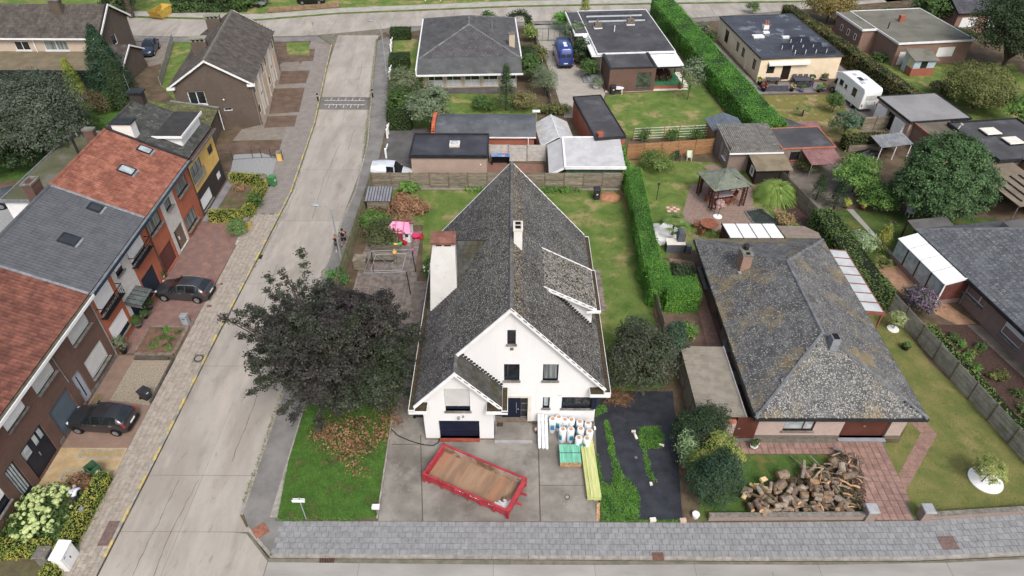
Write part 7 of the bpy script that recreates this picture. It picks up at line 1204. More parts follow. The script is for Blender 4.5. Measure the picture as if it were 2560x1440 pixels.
def car(name,label,cat,x,y,rz,st,pm,side=(4,8),ws=4,rw=8,wheels=((1.32,.82),(-1.33,.82)),wr=.33,rails=False,rear_glass=True,pill=(5,6),z=0.,lampz=(.72,.8),group=None):
    t_ = T(name,label,cat,(x,y,z),rz,local=True,group=group); R = []
    for (sx,zb,zt,hl,hb,zr,hr) in st:
        zm = zb+(zt-zb)*.45; half = [(hl*.93,zb),(hl,zm),(hb,zt),(hr,zr),(hr*.55,zr+.035),(0,zr+.045)]
        R.append([V((sx,a,b)) for a,b in half]+[V((sx,-a,b)) for a,b in half[-2::-1]])
    n = len(R[0]); body,glass = MB(),{}
    for i in range(len(R)-1):
        for j in range(n-1):
            q = [R[i][j],R[i+1][j],R[i+1][j+1],R[i][j+1]]; jj = min(j,n-2-j)
            g = None
            if jj == 2 and side[0] <= i < side[1]: g = 'side_window'
            elif jj in (3,4) and i == ws: g = 'windscreen'
            elif jj in (3,4) and i == rw and rear_glass: g = 'rear_window'
            if g: glass.setdefault(g+('L' if j == 2 else 'R' if g == 'side_window' else ''),MB()).poly(q)
            else: body.poly(q)
    body.poly(R[0][::-1]); body.poly(R[-1])
    b_ = mk('body',body,pm,t_); bm = bmesh.new(); bm.from_mesh(b_.data); bmesh.ops.remove_doubles(bm,verts=bm.verts,dist=.001); bmesh.ops.recalc_face_normals(bm,faces=bm.faces); bm.to_mesh(b_.data); bm.free(); b_.data.polygons.foreach_set('use_smooth',[True]*len(b_.data.polygons))
    for k,g in glass.items(): mk(k.rstrip('LR'),g,CGL,t_)
    for i in pill:
        for s in (1,-1):
            P,Q = R[i][2],R[i][3]; a,c = V((P.x,s*abs(P.y)+s*.006,P.z)),V((Q.x,s*abs(Q.y)+s*.006,Q.z)); mk('pillar',MB().pp(a-V((.05,0,0)),V((.1,0,0)),c-a,V((0,s*.012,0))),pm,t_)
    f,r = st[0],st[-1]
    for wx,wy in wheels:
        for s in (1,-1):
            mk('wheel_arch',MB().cyl((wx,s*(wy+.0),wr),(wx,s*(wy+.08),wr),wr*1.16,n=16),BLACK,t_)
            w_ = mk('wheel',MB().cyl((wx,s*(wy-.12),wr),(wx,s*(wy+.105),wr),wr,n=18),TYRE,t_); mk('rim',MB().cyl((wx,s*(wy+.1),wr),(wx,s*(wy+.115),wr),wr*.64,n=12),RIM,w_)
    l = st[1]
    for s in (1,-1):
        mk('headlight',MB().ball((l[0]-.12,s*l[3]*.86,lampz[0]),.16,8,5,(1,.8,.6)),HEADL,t_); e = st[-3]; mk('taillight',MB().pp((e[0]-.1,s*(e[3]-.1),lampz[1]),(-.04,0,-.02),(0,s*.12,0),(.12,0,.32)),REDL,t_)
        mk('mirror',MB().ball((st[ws][0]-.25,s*(st[ws][4]+.12),st[ws][2]+.1),.11,6,4,(.6,1,.8)),pm,t_)
        for dx in (-.1,-1.1): mk('door_handle',MB().box(dx-.1,s*(st[5][4]+.012)-.012,st[5][2]-.1,dx+.08,s*(st[5][4]+.012)+.012,st[5][2]-.06),ZINC,t_)
        if rails: mk('roof_rail',MB().tube([(.1,s*.58,st[5][5]+.02),(-.2,s*.58,st[5][5]+.1),(-1.2,s*.56,st[6][5]+.06),(-1.45,s*.56,st[7][5]+.01)],.025,6),ZINC,t_)
    mk('bumper',MB().rbox(r[0]-.05,-r[3]-.05,r[1]-.05,r[0]+.1,r[3]+.05,r[1]+.2,.03),BLACK,t_); mk('number_plate',MB().box(r[0]-.06,-.26,.62 if r[2] < .85 else .7,r[0]-.03,.26,.74 if r[2] < .85 else .82),PLATE,t_)
    return t_
R_ = math.radians
car('parked_car','dark grey hatchback with silver roof rails on red clinker drive','car',-25.6,40.5,R_(175),HATCH,paint('graphite',(62,64,69)),rails=True)
car('parked_car','dark anthracite hatchback parked before the blue-grey garage door','car',-26.15,27.75,R_(176),[(a*.93,b,c*1.03,d*.97,e*.97,f_*1.04,g_*.99) for a,b,c,d,e,f_,g_ in HATCH],paint('anthracite',(50,50,54)),wheels=((1.22,.79),(-1.25,.79)),wr=.3)
p = G(372,135); car('parked_car','dark blue hatchback on the drive beside the dark brick garage','car',p.x,p.y+.6,R_(-82),HATCH,paint('petrol_blue',(44,58,78)))
p = G(40,510); car('parked_car','dark silver car parked behind the terraced row','car',p.x+.3,p.y+.3,R_(20),HATCH,paint('dark_silver',(84,90,98)))
p = G(775,15); car('parked_car','black car parked behind the low brown plank fence','car',p.x,111.3,R_(2),HATCH,paint('black',(30,32,36)))
p = G(2107,62); car('parked_car','dark green-grey boxy jeep under the autumn tree','car',p.x,p.y,R_(75),JEEP,paint('jeep_grey',(86,94,94)),side=(3,6),ws=2,rw=5,pill=(4,),wheels=((1.2,.82),(-1.25,.82)),wr=.38,lampz=(.85,.85))
car('van','pale silver-white compact van beside the salmon brick garage','van',-11.75,58.0,R_(0),KANG,paint('silver_white',(222,228,234)),side=(3,5),ws=3,rw=7,pill=(4,),wheels=((1.25,.77),(-1.25,.77)),lampz=(.74,.9))
bv = car('van','tall blue panel van with two roof vents on the paved drive','van',6.55,88.3,R_(95),CRAFT,paint('blue',(38,66,142)),side=(2,3),ws=2,rw=99,pill=(),wheels=((1.9,.88),(-1.75,.88)),wr=.36,lampz=(.95,1.05))
for x in (-1.2,-2.0): mk('roof_vent',MB().rbox(x-.22,-.22,2.68,x+.22,.22,2.8,.04),PVC,bv)
for s in (-1,1): mk('rear_window',MB().pp((-2.985,.06 if s > 0 else -.7,1.5),(0,.64,0),(.04,0,.55),(-.02,0,0)),CGL,bv)
# camper van
cv = T('camper_van','white motorhome with curved overcab parked on the drive beside cream bungalow','camper van',(40.2,76.3,0),R_(100),local=True); CW = M('camper_white',(244,246,248),(232,236,238),.8,rough=.35,coat=.4); CBG = paint('champagne',(176,168,150))
pr_ = [(-3.3,.45),(2.0,.45),(2.0,1.9),(2.75,2.35),(2.6,2.6),(1.6,2.95),(.4,3.0),(-3.1,2.85),(-3.35,2.6)]; mb = MB().prism([(a,-1.12,b) for a,b in pr_],(0,2.24,0)); b_ = mk('body',mb,CW,cv); bv_ = b_.modifiers.new('bevel','BEVEL'); bv_.width = .1; bv_.segments = 2
mk('cab',MB().prism([(3.35,-.98,.45),(3.35,-.98,.95),(2.95,-.98,1.15),(2.35,-.98,1.95),(1.9,-.98,1.95),(1.9,-.98,.45)],(0,1.96,0)),CBG,cv); mk('windscreen',MB().pp((2.96,-.86,1.18),(0,1.72,0),(-.58,0,.76),(.03,0,.02)),CGL,cv)
for s in (1,-1):
    mk('cab_window',MB().prism([(2.75,s*.985,1.2),(2.1,s*.985,1.2),(2.1,s*.985,1.85),(2.4,s*.985,1.85)],(0,s*.012,0)),CGL,cv)
    for a,b,c,d in ((.75,1.5,1.5,2.15),(-.1,.35,1.5,2.0),(-2.0,-1.2,1.35,2.3)): mk('window',MB().box(a,s*1.122-.012,c,b,s*1.122+.012,d),CGL,cv)
    mk('stripe',MB().pp((1.9,s*1.124-.005,1.3),(-2.3,0,.1),(0,.01,0),(0,0,.05)),CBG,cv); mk('tail_light',MB().box(-3.37,s*.95-.06,.8,-3.33,s*.95+.06,1.1),REDL,cv)
    for wx in (2.45,-1.7): w_ = mk('wheel',MB().cyl((wx,s*.85,.36),(wx,s*1.1,.36),.36,n=16),TYRE,cv); mk('rim',MB().cyl((wx,s*1.1,.36),(wx,s*1.12,.36),.22,n=12),RIM,w_)
mk('rear_window',MB().box(-3.38,-.7,1.6,-3.345,.7,2.1),M('pale_window',(196,196,190),(176,178,174),2,rough=.15),cv); mk('bike_rack',MB().tube([(-3.4,-.5,1.4),(-3.55,-.5,1.0),(-3.55,.5,1.0),(-3.4,.5,1.4)],.025,5).tube([(-3.55,-.5,.8),(-3.55,.5,.8)],.025,5),ZINC,cv); mk('number_plate',MB().box(-3.37,-.26,.95,-3.34,.26,1.08),PLATE,cv)
for x,y,s in ((.5,.2,.35),(-.9,-.4,.3),(-1.6,.45,.4)): mk('roof_hatch',MB().rbox(x-s,y-s*.7,2.86,x+s,y+s*.7,3.02 if x > 0 else 2.97,.04),M('hatch_grey',(196,200,204),(170,174,180),2,rough=.3),cv)
mk('solar_panel',MB().pp((-.2,-.1,2.96),(-.9,0,-.03),(0,.55,0),(0,0,.03)),MATS['solar_black'],cv)
# yellow skip far, trailer
p = G(405,40); ys_ = T('skip','yellow skip on the far verge beside the bare trunk','skip',(p.x,p.y,0),R_(80),local=True); YS = M('skip_yellow',(202,168,52),(172,140,44),2,spots=(((120,100,60),2,.6,.75,.6),))
mk('shell',MB().prism([(-1.2,-.9,0),(1.2,-.9,0),(1.9,-.9,1.2),(-1.9,-.9,1.2)],(0,.06,0)).prism([(-1.2,.84,0),(1.2,.84,0),(1.9,.84,1.2),(-1.9,.84,1.2)],(0,.06,0)).pp((1.2,-.84,0),(.7,0,1.2),(0,1.68,0),(-.06,0,0)).pp((-1.2,-.84,0),(-.7,0,1.2),(0,1.68,0),(.06,0,0)).box(-1.2,-.84,0,1.2,.84,.06),YS,ys_); mk('rubble',MB().box(-1.3,-.82,.06,1.3,.82,.3),BARE,ys_)
p = G(650,16); t_ = T('trailer','small grey box trailer behind the far plank fence','trailer',tuple(p),0.02,local=True); mk('box',MB().box(-1,-.6,.45,1,.6,.5).box(-1,-.6,.5,1,-.56,.9).box(-1,.56,.5,1,.6,.9).box(-1,-.56,.5,-.96,.56,.9).box(.96,-.56,.5,1,.56,.9),ZINC,t_); mk('drawbar',MB().box(1,-.04,.4,1.9,.04,.48),METD,t_)
for s in (-1,1): mk('wheel',MB().cyl((0,s*.6,.28),(0,s*.75,.28),.28,n=12),TYRE,t_)
# ------------------------------------------------------------ the red skip container on the drive
sk = T('skip_container','long red steel skip container with rusty wooden-brown floor on the driveway','skip',(-2.16,23.35,0),math.atan2(-2.46,5.07),local=True)
RED = M('skip_red',(186,58,70),(158,46,56),1.2,rough=.6,bump=.3,bsc=8,spots=(((110,60,48),2.5,.56,.7,.65),((222,120,120),3,.66,.74,.4))); RUST = M('skip_floor',(164,132,104),(138,110,88),1.4,rough=.85,stretch=(1.4,.3,1),coord='O',spots=(((176,118,80),.8,.54,.68,.6),((84,62,44),.55,.6,.68,.85)),bump=.3); RUSTW = M('skip_inside',(176,158,144),(150,120,98),1.2,coord='O',spots=(((110,82,60),1.5,.5,.62,.8),))
hx,hy_,hz_ = 2.72,1.12,.82; mk('floor',MB().box(-hx,-hy_,.2,hx,hy_,.26),RUST,sk)
mk('side_panel',MB().box(-hx,-hy_,.26,hx,-hy_+.04,hz_).box(-hx,-hy_-.02,.2,hx,-hy_,hz_),RED,sk); mk('side_panel',MB().box(-hx,hy_,.2,hx,hy_+.03,hz_),RED,sk); mk('inner_lining',MB().box(-hx+.02,hy_-.04,.26,hx-.02,hy_,hz_-.02),RUSTW,sk); mk('end_panel',MB().box(-hx-.03,-hy_,.2,-hx,hy_,hz_),RED,sk); mk('tail_door',MB().box(hx,-hy_,.2,hx+.04,hy_,hz_),RED,sk); mk('inner_lining',MB().box(hx-.04,-hy_+.05,.26,hx,hy_-.05,hz_-.02),RUSTW,sk)
for q in ((-hx-.08,-hy_-.1,hx+.1,-hy_+.02),(-hx-.08,hy_-.02,hx+.1,hy_+.1),(-hx-.1,-hy_+.02,-hx+.03,hy_-.02),(hx-.1,-hy_+.02,hx+.16,hy_-.02)): mk('top_rail',MB().rbox(q[0],q[1],hz_,q[2],q[3],hz_+.1,.02),RED,sk)
for k in range(7):
    for s in (-1,1): mk('rib',MB().box(-hx+.25+k*.86,s*(hy_+.02)-(.1 if s < 0 else 0),.2,-hx+.37+k*.86,s*(hy_+.02)+(.1 if s > 0 else 0),hz_),RED,sk)
for s in (-1,1): mk('hinge_lug',MB().box(hx+.06,s*.35-.06,.55,hx+.5,s*.35+.06,.65),RED,sk); mk('corner_post',MB().box(hx-.05,s*(hy_+.05)-.07,.1,hx+.1,s*(hy_+.05)+.07,hz_+.12),RED,sk); mk('corner_post',MB().box(-hx-.12,s*(hy_+.05)-.07,.1,-hx+.02,s*(hy_+.05)+.07,hz_+.12),RED,sk)
for s in (-1,1): mk('skid',MB().box(-hx,s*.5-.08,.0,hx,s*.5+.08,.2),METD,sk); mk('roller',MB().cyl((hx-.3,s*.85-.12,.1),(hx-.3,s*.85+.12,.1),.1),METD,sk)
mb = MB()
for k,(u,ln) in enumerate(((-.7,.10),(-.52,.06),(-.4,.12),(-.2,.08),(.3,.11),(.48,.07),(.62,.12),(.8,.09),(1.5,.1),(1.66,.12))): mb.box(u,-hy_-.026,.6,u+ln,-hy_-.021,.63 if k % 2 else .7)
mk('painted_mark',mb,PVC,sk)
sp = MB(); N_ = 9
for i in range(N_+1):
    for j in range(N_+1): x,y = hx-1.05+.97*i/N_,-hy_+.08+1.0*j/N_*(.55+.45*i/N_); sp.v.append(V((x,y,.68-.36*j/N_-.16*(1-i/N_)+.07*math.sin(i*2.1+j*1.3)+.04*math.sin(i*.9-j*2.3))))
for i in range(N_):
    for j in range(N_): a = i*(N_+1)+j; sp.f.append([a,a+N_+1,a+N_+2,a+1])
bag_o = mk('plastic_sheet',sp,M('white_plastic',(244,246,246),(226,230,232),3,rough=.4),None,True); bag_o.matrix_world = Matrix.Translation((-2.16,23.35,0)) @ Matrix.Rotation(math.atan2(-2.46,5.07),4,'Z'); tag(bag_o,'crumpled white plastic sheet lying in the red skip corner','plastic sheet')
# ------------------------------------------------------------ building materials by the wall
ROLLW = M('roll_wrap',(238,241,244),(220,226,232),3,rough=.35); ROLLB = M('roll_label_blue',(38,136,190),(28,110,168),4,rough=.4); ROLLG = M('roll_label_green',(150,206,150),(120,190,140),4); CORE_ = M('mineral_wool',(206,160,122),(184,136,100),9,bump=.5)
rolls = [(2.58,27.35,0),(2.98,27.5,0),(3.37,27.45,0),(3.78,27.45,0),(4.3,27.3,0),(4.82,27.2,0),(3.18,26.55,0),(3.68,26.55,0),(4.32,26.75,0),(4.86,26.55,0),(4.15,26.05,0),(4.65,26.0,0)]
for k,(x,y,z) in enumerate(rolls):
    h = 1.2 if k in (0,1,6,7) else 1.0; t_ = T('insulation_roll','upright white-wrapped insulation roll with blue label by the white house wall','insulation roll',(x,y,0),group='insulation rolls on the drive'); r = .235; s = h
    mk('wrap',MB().lathe((x,y,0),[(r*.92,0),(r,.05),(r,s-.06),(r*.9,s),(r*.6,s+.005)],16),ROLLW,t_,True); mk('wool_core',MB().cyl((x,y,s-.02),(x,y,s+.015),r*.55,n=12),CORE_,t_); a0 = -1.57+random.uniform(-.9,.9)
    mb = MB()
    for i in range(4):
        a,b = a0-.5+i*.25,a0-.25+i*.25; f_ = lambda q,zz: V((x+math.cos(q)*(r+.004),y+math.sin(q)*(r+.004),zz)); mb.poly([f_(a,s*.3),f_(b,s*.3),f_(b,s*.62),f_(a,s*.62)])
    mk('label',mb,ROLLB,t_); mb = MB()
    for i in range(4): a,b = a0-.5+i*.25,a0-.25+i*.25; f_ = lambda q,zz: V((x+math.cos(q)*(r+.004),y+math.sin(q)*(r+.004),zz)); mb.poly([f_(a,s*.62),f_(b,s*.62),f_(b,s*.72),f_(a,s*.72)])
    mk('label_band',mb,ROLLG,t_)
for k,x in enumerate((1.75,1.98,2.2)): solo('foil_tube',MB().cyl((x,25.95-.03*k,.1),(x-.02,27.75,.25+.9-.05*k),.1,n=12).cyl((x,25.93-.03*k,.1),(x,25.96-.03*k,.1),.075,n=10),ROLLW,'white wrapped foil tube leaning against the white house wall','foil tube','white foil tubes',(x,26,0))
TEALW = M('treated_plank_teal',(120,200,172),(92,176,148),2,rnd=.14,stretch=(4,.6,1),spots=(((150,160,120),3,.62,.74,.6),)); ENDW = M('plank_end',(200,166,118),(160,122,80),8,rnd=.2); YELW = M('treated_plank_yellow',(206,208,136),(184,192,112),2,rnd=.1,stretch=(5,.5,1),spots=(((150,190,110),2,.6,.72,.6),))
tw = T('plank_stack','square stack of teal-treated planks on pallet battens','plank stack',(3.5,25.0,0))
for i in range(10):
    for j in range(6): mk('plank',MB().box(2.95+i*.128,24.55+random.uniform(0,.03),.12+j*.07,2.95+i*.128+.122,25.9,.12+j*.07+.064),TEALW,tw)
for i in range(10):
    for j in range(6): mk('plank_end',MB().box(2.953+i*.128,24.53,.123+j*.07,2.95+i*.128+.119,24.552,.12+j*.07+.06),ENDW,tw)
for y in (24.7,25.7): mk('batten',MB().box(2.9,y,0,4.3,y+.1,.115),ENDW,tw)
for y in (25.25,): mk('strap',MB().box(2.94,y,.12,4.24,y+.03,.546),BLACK,tw)
yw = T('plank_stack','long stack of pale yellow-green treated planks along the driveway edge','plank stack',(4.8,24.4,0))
for i in range(8):
    for j in range(5):
        if j < 4 or i > 1: mk('plank',MB().pp((4.42+i*.1,22.25+random.uniform(0,.05),.08+j*.075),(.095,0,0),(-.16,4.4,0),(0,0,.07)),YELW,yw)
for y in (22.6,24.4,26.2): mk('batten',MB().box(4.3,y,0,5.2,y+.09,.078),ENDW,yw)
solo('loose_board',MB().pp((4.83,21.0,.02),(.1,0,0),(.12,1.1,.06),(0,0,.03)).pp((4.95,21.1,.02),(.09,0,0),(.1,1.0,.05),(0,0,.03)),ENDW,'two short boards lying at the end of the yellow-green planks','board',None,(4.9,21.5,0))
fp = T('flower_pot','small pot with pink flower on the porch kerb','flower pot',(1.55,27.2,0)); mk('pot',MB().lathe((1.55,27.2,0),[(.1,0),(.14,.24),(.12,.25)],10),STONE,fp); mk('flower',MB().ball((1.55,27.15,.42),.12,7,5,jit=.2),M('pink_petal',(226,176,176),(206,150,150),8),fp)
# ------------------------------------------------------------ black sheeted bed, weeds, stones
bl_ = MB(); nx,ny = 26,46; SHEETM = M('black_weed_sheet',(58,60,66),(46,48,54),1.5,rough=.34,spec=.5,bump=.7,bsc=5,spots=(((86,80,74),1.6,.62,.78,.4),))
for j in range(ny+1):
    for i in range(nx+1):
        v_ = j/ny; u = i/nx; y = 21.05+v_*9.6; xa,xb = 5.2+.25*v_,9.75+1.15*v_; x = xa+(xb-xa)*u; z = .03+.018*math.sin(x*7+math.sin(y*1.3)*2)+.012*math.sin(y*9+x*3)+(.05*random.random() if j > 34 else .014*random.random()); bl_.v.append(V((x,y,z)))
for j in range(ny):
    for i in range(nx): a = j*(nx+1)+i; bl_.f.append([a,a+1,a+nx+2,a+nx+1])
tag(mk('weed_sheet',bl_,SHEETM,None,True),'wrinkled black weed-control sheet covering the bed beside the driveway','ground sheet')
def weeds(name,poly,n,h=.08,z=.04,mat=BLADEB,leaf=.05):
    xs_ = [p[0] for p in poly]; ys_ = [p[1] for p in poly]; P = []
    while len(P) < n:
        x,y = random.uniform(min(xs_),max(xs_)),random.uniform(min(ys_),max(ys_))
        if inpoly(x+random.gauss(0,.07),y+random.gauss(0,.07),poly): P.append((x,y,z+random.uniform(.0,h)))
    c = np.array(P); vs,fs = leafquads(c,np.tile([0,0,1.],(n,1)),leaf,.45,.7); vs[:,2] = np.maximum(vs[:,2],z); return rawmesh(name,vs,fs,mat,None,'stuff')
weeds('weeds',[(5.15,20.98),(7.2,21.0),(7.55,22.6),(7.35,23.2),(6.7,24.0),(6.4,25.4),(6.15,25.5),(6.2,24.2),(5.9,23.2),(5.4,23.6),(5.3,25.6),(5.2,25.6)],6500); weeds('weeds',[(6.05,25.5),(6.4,25.4),(6.45,26.4),(6.2,28.2),(5.95,28.1),(6.1,26.4)],1300); weeds('weeds',[(8.05,25.9),(9.3,25.9),(9.7,26.9),(9.4,27.7),(8.2,27.6),(8.0,26.6)],2400); weeds('weeds',[(8.1,25.9),(8.35,25.9),(8.5,24.0),(8.7,23.7),(8.45,23.5),(8.2,24.0)],600); weeds('weeds',[(5.4,28.4),(6.3,28.9),(6.2,29.5),(5.4,29.2)],400); weeds('weeds',[(5.1,20.9),(9.8,20.9),(9.8,21.06),(5.1,21.06)],500); weeds('weeds',[(-13.4,20.85),(-8.5,20.85),(-8.5,21.15),(-13.4,21.15)],500)
for y0,y1,n_ in ((22,44,900),(62,96,1500)): weeds('weeds',[(xat(KR,y0)-.12,y0),(xat(KR,y0)+.14,y0),(xat(KR,y1)+.2,y1),(xat(KR,y1)-.12,y1)],n_,.12,-.02,M('dry_weed',(140,134,74),(100,120,52),1.5,rnd=.3,trans=.2),.06)
dg = T('brush_pile','flat heap of dry brown grass on the black sheet','brush pile',(7.1,30.0,0)); c,nr = blobleaves([(7.1,30.0,.1,.95,.65,.2)],2600,.14,12,.1); vs,fs = leafquads(c,nr,.12,.12,1.2); vs[:,2] = np.maximum(vs[:,2],.03); rawmesh('dry_grass',vs,fs,M('dry_grass_brown',(140,106,76),(104,76,54),3,rnd=.3),dg)
for (px,py,s,lb,m_) in ((1355+2,0,0,'',None),): pass
def brick_(px,py,lb,w_=.2,l=.14,h=.12,m_=None,a=.1): p = G(px,py); solo('stone_block',MB().pp(p+V((-w_/2,-l/2,.03)),V((w_*math.cos(a),w_*math.sin(a),0)),V((-l*math.sin(a),l*math.cos(a),0)),V((0,0,h))),m_ or BEIGE,lb,'block',None,tuple(p))
brick_(1632,1303,'cream block holding the black sheet at the pavement edge',.34,.2,.18); brick_(1707,1305,'pinkish block at the black sheet corner beside the evergreens',.36,.22,.2,M('pink_block',(206,180,160),(186,160,140),4)); brick_(1628,1212,'small pale brick in the middle of the black sheet',.16,.2,.1,None,.2); brick_(1591,1147,'small grey stone on the black sheet',.16,.14,.1,STONE,.5); brick_(1653,1113,'pale brick beside the round weed patch',.3,.12,.1,None,-.3); brick_(1487,1073,'white block at the house corner on the black sheet',.12,.2,.14,PVC)
p = G(1588,1090); solo('drain_pipe',MB().cyl(p+V((-.08,.25,.12)),p+V((.06,-.3,.1)),.085,n=10).box(p.x-.22,p.y+.2,.05,p.x+.04,p.y+.34,.2),BEIGE,'short beige stone pipe lying on the black sheet','pipe',None,tuple(p),True)
p = G(1738,1292); solo('white_bucket',MB().lathe((p.x,p.y,0),[(.17,0),(.22,.3),(.2,.31)],12),PVC,'white broken tub at the front of the evergreens','tub',None,tuple(p))
# ------------------------------------------------------------ log pile: every log a thing of its own
LOGB = M('log_bark',(142,122,102),(108,92,78),5,rnd=.22,bump=.9,bsc=22,spots=(((156,148,134),6,.58,.7,.5),)); LOGE = M('log_end',(214,172,124),(182,136,94),9,rnd=.15); LOGG = M('log_grey',(158,146,130),(128,116,102),5,rnd=.2,bump=.9,bsc=22); FRESH = M('split_wood',(232,206,152),(212,178,120),5,rnd=.1)
def log(x,y,z,r,l,az,el,label,bark=LOGB,n=9,end=LOGE,grp=None):
    d = V((math.cos(az)*math.cos(el),math.sin(az)*math.cos(el),math.sin(el))); c = V((x,y,max(z,r))); a,b = c-d*l/2,c+d*l/2; t_ = T('log',label,'log',(x,y,0),group=grp); mid = c+V((random.uniform(-.1,.1)*r,random.uniform(-.1,.1)*r,0))
    lg = MB(); lg.cyl(a,mid,r*random.uniform(.92,1.05),r,n,False).cyl(mid,b,r,r*random.uniform(.85,.98),n,False); mk('bark',lg,bark,t_); mk('cut_face',MB().cyl(a-d*.004,a+d*.012,r*.97,r*.99,n),end,t_); mk('cut_face',MB().cyl(b-d*.012,b+d*.004,r*.87,r*.84,n),end,t_)
big = [(1862,1240,.3,.5,2.7,.1,'thick dark log at the lawn end of the pile'),(1905,1262,.3,.62,1.1,.2,'big cleft log with pale inner face'),(1905,1290,.27,.45,.3,.1,'short round log with pale split face touching the low wall'),(1952,1200,.3,.62,.25,.15,'grooved grey log resting highest at the lawn side'),(1945,1225,.3,.7,.6,.1,'long brown log beside the fresh splits'),(1990,1230,.2,.8,.15,.1,'curved brown log behind the stump'),(2030,1222,.33,.5,1.4,1.2,'wide round stump tilted towards the street'),(2060,1258,.36,.55,2.0,1.1,'largest round stump in the middle of the pile'),(2000,1230,.24,.4,.4,.4,'block with orange split side below the long branch'),(2003,1255,.26,.35,1.5,1.0,'round stump showing a grey face'),(2030,1268,.22,.4,1.7,.5,'orange-faced short log at the street side'),(2080,1165,.28,.5,2.3,.5,'orange-faced log at the garage side'),(2098,1180,.22,.5,1.4,.2,'grey stubby log beside the orange-faced log'),(2118,1200,.2,.9,.15,.1,'white-barked birch log across the branches'),(1960,1262,.3,.6,.2,.1,'mossy log under dry grass'),(1985,1268,.24,.6,3.0,.1,'dark log beside the mossy log'),(2090,1290,.17,1.0,.05,.0,'long log lying along the low wall'),(2040,1285,.2,.5,2.4,.2,'tilted log with pale cut end by the wall')]
for px,py,r,l,az,el,lb in big: p = G(px,py); log(p.x,p.y,r+random.uniform(0,.35),r,l,az,el,lb,random.choice((LOGB,LOGB,LOGG)),11)
for k in range(5): p = G((1912,1918,1866,1895,1885)[k],(1205,1220,1243,1222,1215)[k],.4); a = (.5,2.7,1.0,.2,2.2)[k]; solo('split_log',MB().prism([p+V((math.cos(a)*.25,math.sin(a)*.25,.05)),p+V((-math.cos(a)*.25,-math.sin(a)*.25,.05)),p+V((-math.cos(a)*.22,-math.sin(a)*.22,.22))],(-math.sin(a)*.24,math.cos(a)*.24,.05)),FRESH,'freshly split pale wedge of firewood on the log pile','firewood','fresh split wedges',tuple(p))
for (x0,y0,z0),(x1,y1,z1),r,lb in (((1925,1288,.15),(2018,1262,.6),.08,'long bare branch lying across the pile front'),((2005,1195,.5),(2010,1150,1.0),.12,'forked upright trunk sticking out of the pile'),((2030,1200,.5),(2058,1170,.9),.07,'orange peeled branch leaning up at the pile middle'),((1975,1140,.1),(2055,1210,.5),.04,'thin grey branch reaching over the lawn'),((2025,1140,.3),(2100,1225,.4),.05,'straight grey pole lying across the sticks'),((2095,1255,.5),(2128,1290,.1),.06,'peeled pole pointing at the gate pillar'),((2085,1120,.3),(2112,1135,.5),.11,'dark branch end beside the terracotta path')):
    a,b = G(x0,y0,z0),G(x1,y1,z1); m_ = a.lerp(b,.5)+V((.05,.05,.06)); solo('branch',MB().tube([a,m_,b],[r,r*.9,r*.75],8),random.choice((LOGB,LOGG)),lb,'branch',None,(a.x,a.y,0))
lt_ = [G(*q) for q in ((1855,1262),(1900,1292),(2130,1290),(2165,1260),(2150,1150),(2090,1125),(2060,1165),(1990,1190),(1900,1210))]; weeds('bark_litter',[(q.x,q.y) for q in lt_],9000,.16,.01,M('bark_litter',(112,94,76),(78,64,52),3,rnd=.35),.06)
for k in range(110):
    u = k/109; px = 1880+u*230+random.uniform(-20,20); py = random.uniform(1215,1285) if px < 2010 else random.uniform(1165,1285); r = random.uniform(.08,.17); p = G(px,py,random.uniform(.15,.75 if 1215 < py < 1270 else .4)); v_ = k % 4
    log(p.x,p.y,p.z,r,random.uniform(.35,.7),random.uniform(0,3.14),random.uniform(-.2,.35),('brown-barked cut log lying in the middle of the heap','grey weathered cut log lying in the heap','short log with orange cut faces in the heap','dark mossy log low in the heap')[v_],(LOGB,LOGG,LOGB,M('log_mossy',(98,88,68),(74,68,50),5,rnd=.2,bump=.9))[v_],9,LOGE,'cut logs of the firewood heap')
for k in range(90):
    px = random.uniform(2040,2160); py = random.uniform(1135,1275)
    if px < 2075 and py < 1160: px += 50
    p = G(px,py,random.uniform(.1,.55)); a = random.uniform(0,6.28); l = random.uniform(.3,.75); e = random.uniform(-.1,.3); d = V((math.cos(a)*l,math.sin(a)*l,e*l)); r = random.uniform(.025,.07); solo('stick',MB().tube([p-d*.5,p+V((.02,.02,.03)),p+d*.5],[r,r*.9,r*.7],6),(LOGB,LOGG,LOGB,LOGE)[k % 4],'short rough stick in the heaped garage-side part of the log pile','stick','sticks of the log pile',(p.x,p.y,0))
# ------------------------------------------------------------ people
SKIN = M('skin',(206,158,132),(192,142,118),6,rough=.6); CLB = M('black_cloth',(40,42,48),(30,32,38),8); CLW = M('pale_blue_cloth',(214,222,238),(192,202,224),4); HAIRD = M('dark_hair',(58,46,38),(40,32,28),12); HAIRG = M('grey_hair',(168,162,156),(140,134,128),12); SHOE = M('shoe_dark',(50,44,42),(36,32,30),8); SHOEW = M('shoe_white',(226,224,220),(206,204,200),8)
def skin_mesh(name,pts,edges,rad,mat,parent,root=0):
    me = bpy.data.meshes.new(name); me.from_pydata(pts,edges,[]); o = bpy.data.objects.new(name,me); COL.objects.link(o); o.parent = parent; me.materials.append(mat); bm = bmesh.new(); bm.from_mesh(me); ly = bm.verts.layers.skin.verify(); bm.verts.ensure_lookup_table()
    for v_,r in zip(bm.verts,rad): v_[ly].radius = (r,r) if not isinstance(r,tuple) else r; v_[ly].use_root = v_.index == root
    bm.to_mesh(me); bm.free(); m_ = o.modifiers.new('skin','SKIN'); m_.use_smooth_shade = True; s_ = o.modifiers.new('sub','SUBSURF'); s_.levels = 1; s_.render_levels = 1; return o
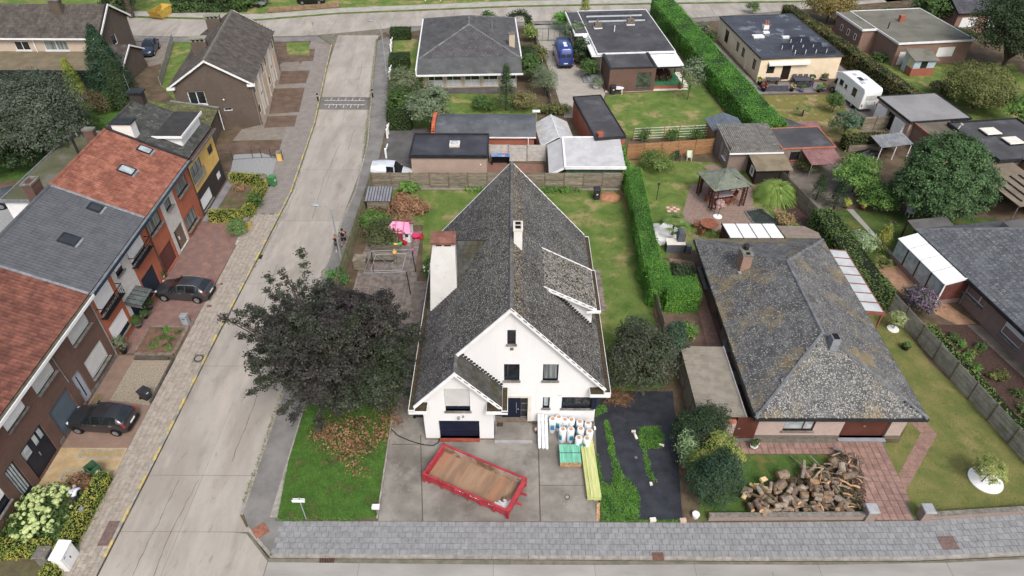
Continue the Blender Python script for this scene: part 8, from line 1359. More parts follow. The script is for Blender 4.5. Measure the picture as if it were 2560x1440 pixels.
def person(label,x,y,rz,J,shirt,short,shoe,hair,sc=1.,sleeve=True,longhair=False):
    t_ = T('person',label,'person',(x,y,0),rz,local=True); t_.scale = (sc,)*3
    names = 'pel spn chs nck hed hp2 sL eL wL hL sR eR wR hR pL kL aL fL pR kR aR fR'.split(); rad = dict(pel=.125,spn=.12,chs=.14,nck=.055,hed=.095,hp2=.075,sL=.06,eL=.042,wL=.03,hL=.034,sR=.06,eR=.042,wR=.03,hR=.034,pL=.085,kL=.058,aL=.042,fL=.038,pR=.085,kR=.058,aR=.042,fR=.038)
    ed = 'pel-spn spn-chs chs-nck nck-hed hed-hp2 chs-sL sL-eL eL-wL wL-hL chs-sR sR-eR eR-wR wR-hR pel-pL pL-kL kL-aL aL-fL pel-pR pR-kR kR-aR aR-fR'.split(); pts = [J[n] for n in names]; E_ = [tuple(names.index(q) for q in e.split('-')) for e in ed]; R2 = [rad[n] for n in names]
    for s in 'LR':                                               # five fingers on each hand
        h,w_ = V(J['h'+s]),V(J['w'+s]); d = (h-w_).normalized(); q = d.orthogonal().normalized()
        for k in range(5):
            off = q*(.028*(k-1.5) if k < 4 else -.055); tip = h+off+d*((.075,.085,.08,.065,.02)[k]); b = len(pts); pts += [tuple(h+off*.8+d*.02),tuple(tip)]; R2 += [.011,.009]; E_ += [(names.index('h'+s),b),(b,b+1)]
    skin_mesh('body',pts,E_,R2,SKIN,t_)
    tp_ = ['pel','spn','chs','sL','sR','eL','eR'] if sleeve else ['pel','spn','chs','sL','sR']; P = [V(J[n]) for n in tp_]
    if sleeve: P[5] = P[3].lerp(P[5],.75); P[6] = P[4].lerp(P[6],.75)
    skin_mesh('shirt',[tuple(p) for p in P],[(0,1),(1,2),(2,3),(2,4)]+([(3,5),(4,6)] if sleeve else []),[.15,.145,.165,.085,.085]+([.07,.07] if sleeve else []),shirt,t_)
    P = [V(J[n]) for n in ('pel','pL','kL','pR','kR')]; P[2] = P[1].lerp(P[2],.9); P[4] = P[3].lerp(P[4],.9); skin_mesh('shorts',[tuple(p) for p in P],[(0,1),(1,2),(0,3),(3,4)],[.14,.11,.085,.11,.085],short,t_)
    for s in 'LR': a,f_ = V(J['a'+s]),V(J['f'+s]); mk('shoe',MB().ball((a*.35+f_*.65)+V((0,0,-.01)),.085,8,5,(1.5,.75,.6)),shoe,t_,True)
    hd_ = V(J['hed']); hp = V(J['hp2']); u = (hp-V(J['nck'])).normalized(); mk('hair',MB().ball(hd_+u*.045+V((-.025,0,.01)),.118,10,6,(1,.95,.95)),hair,t_,True)
    for s in (-1,1): mk('ear',MB().ball(hd_+V((0,s*.1,-.0)),.028,6,4,(.8,.5,1.2)),SKIN,t_,True); mk('eye',MB().ball(hd_+V((.098,s*.035,.015)),.014,6,4),BLACK,t_,True)
    mk('nose',MB().ball(hd_+V((.108,0,-.015)),.022,6,4,(1,.7,1.2)),SKIN,t_,True); mk('mouth',MB().ball(hd_+V((.098,0,-.05)),.022,6,4,(.5,1.2,.35)),M('lip',(170,96,88),(150,80,74),3),t_,True); return t_
def stand(armL,armR,st=.1): # standing, facing +x
    J = dict(pel=(0,0,.95),spn=(.01,0,1.12),chs=(0,0,1.34),nck=(0,0,1.5),hed=(.03,0,1.63),hp2=(.02,0,1.7),sL=(0,.19,1.42),sR=(0,-.19,1.42),pL=(0,.1,.88),kL=(.02,.1+st*.4,.48),aL=(0,.1+st,.1),fL=(.13,.12+st,.04),pR=(0,-.1,.88),kR=(.02,-.1-st*.4,.48),aR=(0,-.1-st,.1),fR=(.13,-.12-st,.04))
    J.update(dict(zip(('eL','wL','hL'),armL))); J.update(dict(zip(('eR','wR','hR'),armR))); return J
upL = ((.12,.27,1.28),(.2,.16,1.52),(.2,.12,1.6)); upR = ((.12,-.27,1.28),(.2,-.14,1.52),(.2,-.1,1.6)); dnL = ((-.02,.3,1.16),(.04,.33,.93),(.06,.33,.84))
p = G(845,627); person('person in dark sleeveless top and white shoes raising hands to face beside lamp post',p.x,p.y,R_(-78),stand(upL,upR,.02),CLB,M('dark_grey_cloth',(62,66,74),(48,52,60),8),SHOEW,M('fair_hair',(150,120,88),(120,94,68),12),.98,False)
p = G(862,615); person('person in black shirt and shorts standing legs apart beside lamp post',p.x,p.y,R_(-78),stand(((-.02,.36,1.22),(.05,.5,1.05),(.07,.55,.98)),upR,.14),CLB,CLB,SHOE,HAIRD,1.02)
J = dict(pel=(0,0,.78),spn=(.1,0,.9),chs=(.32,0,.95),nck=(.47,0,.92),hed=(.6,0,.88),hp2=(.66,0,.92),sL=(.36,.19,.94),sR=(.36,-.19,.94),eL=(.5,.26,.7),wL=(.62,.2,.48),hL=(.66,.18,.4),eR=(.5,-.28,.72),wR=(.66,-.22,.52),hR=(.71,-.2,.44),pL=(-.02,.11,.74),kL=(.08,.14,.42),aL=(-.02,.15,.1),fL=(.11,.16,.04),pR=(-.02,-.11,.74),kR=(.08,-.14,.42),aR=(-.02,-.15,.1),fR=(.11,-.16,.04))
p = G(200,1262); g_p = person('person in pale blue-white shirt bending over the flower bed beside the hydrangea',p.x,p.y,R_(112),J,CLW,NAVY,SHOE,HAIRG,1.05); p = G(215,1275); solo('bucket',MB().lathe((p.x+.35,p.y-.5,.8),[(.12,0),(.15,.16),(.13,.17)],10),ZINC,'small metal watering tin on the privet hedge','watering tin',None,(p.x+.35,p.y-.5,.8))
# ------------------------------------------------------------ lamp posts, signs, bollards, bins
LP = M('lamp_grey',(168,174,178),(150,156,160),3,rough=.45,metal=.2)
for (bx_,by_),hh,lb in (((-14.05,44.2),6.0,'curved grey street lamp beside the board fence and two people'),((-15.85,82.6),7.0,'tall grey street lamp beside the clipped cube hedges')):
    t_ = T('street_lamp',lb,'street lamp',(bx_,by_,0)); mk('pole',MB().cyl((bx_,by_,0),(bx_,by_,1.2),.1,.09).tube([(bx_,by_,1.2),(bx_,by_,hh-.9),(bx_-.1,by_,hh-.35),(bx_-.4,by_,hh-.05),(bx_-.8,by_,hh)],[.075,.05,.045,.042,.04],8),LP,t_); h_ = mk('lamp_head',MB().ball((bx_-1.15,by_,hh+.02),.42,10,6,(1,.38,.24)),LP,t_,True); mk('lens',MB().ball((bx_-1.2,by_,hh-.05),.3,8,5,(1,.4,.2)),GLASSL,h_,True)
for (px,py),lb in (((796,253),'black bollard on the left pavement beside the speed hump'),((932,243),'black bollard on the right pavement beside the speed hump')):
    p = G(px,py); t_ = T('bollard',lb,'bollard',tuple(p)); mk('post',MB().lathe((p.x,p.y,0),[(.09,0),(.09,.8),(.07,.85),(.1,.88),(.1,.95),(.05,1.0)],10),BLACK,t_); mk('band',MB().cyl((p.x,p.y,.66),(p.x,p.y,.74),.095,n=10),PVC,t_)
t_ = T('street_sign','white street name plate on a grey post at the front lawn corner','street sign',(-11.65,21.05,0)); mk('post',MB().cyl((-11.65,21.05,0),(-11.65,21.05,2.1),.035).ball((-11.65,21.05,2.12),.04,6,4),LP,t_); mk('plate',MB().box(-12.05,20.96,1.82,-11.35,21.0,2.02).box(-12.03,21.08,1.84,-11.37,21.11,2.0),PVC,t_)
p = G(788,95); t_ = T('street_sign','thin grey sign pole on the corner verge of the brown house','sign',tuple(p)); mk('post',MB().cyl(p,p+V((0,0,2.3)),.03),LP,t_); mk('plate',MB().pp(p+V((-.03,-.3,1.9)),(.02,0,0),(0,.6,0),(0,0,.3)),ZINC,t_)
def bin_(label,x,y,rz,m_,lid=True,h=1.0):
    t_ = T('wheelie_bin',label,'bin',(x,y,0),rz,local=True); v0 = .24; v1 = .29; i_ = MB(); mk('body',MB().prism([(-v0,-.26,.06),(v0,-.26,.06),(v1,-.3,h),(-v1,-.3,h)],(0,.03,0)).prism([(-v0,.25,.06),(v0,.25,.06),(v1,.3,h),(-v1,.3,h)],(0,.03,0)).prism([(-v0,-.24,.06),(-v0,.26,.06),(-v1,.3,h),(-v1,-.28,h)],(.03,0,0)).prism([(v0-.03,-.24,.06),(v0-.03,.26,.06),(v1-.03,.3,h),(v1-.03,-.28,h)],(.03,0,0)).box(-v0,-.24,.06,v0,.26,.09),m_,t_)
    mk('lid',MB().rbox(-.32,-.33,h,.32,.36,h+.07,.03) if lid else MB().pp((-.31,.36,h-.02),(.62,0,0),(0,.12,-.6),(0,.04,.01)),m_,t_); mk('rim',MB().box(-.32,-.33,h-.05,.32,-.3,h).box(-.32,.33,h-.05,.32,.36,h).box(-.32,-.3,h-.05,-.29,.33,h).box(.29,-.3,h-.05,.32,.33,h),m_,t_)
    for s in (-1,1): mk('wheel',MB().cyl((s*.24,.3,.1),(s*.3,.3,.1),.1,n=10),BLACK,t_)
    mk('label_plate',MB().box(-.08,-.306,.6,.08,-.3,.72),PVC,t_); return t_
GBIN = M('bin_green',(64,104,74),(52,90,62),3,rough=.5); KBIN = M('bin_black',(56,58,62),(44,46,50),3,rough=.5); p = G(245,1190); bin_('green wheelie bin with its lid hanging open beside privet hedge',p.x,p.y,R_(60),GBIN,False); p = G(683,467); bin_('closed green wheelie bin beside the yellow brick pillar on the pavement',p.x,p.y+.2,R_(70),M('bin_bright',(70,140,84),(58,124,70),3,rough=.5)); bin_('tall black bin standing on the back lawn beside the board fence',7.95,54.6,R_(3),KBIN,True,1.1); p = G(1532,235); bin_('dark bin against the brown box extension wall',p.x,p.y,0,KBIN)
p = G(368,995); bin_('small black bin at the edge of the beige gravel bed',p.x,p.y,R_(65),KBIN,True,.75); bin_('dark grey container bin beside the white house garage wall',-6.0,28.6,R_(90),KBIN,True,1.1); p = G(2155,315); bin_('green compost bin behind the board screen',p.x,p.y,.3,GBIN); p = G(1690,1240,0)
t_ = T('letterbox','grey stone letterbox pillar at the edge of the red clinker drive','letterbox',tuple(G(468,815))); p = G(468,812); mk('pillar',MB().box(p.x-.22,p.y-.2,0,p.x+.22,p.y+.2,.95),M('letterbox_grey',(158,164,170),(140,146,152),2),t_); mk('cap',MB().rbox(p.x-.25,p.y-.23,.95,p.x+.25,p.y+.23,1.02,.02),MATS['letterbox_grey'],t_); mk('slot',MB().box(p.x-.12,p.y-.206,.7,p.x+.12,p.y-.2,.76),BLACK,t_)
t_ = T('letterbox','small white letterbox on a post at the driveway edge','letterbox',(-7.62,21.3,0)); mk('post',MB().cyl((-7.62,21.3,0),(-7.62,21.3,.8),.03),ZINC,t_); mk('box',MB().rbox(-7.85,21.2,.75,-7.42,21.45,1.0,.05),PVC,t_)
t_ = T('utility_cabinet','white utility cabinet on the pavement beside the grey stone pillar','cabinet',(-23.75,18.35,0)); mk('cabinet',MB().box(-24.05,17.9,0,-23.5,18.95,1.22),PVC,t_); mk('lid',MB().prism([(-24.1,17.85,1.22),(-23.45,17.85,1.22),(-23.45,17.85,1.27),(-24.1,17.85,1.34)],(0,1.15,0)),PVC,t_); mk('door_panel',MB().box(-23.5,18.0,.1,-23.488,18.42,1.12).box(-23.5,18.44,.1,-23.488,18.86,1.12),PVC,t_); mk('lock',MB().box(-23.49,18.38,.55,-23.47,18.43,.72),BLACK,t_); mk('logo',MB().box(-23.487,18.05,.98,-23.482,18.22,1.05),M('logo_blue',(110,150,200),(90,130,190),3),t_)
for (px,py),s,h,lb,m_ in (((122,1402),.62,.85,'grey stone pillar with flat cap between two privet hedges',STONE),((701,400),.45,.9,'yellow brick pillar with stone cap beside the grey gravel drive',YEL),((664,462),.45,.9,'yellow brick pillar with stone cap at the privet hedge corner by the bin',YEL),((622,570),.45,.9,'yellow brick pillar hidden behind the bamboo bush',YEL)):
    p = G(px,py); t_ = T('garden_pillar',lb,'pillar',tuple(p)); mk('shaft',MB().box(p.x-s/2,p.y-s/2,0,p.x+s/2,p.y+s/2,h),m_,t_); mk('cap',MB().rbox(p.x-s/2-.06,p.y-s/2-.06,h,p.x+s/2+.06,p.y+s/2+.06,h+.09,.03),STONE,t_)
t_ = T('wire_fence','thin dark posts and wires along the bare plot beside the grey gravel drive','fence',tuple(G(620,395))); prev = None
for px,py in ((582,400),(633,396),(655,395),(678,394),(708,399)):
    p = G(px,py); mk('post',MB().cyl(p,p+V((0,0,1.1)),.03),METD,t_)
    if prev: mk('wire',MB().cyl(prev+V((0,0,.06)),p+V((0,0,.06)),.015,n=5),METD,t_)
    prev = p
a,b = G(678,394),G(708,399); mk('brace',MB().cyl(a+V((0,0,.1)),b+V((0,0,1.05)),.025),METD,t_)
# covers in the pavement
def cover(label,x,y,z,w_,l,m_,rnd_=False,rz=0.):
    t_ = T('manhole_cover',label,'manhole cover',(x,y,z),rz,local=True); mk('frame',MB().box(-w_/2,-l/2,-.04,w_/2,l/2,.006),STONE if rnd_ else m_,t_)
    if rnd_: mk('lid',MB().cyl((0,0,0),(0,0,.012),w_*.42,n=18),METD,t_); mk('lid_fill',MB().cyl((0,0,.01),(0,0,.016),w_*.3,n=16),SLABL,t_)
    else: mk('lid',MB().box(-w_/2+.04,-l/2+.04,0,w_/2-.04,l/2-.04,.012),m_,t_)
RUSTC = M('rusty_iron',(128,92,78),(106,76,64),6,bump=.5); RUSTP = M('purple_rust',(126,104,98),(108,88,84),6,bump=.5)
cover('square manhole with round lid on the left pavement',*G(497,896,.04).xy,.04,.8,.8,STONE,True); cover('long rust-brown cover plate on the pavement near the white cabinet',*G(272,1333,.04).xy,.04,.62,1.5,RUSTP); cover('rusty square cover at the pavement corner',*G(650,1327,.04).xy,.04,.8,.75,M('orange_rust',(160,106,84),(136,88,70),6,bump=.5),False,R_(40)); cover('purple-brown square cover on the front pavement beside the red driveway',*G(2370,1357,.04).xy,.04,.95,.8,RUSTP,False,R_(3)); cover('brown plate set into the kerb of the front pavement',*G(1645,1390,.05).xy,.05,.62,.42,RUSTC); cover('small round dark cover on the concrete driveway',*G(1418,1243).xy,.006,.36,.36,METD,True); cover('small rusty plate beside the grey letterbox pillar',*G(523,765,.04).xy,.04,.35,.25,RUSTC); cover('small square plate on the pavement by the red drive',*G(553,710,.04).xy,.04,.25,.25,RUSTC)
t_ = T('drain_grate','rusty slotted drain grate in the front kerb','drain grate',tuple(G(817,1398,-.1))); p = G(817,1398,-.09)
for k in range(9): mk('bar',MB().box(p.x-.38+k*.09,p.y-.17,-.1,p.x-.34+k*.09,p.y+.17,-.075),RUSTC,t_)
mk('pit',MB().box(p.x-.4,p.y-.19,-.12,p.x+.42,p.y+.19,-.096),BLACK,t_); t_ = T('drain_grate','dark drain opening beside the yellow kerb','drain grate',tuple(G(650,640,-.1))); p = G(650,642,-.09); mk('frame',MB().box(p.x-.15,p.y-.3,-.11,p.x+.2,p.y+.3,-.085),METD,t_)
# ------------------------------------------------------------ row front gardens
def pot(label,px,py,r,h,pm,lm,br,bh,n=500,leaf=.06,z=0.,asp=.6,group=None,cat='potted plant'):
    p = G(px,py,z); t_ = T('potted_plant',label,cat,tuple(p),group=group); mk('pot',MB().lathe(p,[(r*.7,0),(r,h*.9),(r*1.08,h*.92),(r*1.05,h),(r*.85,h),(r*.8,h*.92)],12),pm,t_,True); mk('soil',MB().cyl(p+V((0,0,h*.8)),p+V((0,0,h*.9)),r*.84,n=10),BARE,t_); c,nr = blobleaves([(p.x,p.y,p.z+h+bh*.5,br,br,bh*.5)],n,br*.16,12,.5); vs,fs = leafquads(c,nr,leaf,asp); rawmesh('foliage',vs,fs,lm,t_); return t_
pot('clipped box ball in grey pot by the dark door beside the parked car',376,772,.26,.4,STONE,BOX,.36,.7,1200,.045); pot('clipped box ball in grey pot in front of the navy front door',348,818,.26,.4,STONE,BOX,.36,.7,1200,.045); pot('oleander in dark pot beside the brick corner',312,882,.25,.45,KBIN,GREY,.42,1.1,700,.09,asp=.25); pot('small topiary tree in pot between the two garage doors',408,697,.18,.3,PVC,BOX,.32,.6,700,.05); pot('leafy pot plant under the glass canopy',366,795,.2,.3,KBIN,GRN,.3,.5,500)
pb = T('raised_bed','raised flower bed framed in old sleepers beside the pavement','flower bed',(-25.3,34.9,0)); SLP = M('old_sleeper',(142,128,114),(112,98,86),3,rnd=.15,bump=.5)
for q in ((-26.8,33.75,-24.1,34.0),(-24.2,34.0,-23.95,35.3),(-24.2,35.32,-23.95,36.6),(-26.85,36.62,-24.0,36.82),(-26.95,34.0,-26.8,36.6)): mk('sleeper',MB().rbox(*q[:2],0,*q[2:],.24,.02),SLP,pb)
mk('soil',MB().box(-26.8,34.0,0,-24.2,36.62,.16),M('bed_soil',(126,98,80),(104,80,66),4,bump=.7),pb)
for k in range(16):
    x,y = random.uniform(-26.5,-24.5),random.uniform(34.2,36.4); c,nr = blobleaves([(x,y,.2,.22,.22,.13)],140,.07,10,.2); vs,fs = leafquads(c,nr,.045); rawmesh('ground_cover_plant',vs,fs,(GRN2,GRN,leafm('heather',(140,110,104),(110,84,84),3),BRT)[k % 4],pb,kind='stuff')
sb = T('timber_edging','dark sleeper edging round the beige gravel bed','edging',(-25.3,33.6,0))
for q in ((-26.7,33.42,-24.3,33.6),(-24.0,29.5,-23.85,31.4),(-24.0,31.42,-23.85,33.5)): mk('sleeper',MB().rbox(*q[:2],0,*q[2:],.2,.02),M('dark_sleeper',(92,86,80),(74,68,64),3),sb)
sheet('gravel_bed',[tuple(G(588,612).xy),tuple(G(602,612).xy),tuple(G(614,588).xy),tuple(G(598,586).xy)],.014,M('white_pebble',(226,224,218),(120,118,112),16,bump=1.)); p = G(243,1000); solo('door_mat',MB().box(p.x-.3,p.y-.45,.01,p.x+.3,p.y+.45,.03),M('mat_moss',(128,112,80),(104,92,64),6),'brown doormat before the light blue front door','doormat',None,tuple(p)); p = G(369,795)
# ------------------------------------------------------------ deck, playhouse, clothes dryer
dk = T('timber_deck','weathered timber deck with loose edges beside the white house','deck',(-9.5,41,0))
for k in range(46): mk('board',MB().box(-12.6 if k < 40 else -10.8,43.4+k*.125,.04,-8.0,43.4+k*.125+.115,.1+random.uniform(-.004,.004)),DECKM,dk)
for k in range(44): mk('board',MB().box(-12.6+k*.145,33.9,.04,-12.6+k*.145+.135,43.35 if k < 34 else 42.2,.1+random.uniform(-.004,.004)),DECKM,dk)
d2_ = T('timber_deck','small timber deck strip beside the right side wall of the white house','deck',(6.2,36,0))
for k in range(35): mk('board',MB().box(5.3,38.7+k*.145,.05,7.2+random.uniform(-.06,.1),38.7+k*.145+.135,.12),DECKM,d2_)
t_ = T('planter_box','old wooden planter box on the deck by the boundary fence','planter',(-12.4,44.0,0)); mk('box',MB().box(-12.95,43.6,.1,-11.95,43.68,.95).box(-12.95,44.4,.1,-11.95,44.48,.95).box(-12.95,43.68,.1,-12.87,44.4,.95).box(-12.03,43.68,.1,-11.95,44.4,.95),WOODG,t_); mk('lid',MB().box(-12.98,43.58,.97,-11.92,44.5,1.05),WOODG,t_)
t_ = T('timber_bench','dark timber bench frame behind the clothes dryer','bench',(-10.6,44.6,0)); mk('seat',MB().box(-11.8,44.4,.5,-9.6,45.0,.57),WOODG,t_); mk('leg',MB().box(-11.8,44.4,.1,-11.7,45.0,.5),WOODG,t_); mk('leg',MB().box(-9.7,44.4,.1,-9.6,45.0,.5),WOODG,t_); mk('backrest',MB().box(-11.8,45.9,.4,-9.4,46.0,.9),WOODG,t_)
ph = T('playhouse','pink-roofed white plastic playhouse on the weathered deck','playhouse',(-9.55,48.1,.1),R_(-6),local=True); PINK = M('toy_pink',(240,158,196),(230,140,184),2,rough=.4); HOT = M('toy_hot_pink',(222,62,110),(206,50,98),2,rough=.4); TW = M('toy_white',(240,240,242),(228,228,232),2,rough=.4); TR = M('toy_red',(212,38,60),(190,30,50),2,rough=.4)
wall(Fr((0,-.6,0),(1,0,0),(0,-1,0)),ph,-.85,.85,1.12,[(-.25,.2,0,1.0),(.42,.7,.5,.85),(-.7,-.42,.5,.85)],TW,dep=.05); wall(Fr((.85,0,0),(0,1,0),(1,0,0)),ph,-.6,.6,1.12,[(-.2,.2,.5,.85)],TW,dep=.05); wall(Fr((-.85,0,0),(0,1,0),(-1,0,0)),ph,-.6,.6,1.12,[],TW); wall(Fr((0,.6,0),(1,0,0),(0,1,0)),ph,-.85,.85,1.12,[],TW)
for s in (-1,1): mk('roof',MB().prism([(-.98,s*.78,1.02),(.98,s*.78,1.02),(.98,s*.45,1.42),(.7,0,1.66),(0,0,1.72),(-.7,0,1.66),(-.98,s*.45,1.42)],(0,0,.04)),PINK,ph)
mk('roof_rib',MB().pp((.3,-.8,1.08),(.05,0,0),(0,.8,.68),(0,0,.04)).pp((-.4,-.8,1.08),(.05,0,0),(0,.8,.68),(0,0,.04)),HOT,ph); mk('porch_trim',MB().tube([(-.8,-.66,1.02),(-.4,-.7,1.12),(0,-.72,1.22),(.4,-.7,1.12),(.8,-.66,1.02)],.05,6),HOT,ph); mk('door',MB().pp((-.22,-.62,.02),(.38,-.16,0),(.01,.03,0),(0,0,.92)),HOT,ph); mk('shutter',MB().box(-.72,-.64,.5,-.4,-.61,.72),HOT,ph)
t_ = T('toy_table','small round hot-pink toy table beside the playhouse','toy table',(-8.35,47.9,.1)); mk('top',MB().lathe((-8.35,47.9,.1),[(.36,.42),(.38,.45),(.36,.48)],16),HOT,t_); mk('leg',MB().lathe((-8.35,47.9,.1),[(.2,0),(.07,.1),(.07,.42)],10),HOT,t_)
def toychair(label,x,y,rz): t_ = T('toy_chair',label,'toy chair',(x,y,.1),rz,local=True); mk('seat',MB().rbox(-.2,-.2,.2,.2,.2,.27,.02),TR,t_); mk('backrest',MB().rbox(-.2,.16,.27,.2,.22,.58,.03),TR,t_); mk('leg',MB().box(-.2,-.2,0,-.14,.2,.2),TR,t_); mk('leg',MB().box(.14,-.2,0,.2,.2,.2),TR,t_)
toychair('red toy chair in front of the playhouse door',-9.3,47.2,2.6); toychair('red toy chair behind the hot-pink toy table',-7.95,48.1,-1.6)
t_ = T('inflatable_toy','yellow plastic ride-on toy with green wings lying on the deck','toy',(-9.95,46.2,.1)); mk('body',MB().ball((-9.95,46.6,.42),.26,10,6,(.9,1,1.1)).ball((-9.95,46.2,.36),.28,10,6,(.9,1.3,1)).ball((-9.92,45.75,.3),.2,10,6),M('toy_yellow',(238,190,50),(222,170,40),2,rough=.35),t_,True)
for s in (-1,1): mk('wing',MB().prism([(-9.95+s*.15,46.75,.5),(-9.95+s*.6,46.85,.62),(-9.95+s*.55,46.6,.5),(-9.95+s*.2,46.5,.45)],(0,0,.05)),M('toy_green',(60,180,90),(46,160,76),2,rough=.35),t_)
solo('toy_horse',MB().ball((-8.4,46.05,.3),.16,8,5,(.8,1.2,.9)).ball((-8.4,45.85,.5),.1,8,5).cyl((-8.46,46.2,.1),(-8.46,46.2,.3),.04).cyl((-8.34,45.95,.1),(-8.34,45.95,.3),.04),M('toy_magenta',(236,90,180),(220,74,166),2,rough=.4),'small magenta plastic animal toy on the deck','toy',None,(-8.4,46.05,.1),True)
cd = T('clothes_dryer','large square rotary clothes dryer frame on the deck beside the beech','clothes dryer',(-9.4,42.2,0)); C0 = V((-9.6,41.9,2.0)); cr = [(-11.2,43.2,2.35),(-8.0,43.4,2.35),(-8.1,40.6,2.35),(-11.3,40.4,2.35)]; mk('mast',MB().cyl((-9.6,41.9,.1),C0+V((0,0,.2)),.04),ZINC,cd)
for k in range(4): mk('arm',MB().cyl(C0,cr[k],.022,n=6),ZINC,cd); mk('outer_rail',MB().cyl(cr[k],cr[(k+1) % 4],.035,n=6),ZINC,cd)
for q in (0,1,2): mk('leg',MB().cyl(cr[q],(cr[q][0]+(.12 if q else -.1),cr[q][1],.1),.045,n=6),METD,cd)
for f_ in (.75,): mk('line',MB().tube([tuple(C0.lerp(V(c),f_)) for c in cr+cr[:1]],.008,4),PVC,cd)
t_ = T('garden_shed','small weathered board shed with ribbed grey metal roof at the lawn corner','shed',(-12.3,55.2,0)); rb2 = mk('roof',MB().pp((-13.4,51.9,1.4),(2.4,0,0),(0,2.0,.3),(0,0,.03)),M('ribbed_grey',(140,142,150),(124,126,134),1.5,rough=.5),t_)
for k in range(10): mk('roof_rib',MB().pp((-13.36+k*.26,51.9,1.43),(.05,0,0),(0,2.0,.3),(0,0,.05)),METD,rb2)
for j in range(8): mk('board',MB().box(-13.2,52.1,.05+j*.165,-11.2,52.13,.05+j*.165+.15),WOODG,t_); mk('board',MB().box(-11.2,52.13,.05+j*.165,-11.17,53.7,.05+j*.165+.15),WOODG,t_)
solo('sand_heap',MB().ball((9.2,54.8,0),1.1,12,6,(1,.8,.35),.06),M('orange_sand',(186,132,96),(160,108,78),3,bump=.5),'low heap of orange-brown soil beside the tall black bin','soil heap',None,(9.2,54.8,0),True)
solo('garden_hose',MB().tube([(-7.9,27.6,.04),(-7.2,26.9,.04),(-6.4,26.5,.03),(-5.5,26.2,.03),(-4.9,26.15,.03),(-4.6,26.35,.06),(-4.5,26.7,.12)],.028,6),BLACK,'black cable snaking from the lawn to the navy garage door','cable')
# ------------------------------------------------------------ garden furniture to the right
def gchair(label,x,y,rz,m_,grp=None,h=.9):
    t_ = T('garden_chair',label,'chair',(x,y,0),rz,local=True,group=grp); mk('seat',MB().box(-.25,-.25,.4,.25,.25,.45),m_,t_); mk('backrest',MB().pp((-.25,.23,.45),(.5,0,0),(0,.03,0),(0,.12,h-.45)),m_,t_)
    for a in (-.25,.2):
        for b in (-.25,.2): mk('leg',MB().box(a,b,0,a+.05,b+.05,.42),m_,t_)
        mk('armrest',MB().box(a,-.25,.62,a+.05,.28,.66).box(a,-.25,.45,a+.05,-.2,.62),m_,t_)
    return t_
gz_ = T('gazebo','wooden gazebo with green-grey pyramid roof over the patio','gazebo',(19.6,54.6,0),R_(14),local=True); GZR = M('gazebo_shingle',(122,130,116),(108,116,102),2,rnd=.12,bump=.3)
ap = V((0,0,3.05)); cn = [V((-1.9,-1.75,2.2)),V((1.9,-1.75,2.2)),V((1.9,1.75,2.2)),V((-1.9,1.75,2.2))]
for k in range(4):
    a,b = cn[k],cn[(k+1) % 4]; s = slope(gz_,[a,b,ap],.05,ROOFU); u = (b-a).normalized(); n = u.cross(ap-a).normalized(); v_ = n.cross(u); v_ = v_ if v_.z > 0 else -v_; tiled('shingle',s,a+V((0,0,.01)),u,v_,[((q-a).dot(u),(q-a).dot(v_)) for q in (a,b,ap)],.3,.22,.012,'flat',GZR,0,True); mk('hip_cap',MB().pp(a+V((0,0,.02)),ap-a,u*.08,V((0,0,.03))),GZR,s)
mk('finial',MB().rbox(-.12,-.12,3.02,.12,.12,3.1,.02),STONE,gz_)
for x,y in ((-1.65,-1.5),(1.65,-1.5),(1.65,1.5),(-1.65,1.5)):
    for dx,dy in ((0,0),(-.42*np.sign(x),0),(0,-.42*np.sign(y))): mk('post',MB().box(x+dx-.05,y+dy-.05,0,x+dx+.05,y+dy+.05,2.2),DWOOD,gz_)
    mb = MB()
    for k in range(6): mb.box(x-.03,min(y,y-.42*np.sign(y)),.2+k*.33,x+.0,max(y,y-.42*np.sign(y)),.25+k*.33).box(min(x,x-.42*np.sign(x)),y-.03,.2+k*.33,max(x,x-.42*np.sign(x)),y,.25+k*.33)
    mk('lattice',mb,DWOOD,gz_)
for s in (-1,1): mk('arch_brace',MB().tube([(-1.3,s*1.5,1.7),(-.7,s*1.5,2.05),(0,s*1.5,2.12),(.7,s*1.5,2.05),(1.3,s*1.5,1.7)],.045,5),DWOOD,gz_)
t_ = T('dining_table','cloth-covered dining table under the gazebo','table',(19.6,54.4,0),R_(14),local=True); mk('tabletop',MB().rbox(-.95,-.5,.7,.95,.5,.76,.02),M('floral_cloth',(190,160,160),(150,150,160),5),t_)
for a in (-.8,.75):
    for b in (-.4,.35): mk('leg',MB().box(a,b,0,a+.06,b+.06,.7),DWOOD,t_)
for k,(dx,dy,rz) in enumerate(((-.55,-.75,3.14),(.1,-.75,3.1),(.65,-.75,3.2),(-.55,.75,0),(.1,.78,.1),(.7,.75,-.1),(-1.25,0,1.57),(1.25,0,-1.57))): gchair('brown wooden chair at the cloth-covered gazebo table',19.6+dx*.97-dy*.24,54.4+dx*.24+dy*.97,rz+.24,TEAK,'gazebo chairs')
t_ = T('garden_table','round slatted teak table on the dry lawn','table',tuple(G(1770,578))); p = G(1770,575); mk('tabletop',MB().lathe((p.x,p.y,0),[(.78,.69),(.8,.71),(.78,.74)],24),TEAK,t_)
for k in range(4): a = k*1.57+.6; mk('leg',MB().cyl((p.x+math.cos(a)*.5,p.y+math.sin(a)*.5,0),(p.x-math.cos(a)*.25,p.y-math.sin(a)*.25,.7),.035,n=6),TEAK,t_)
for k,(dx,dy,rz) in enumerate(((-1.0,.3,1.4),(-.85,-.8,2.3),(1.0,-.75,3.9))): gchair('teak armchair at the round slatted table',p.x+dx,p.y+dy,rz,TEAK,'round table armchairs')
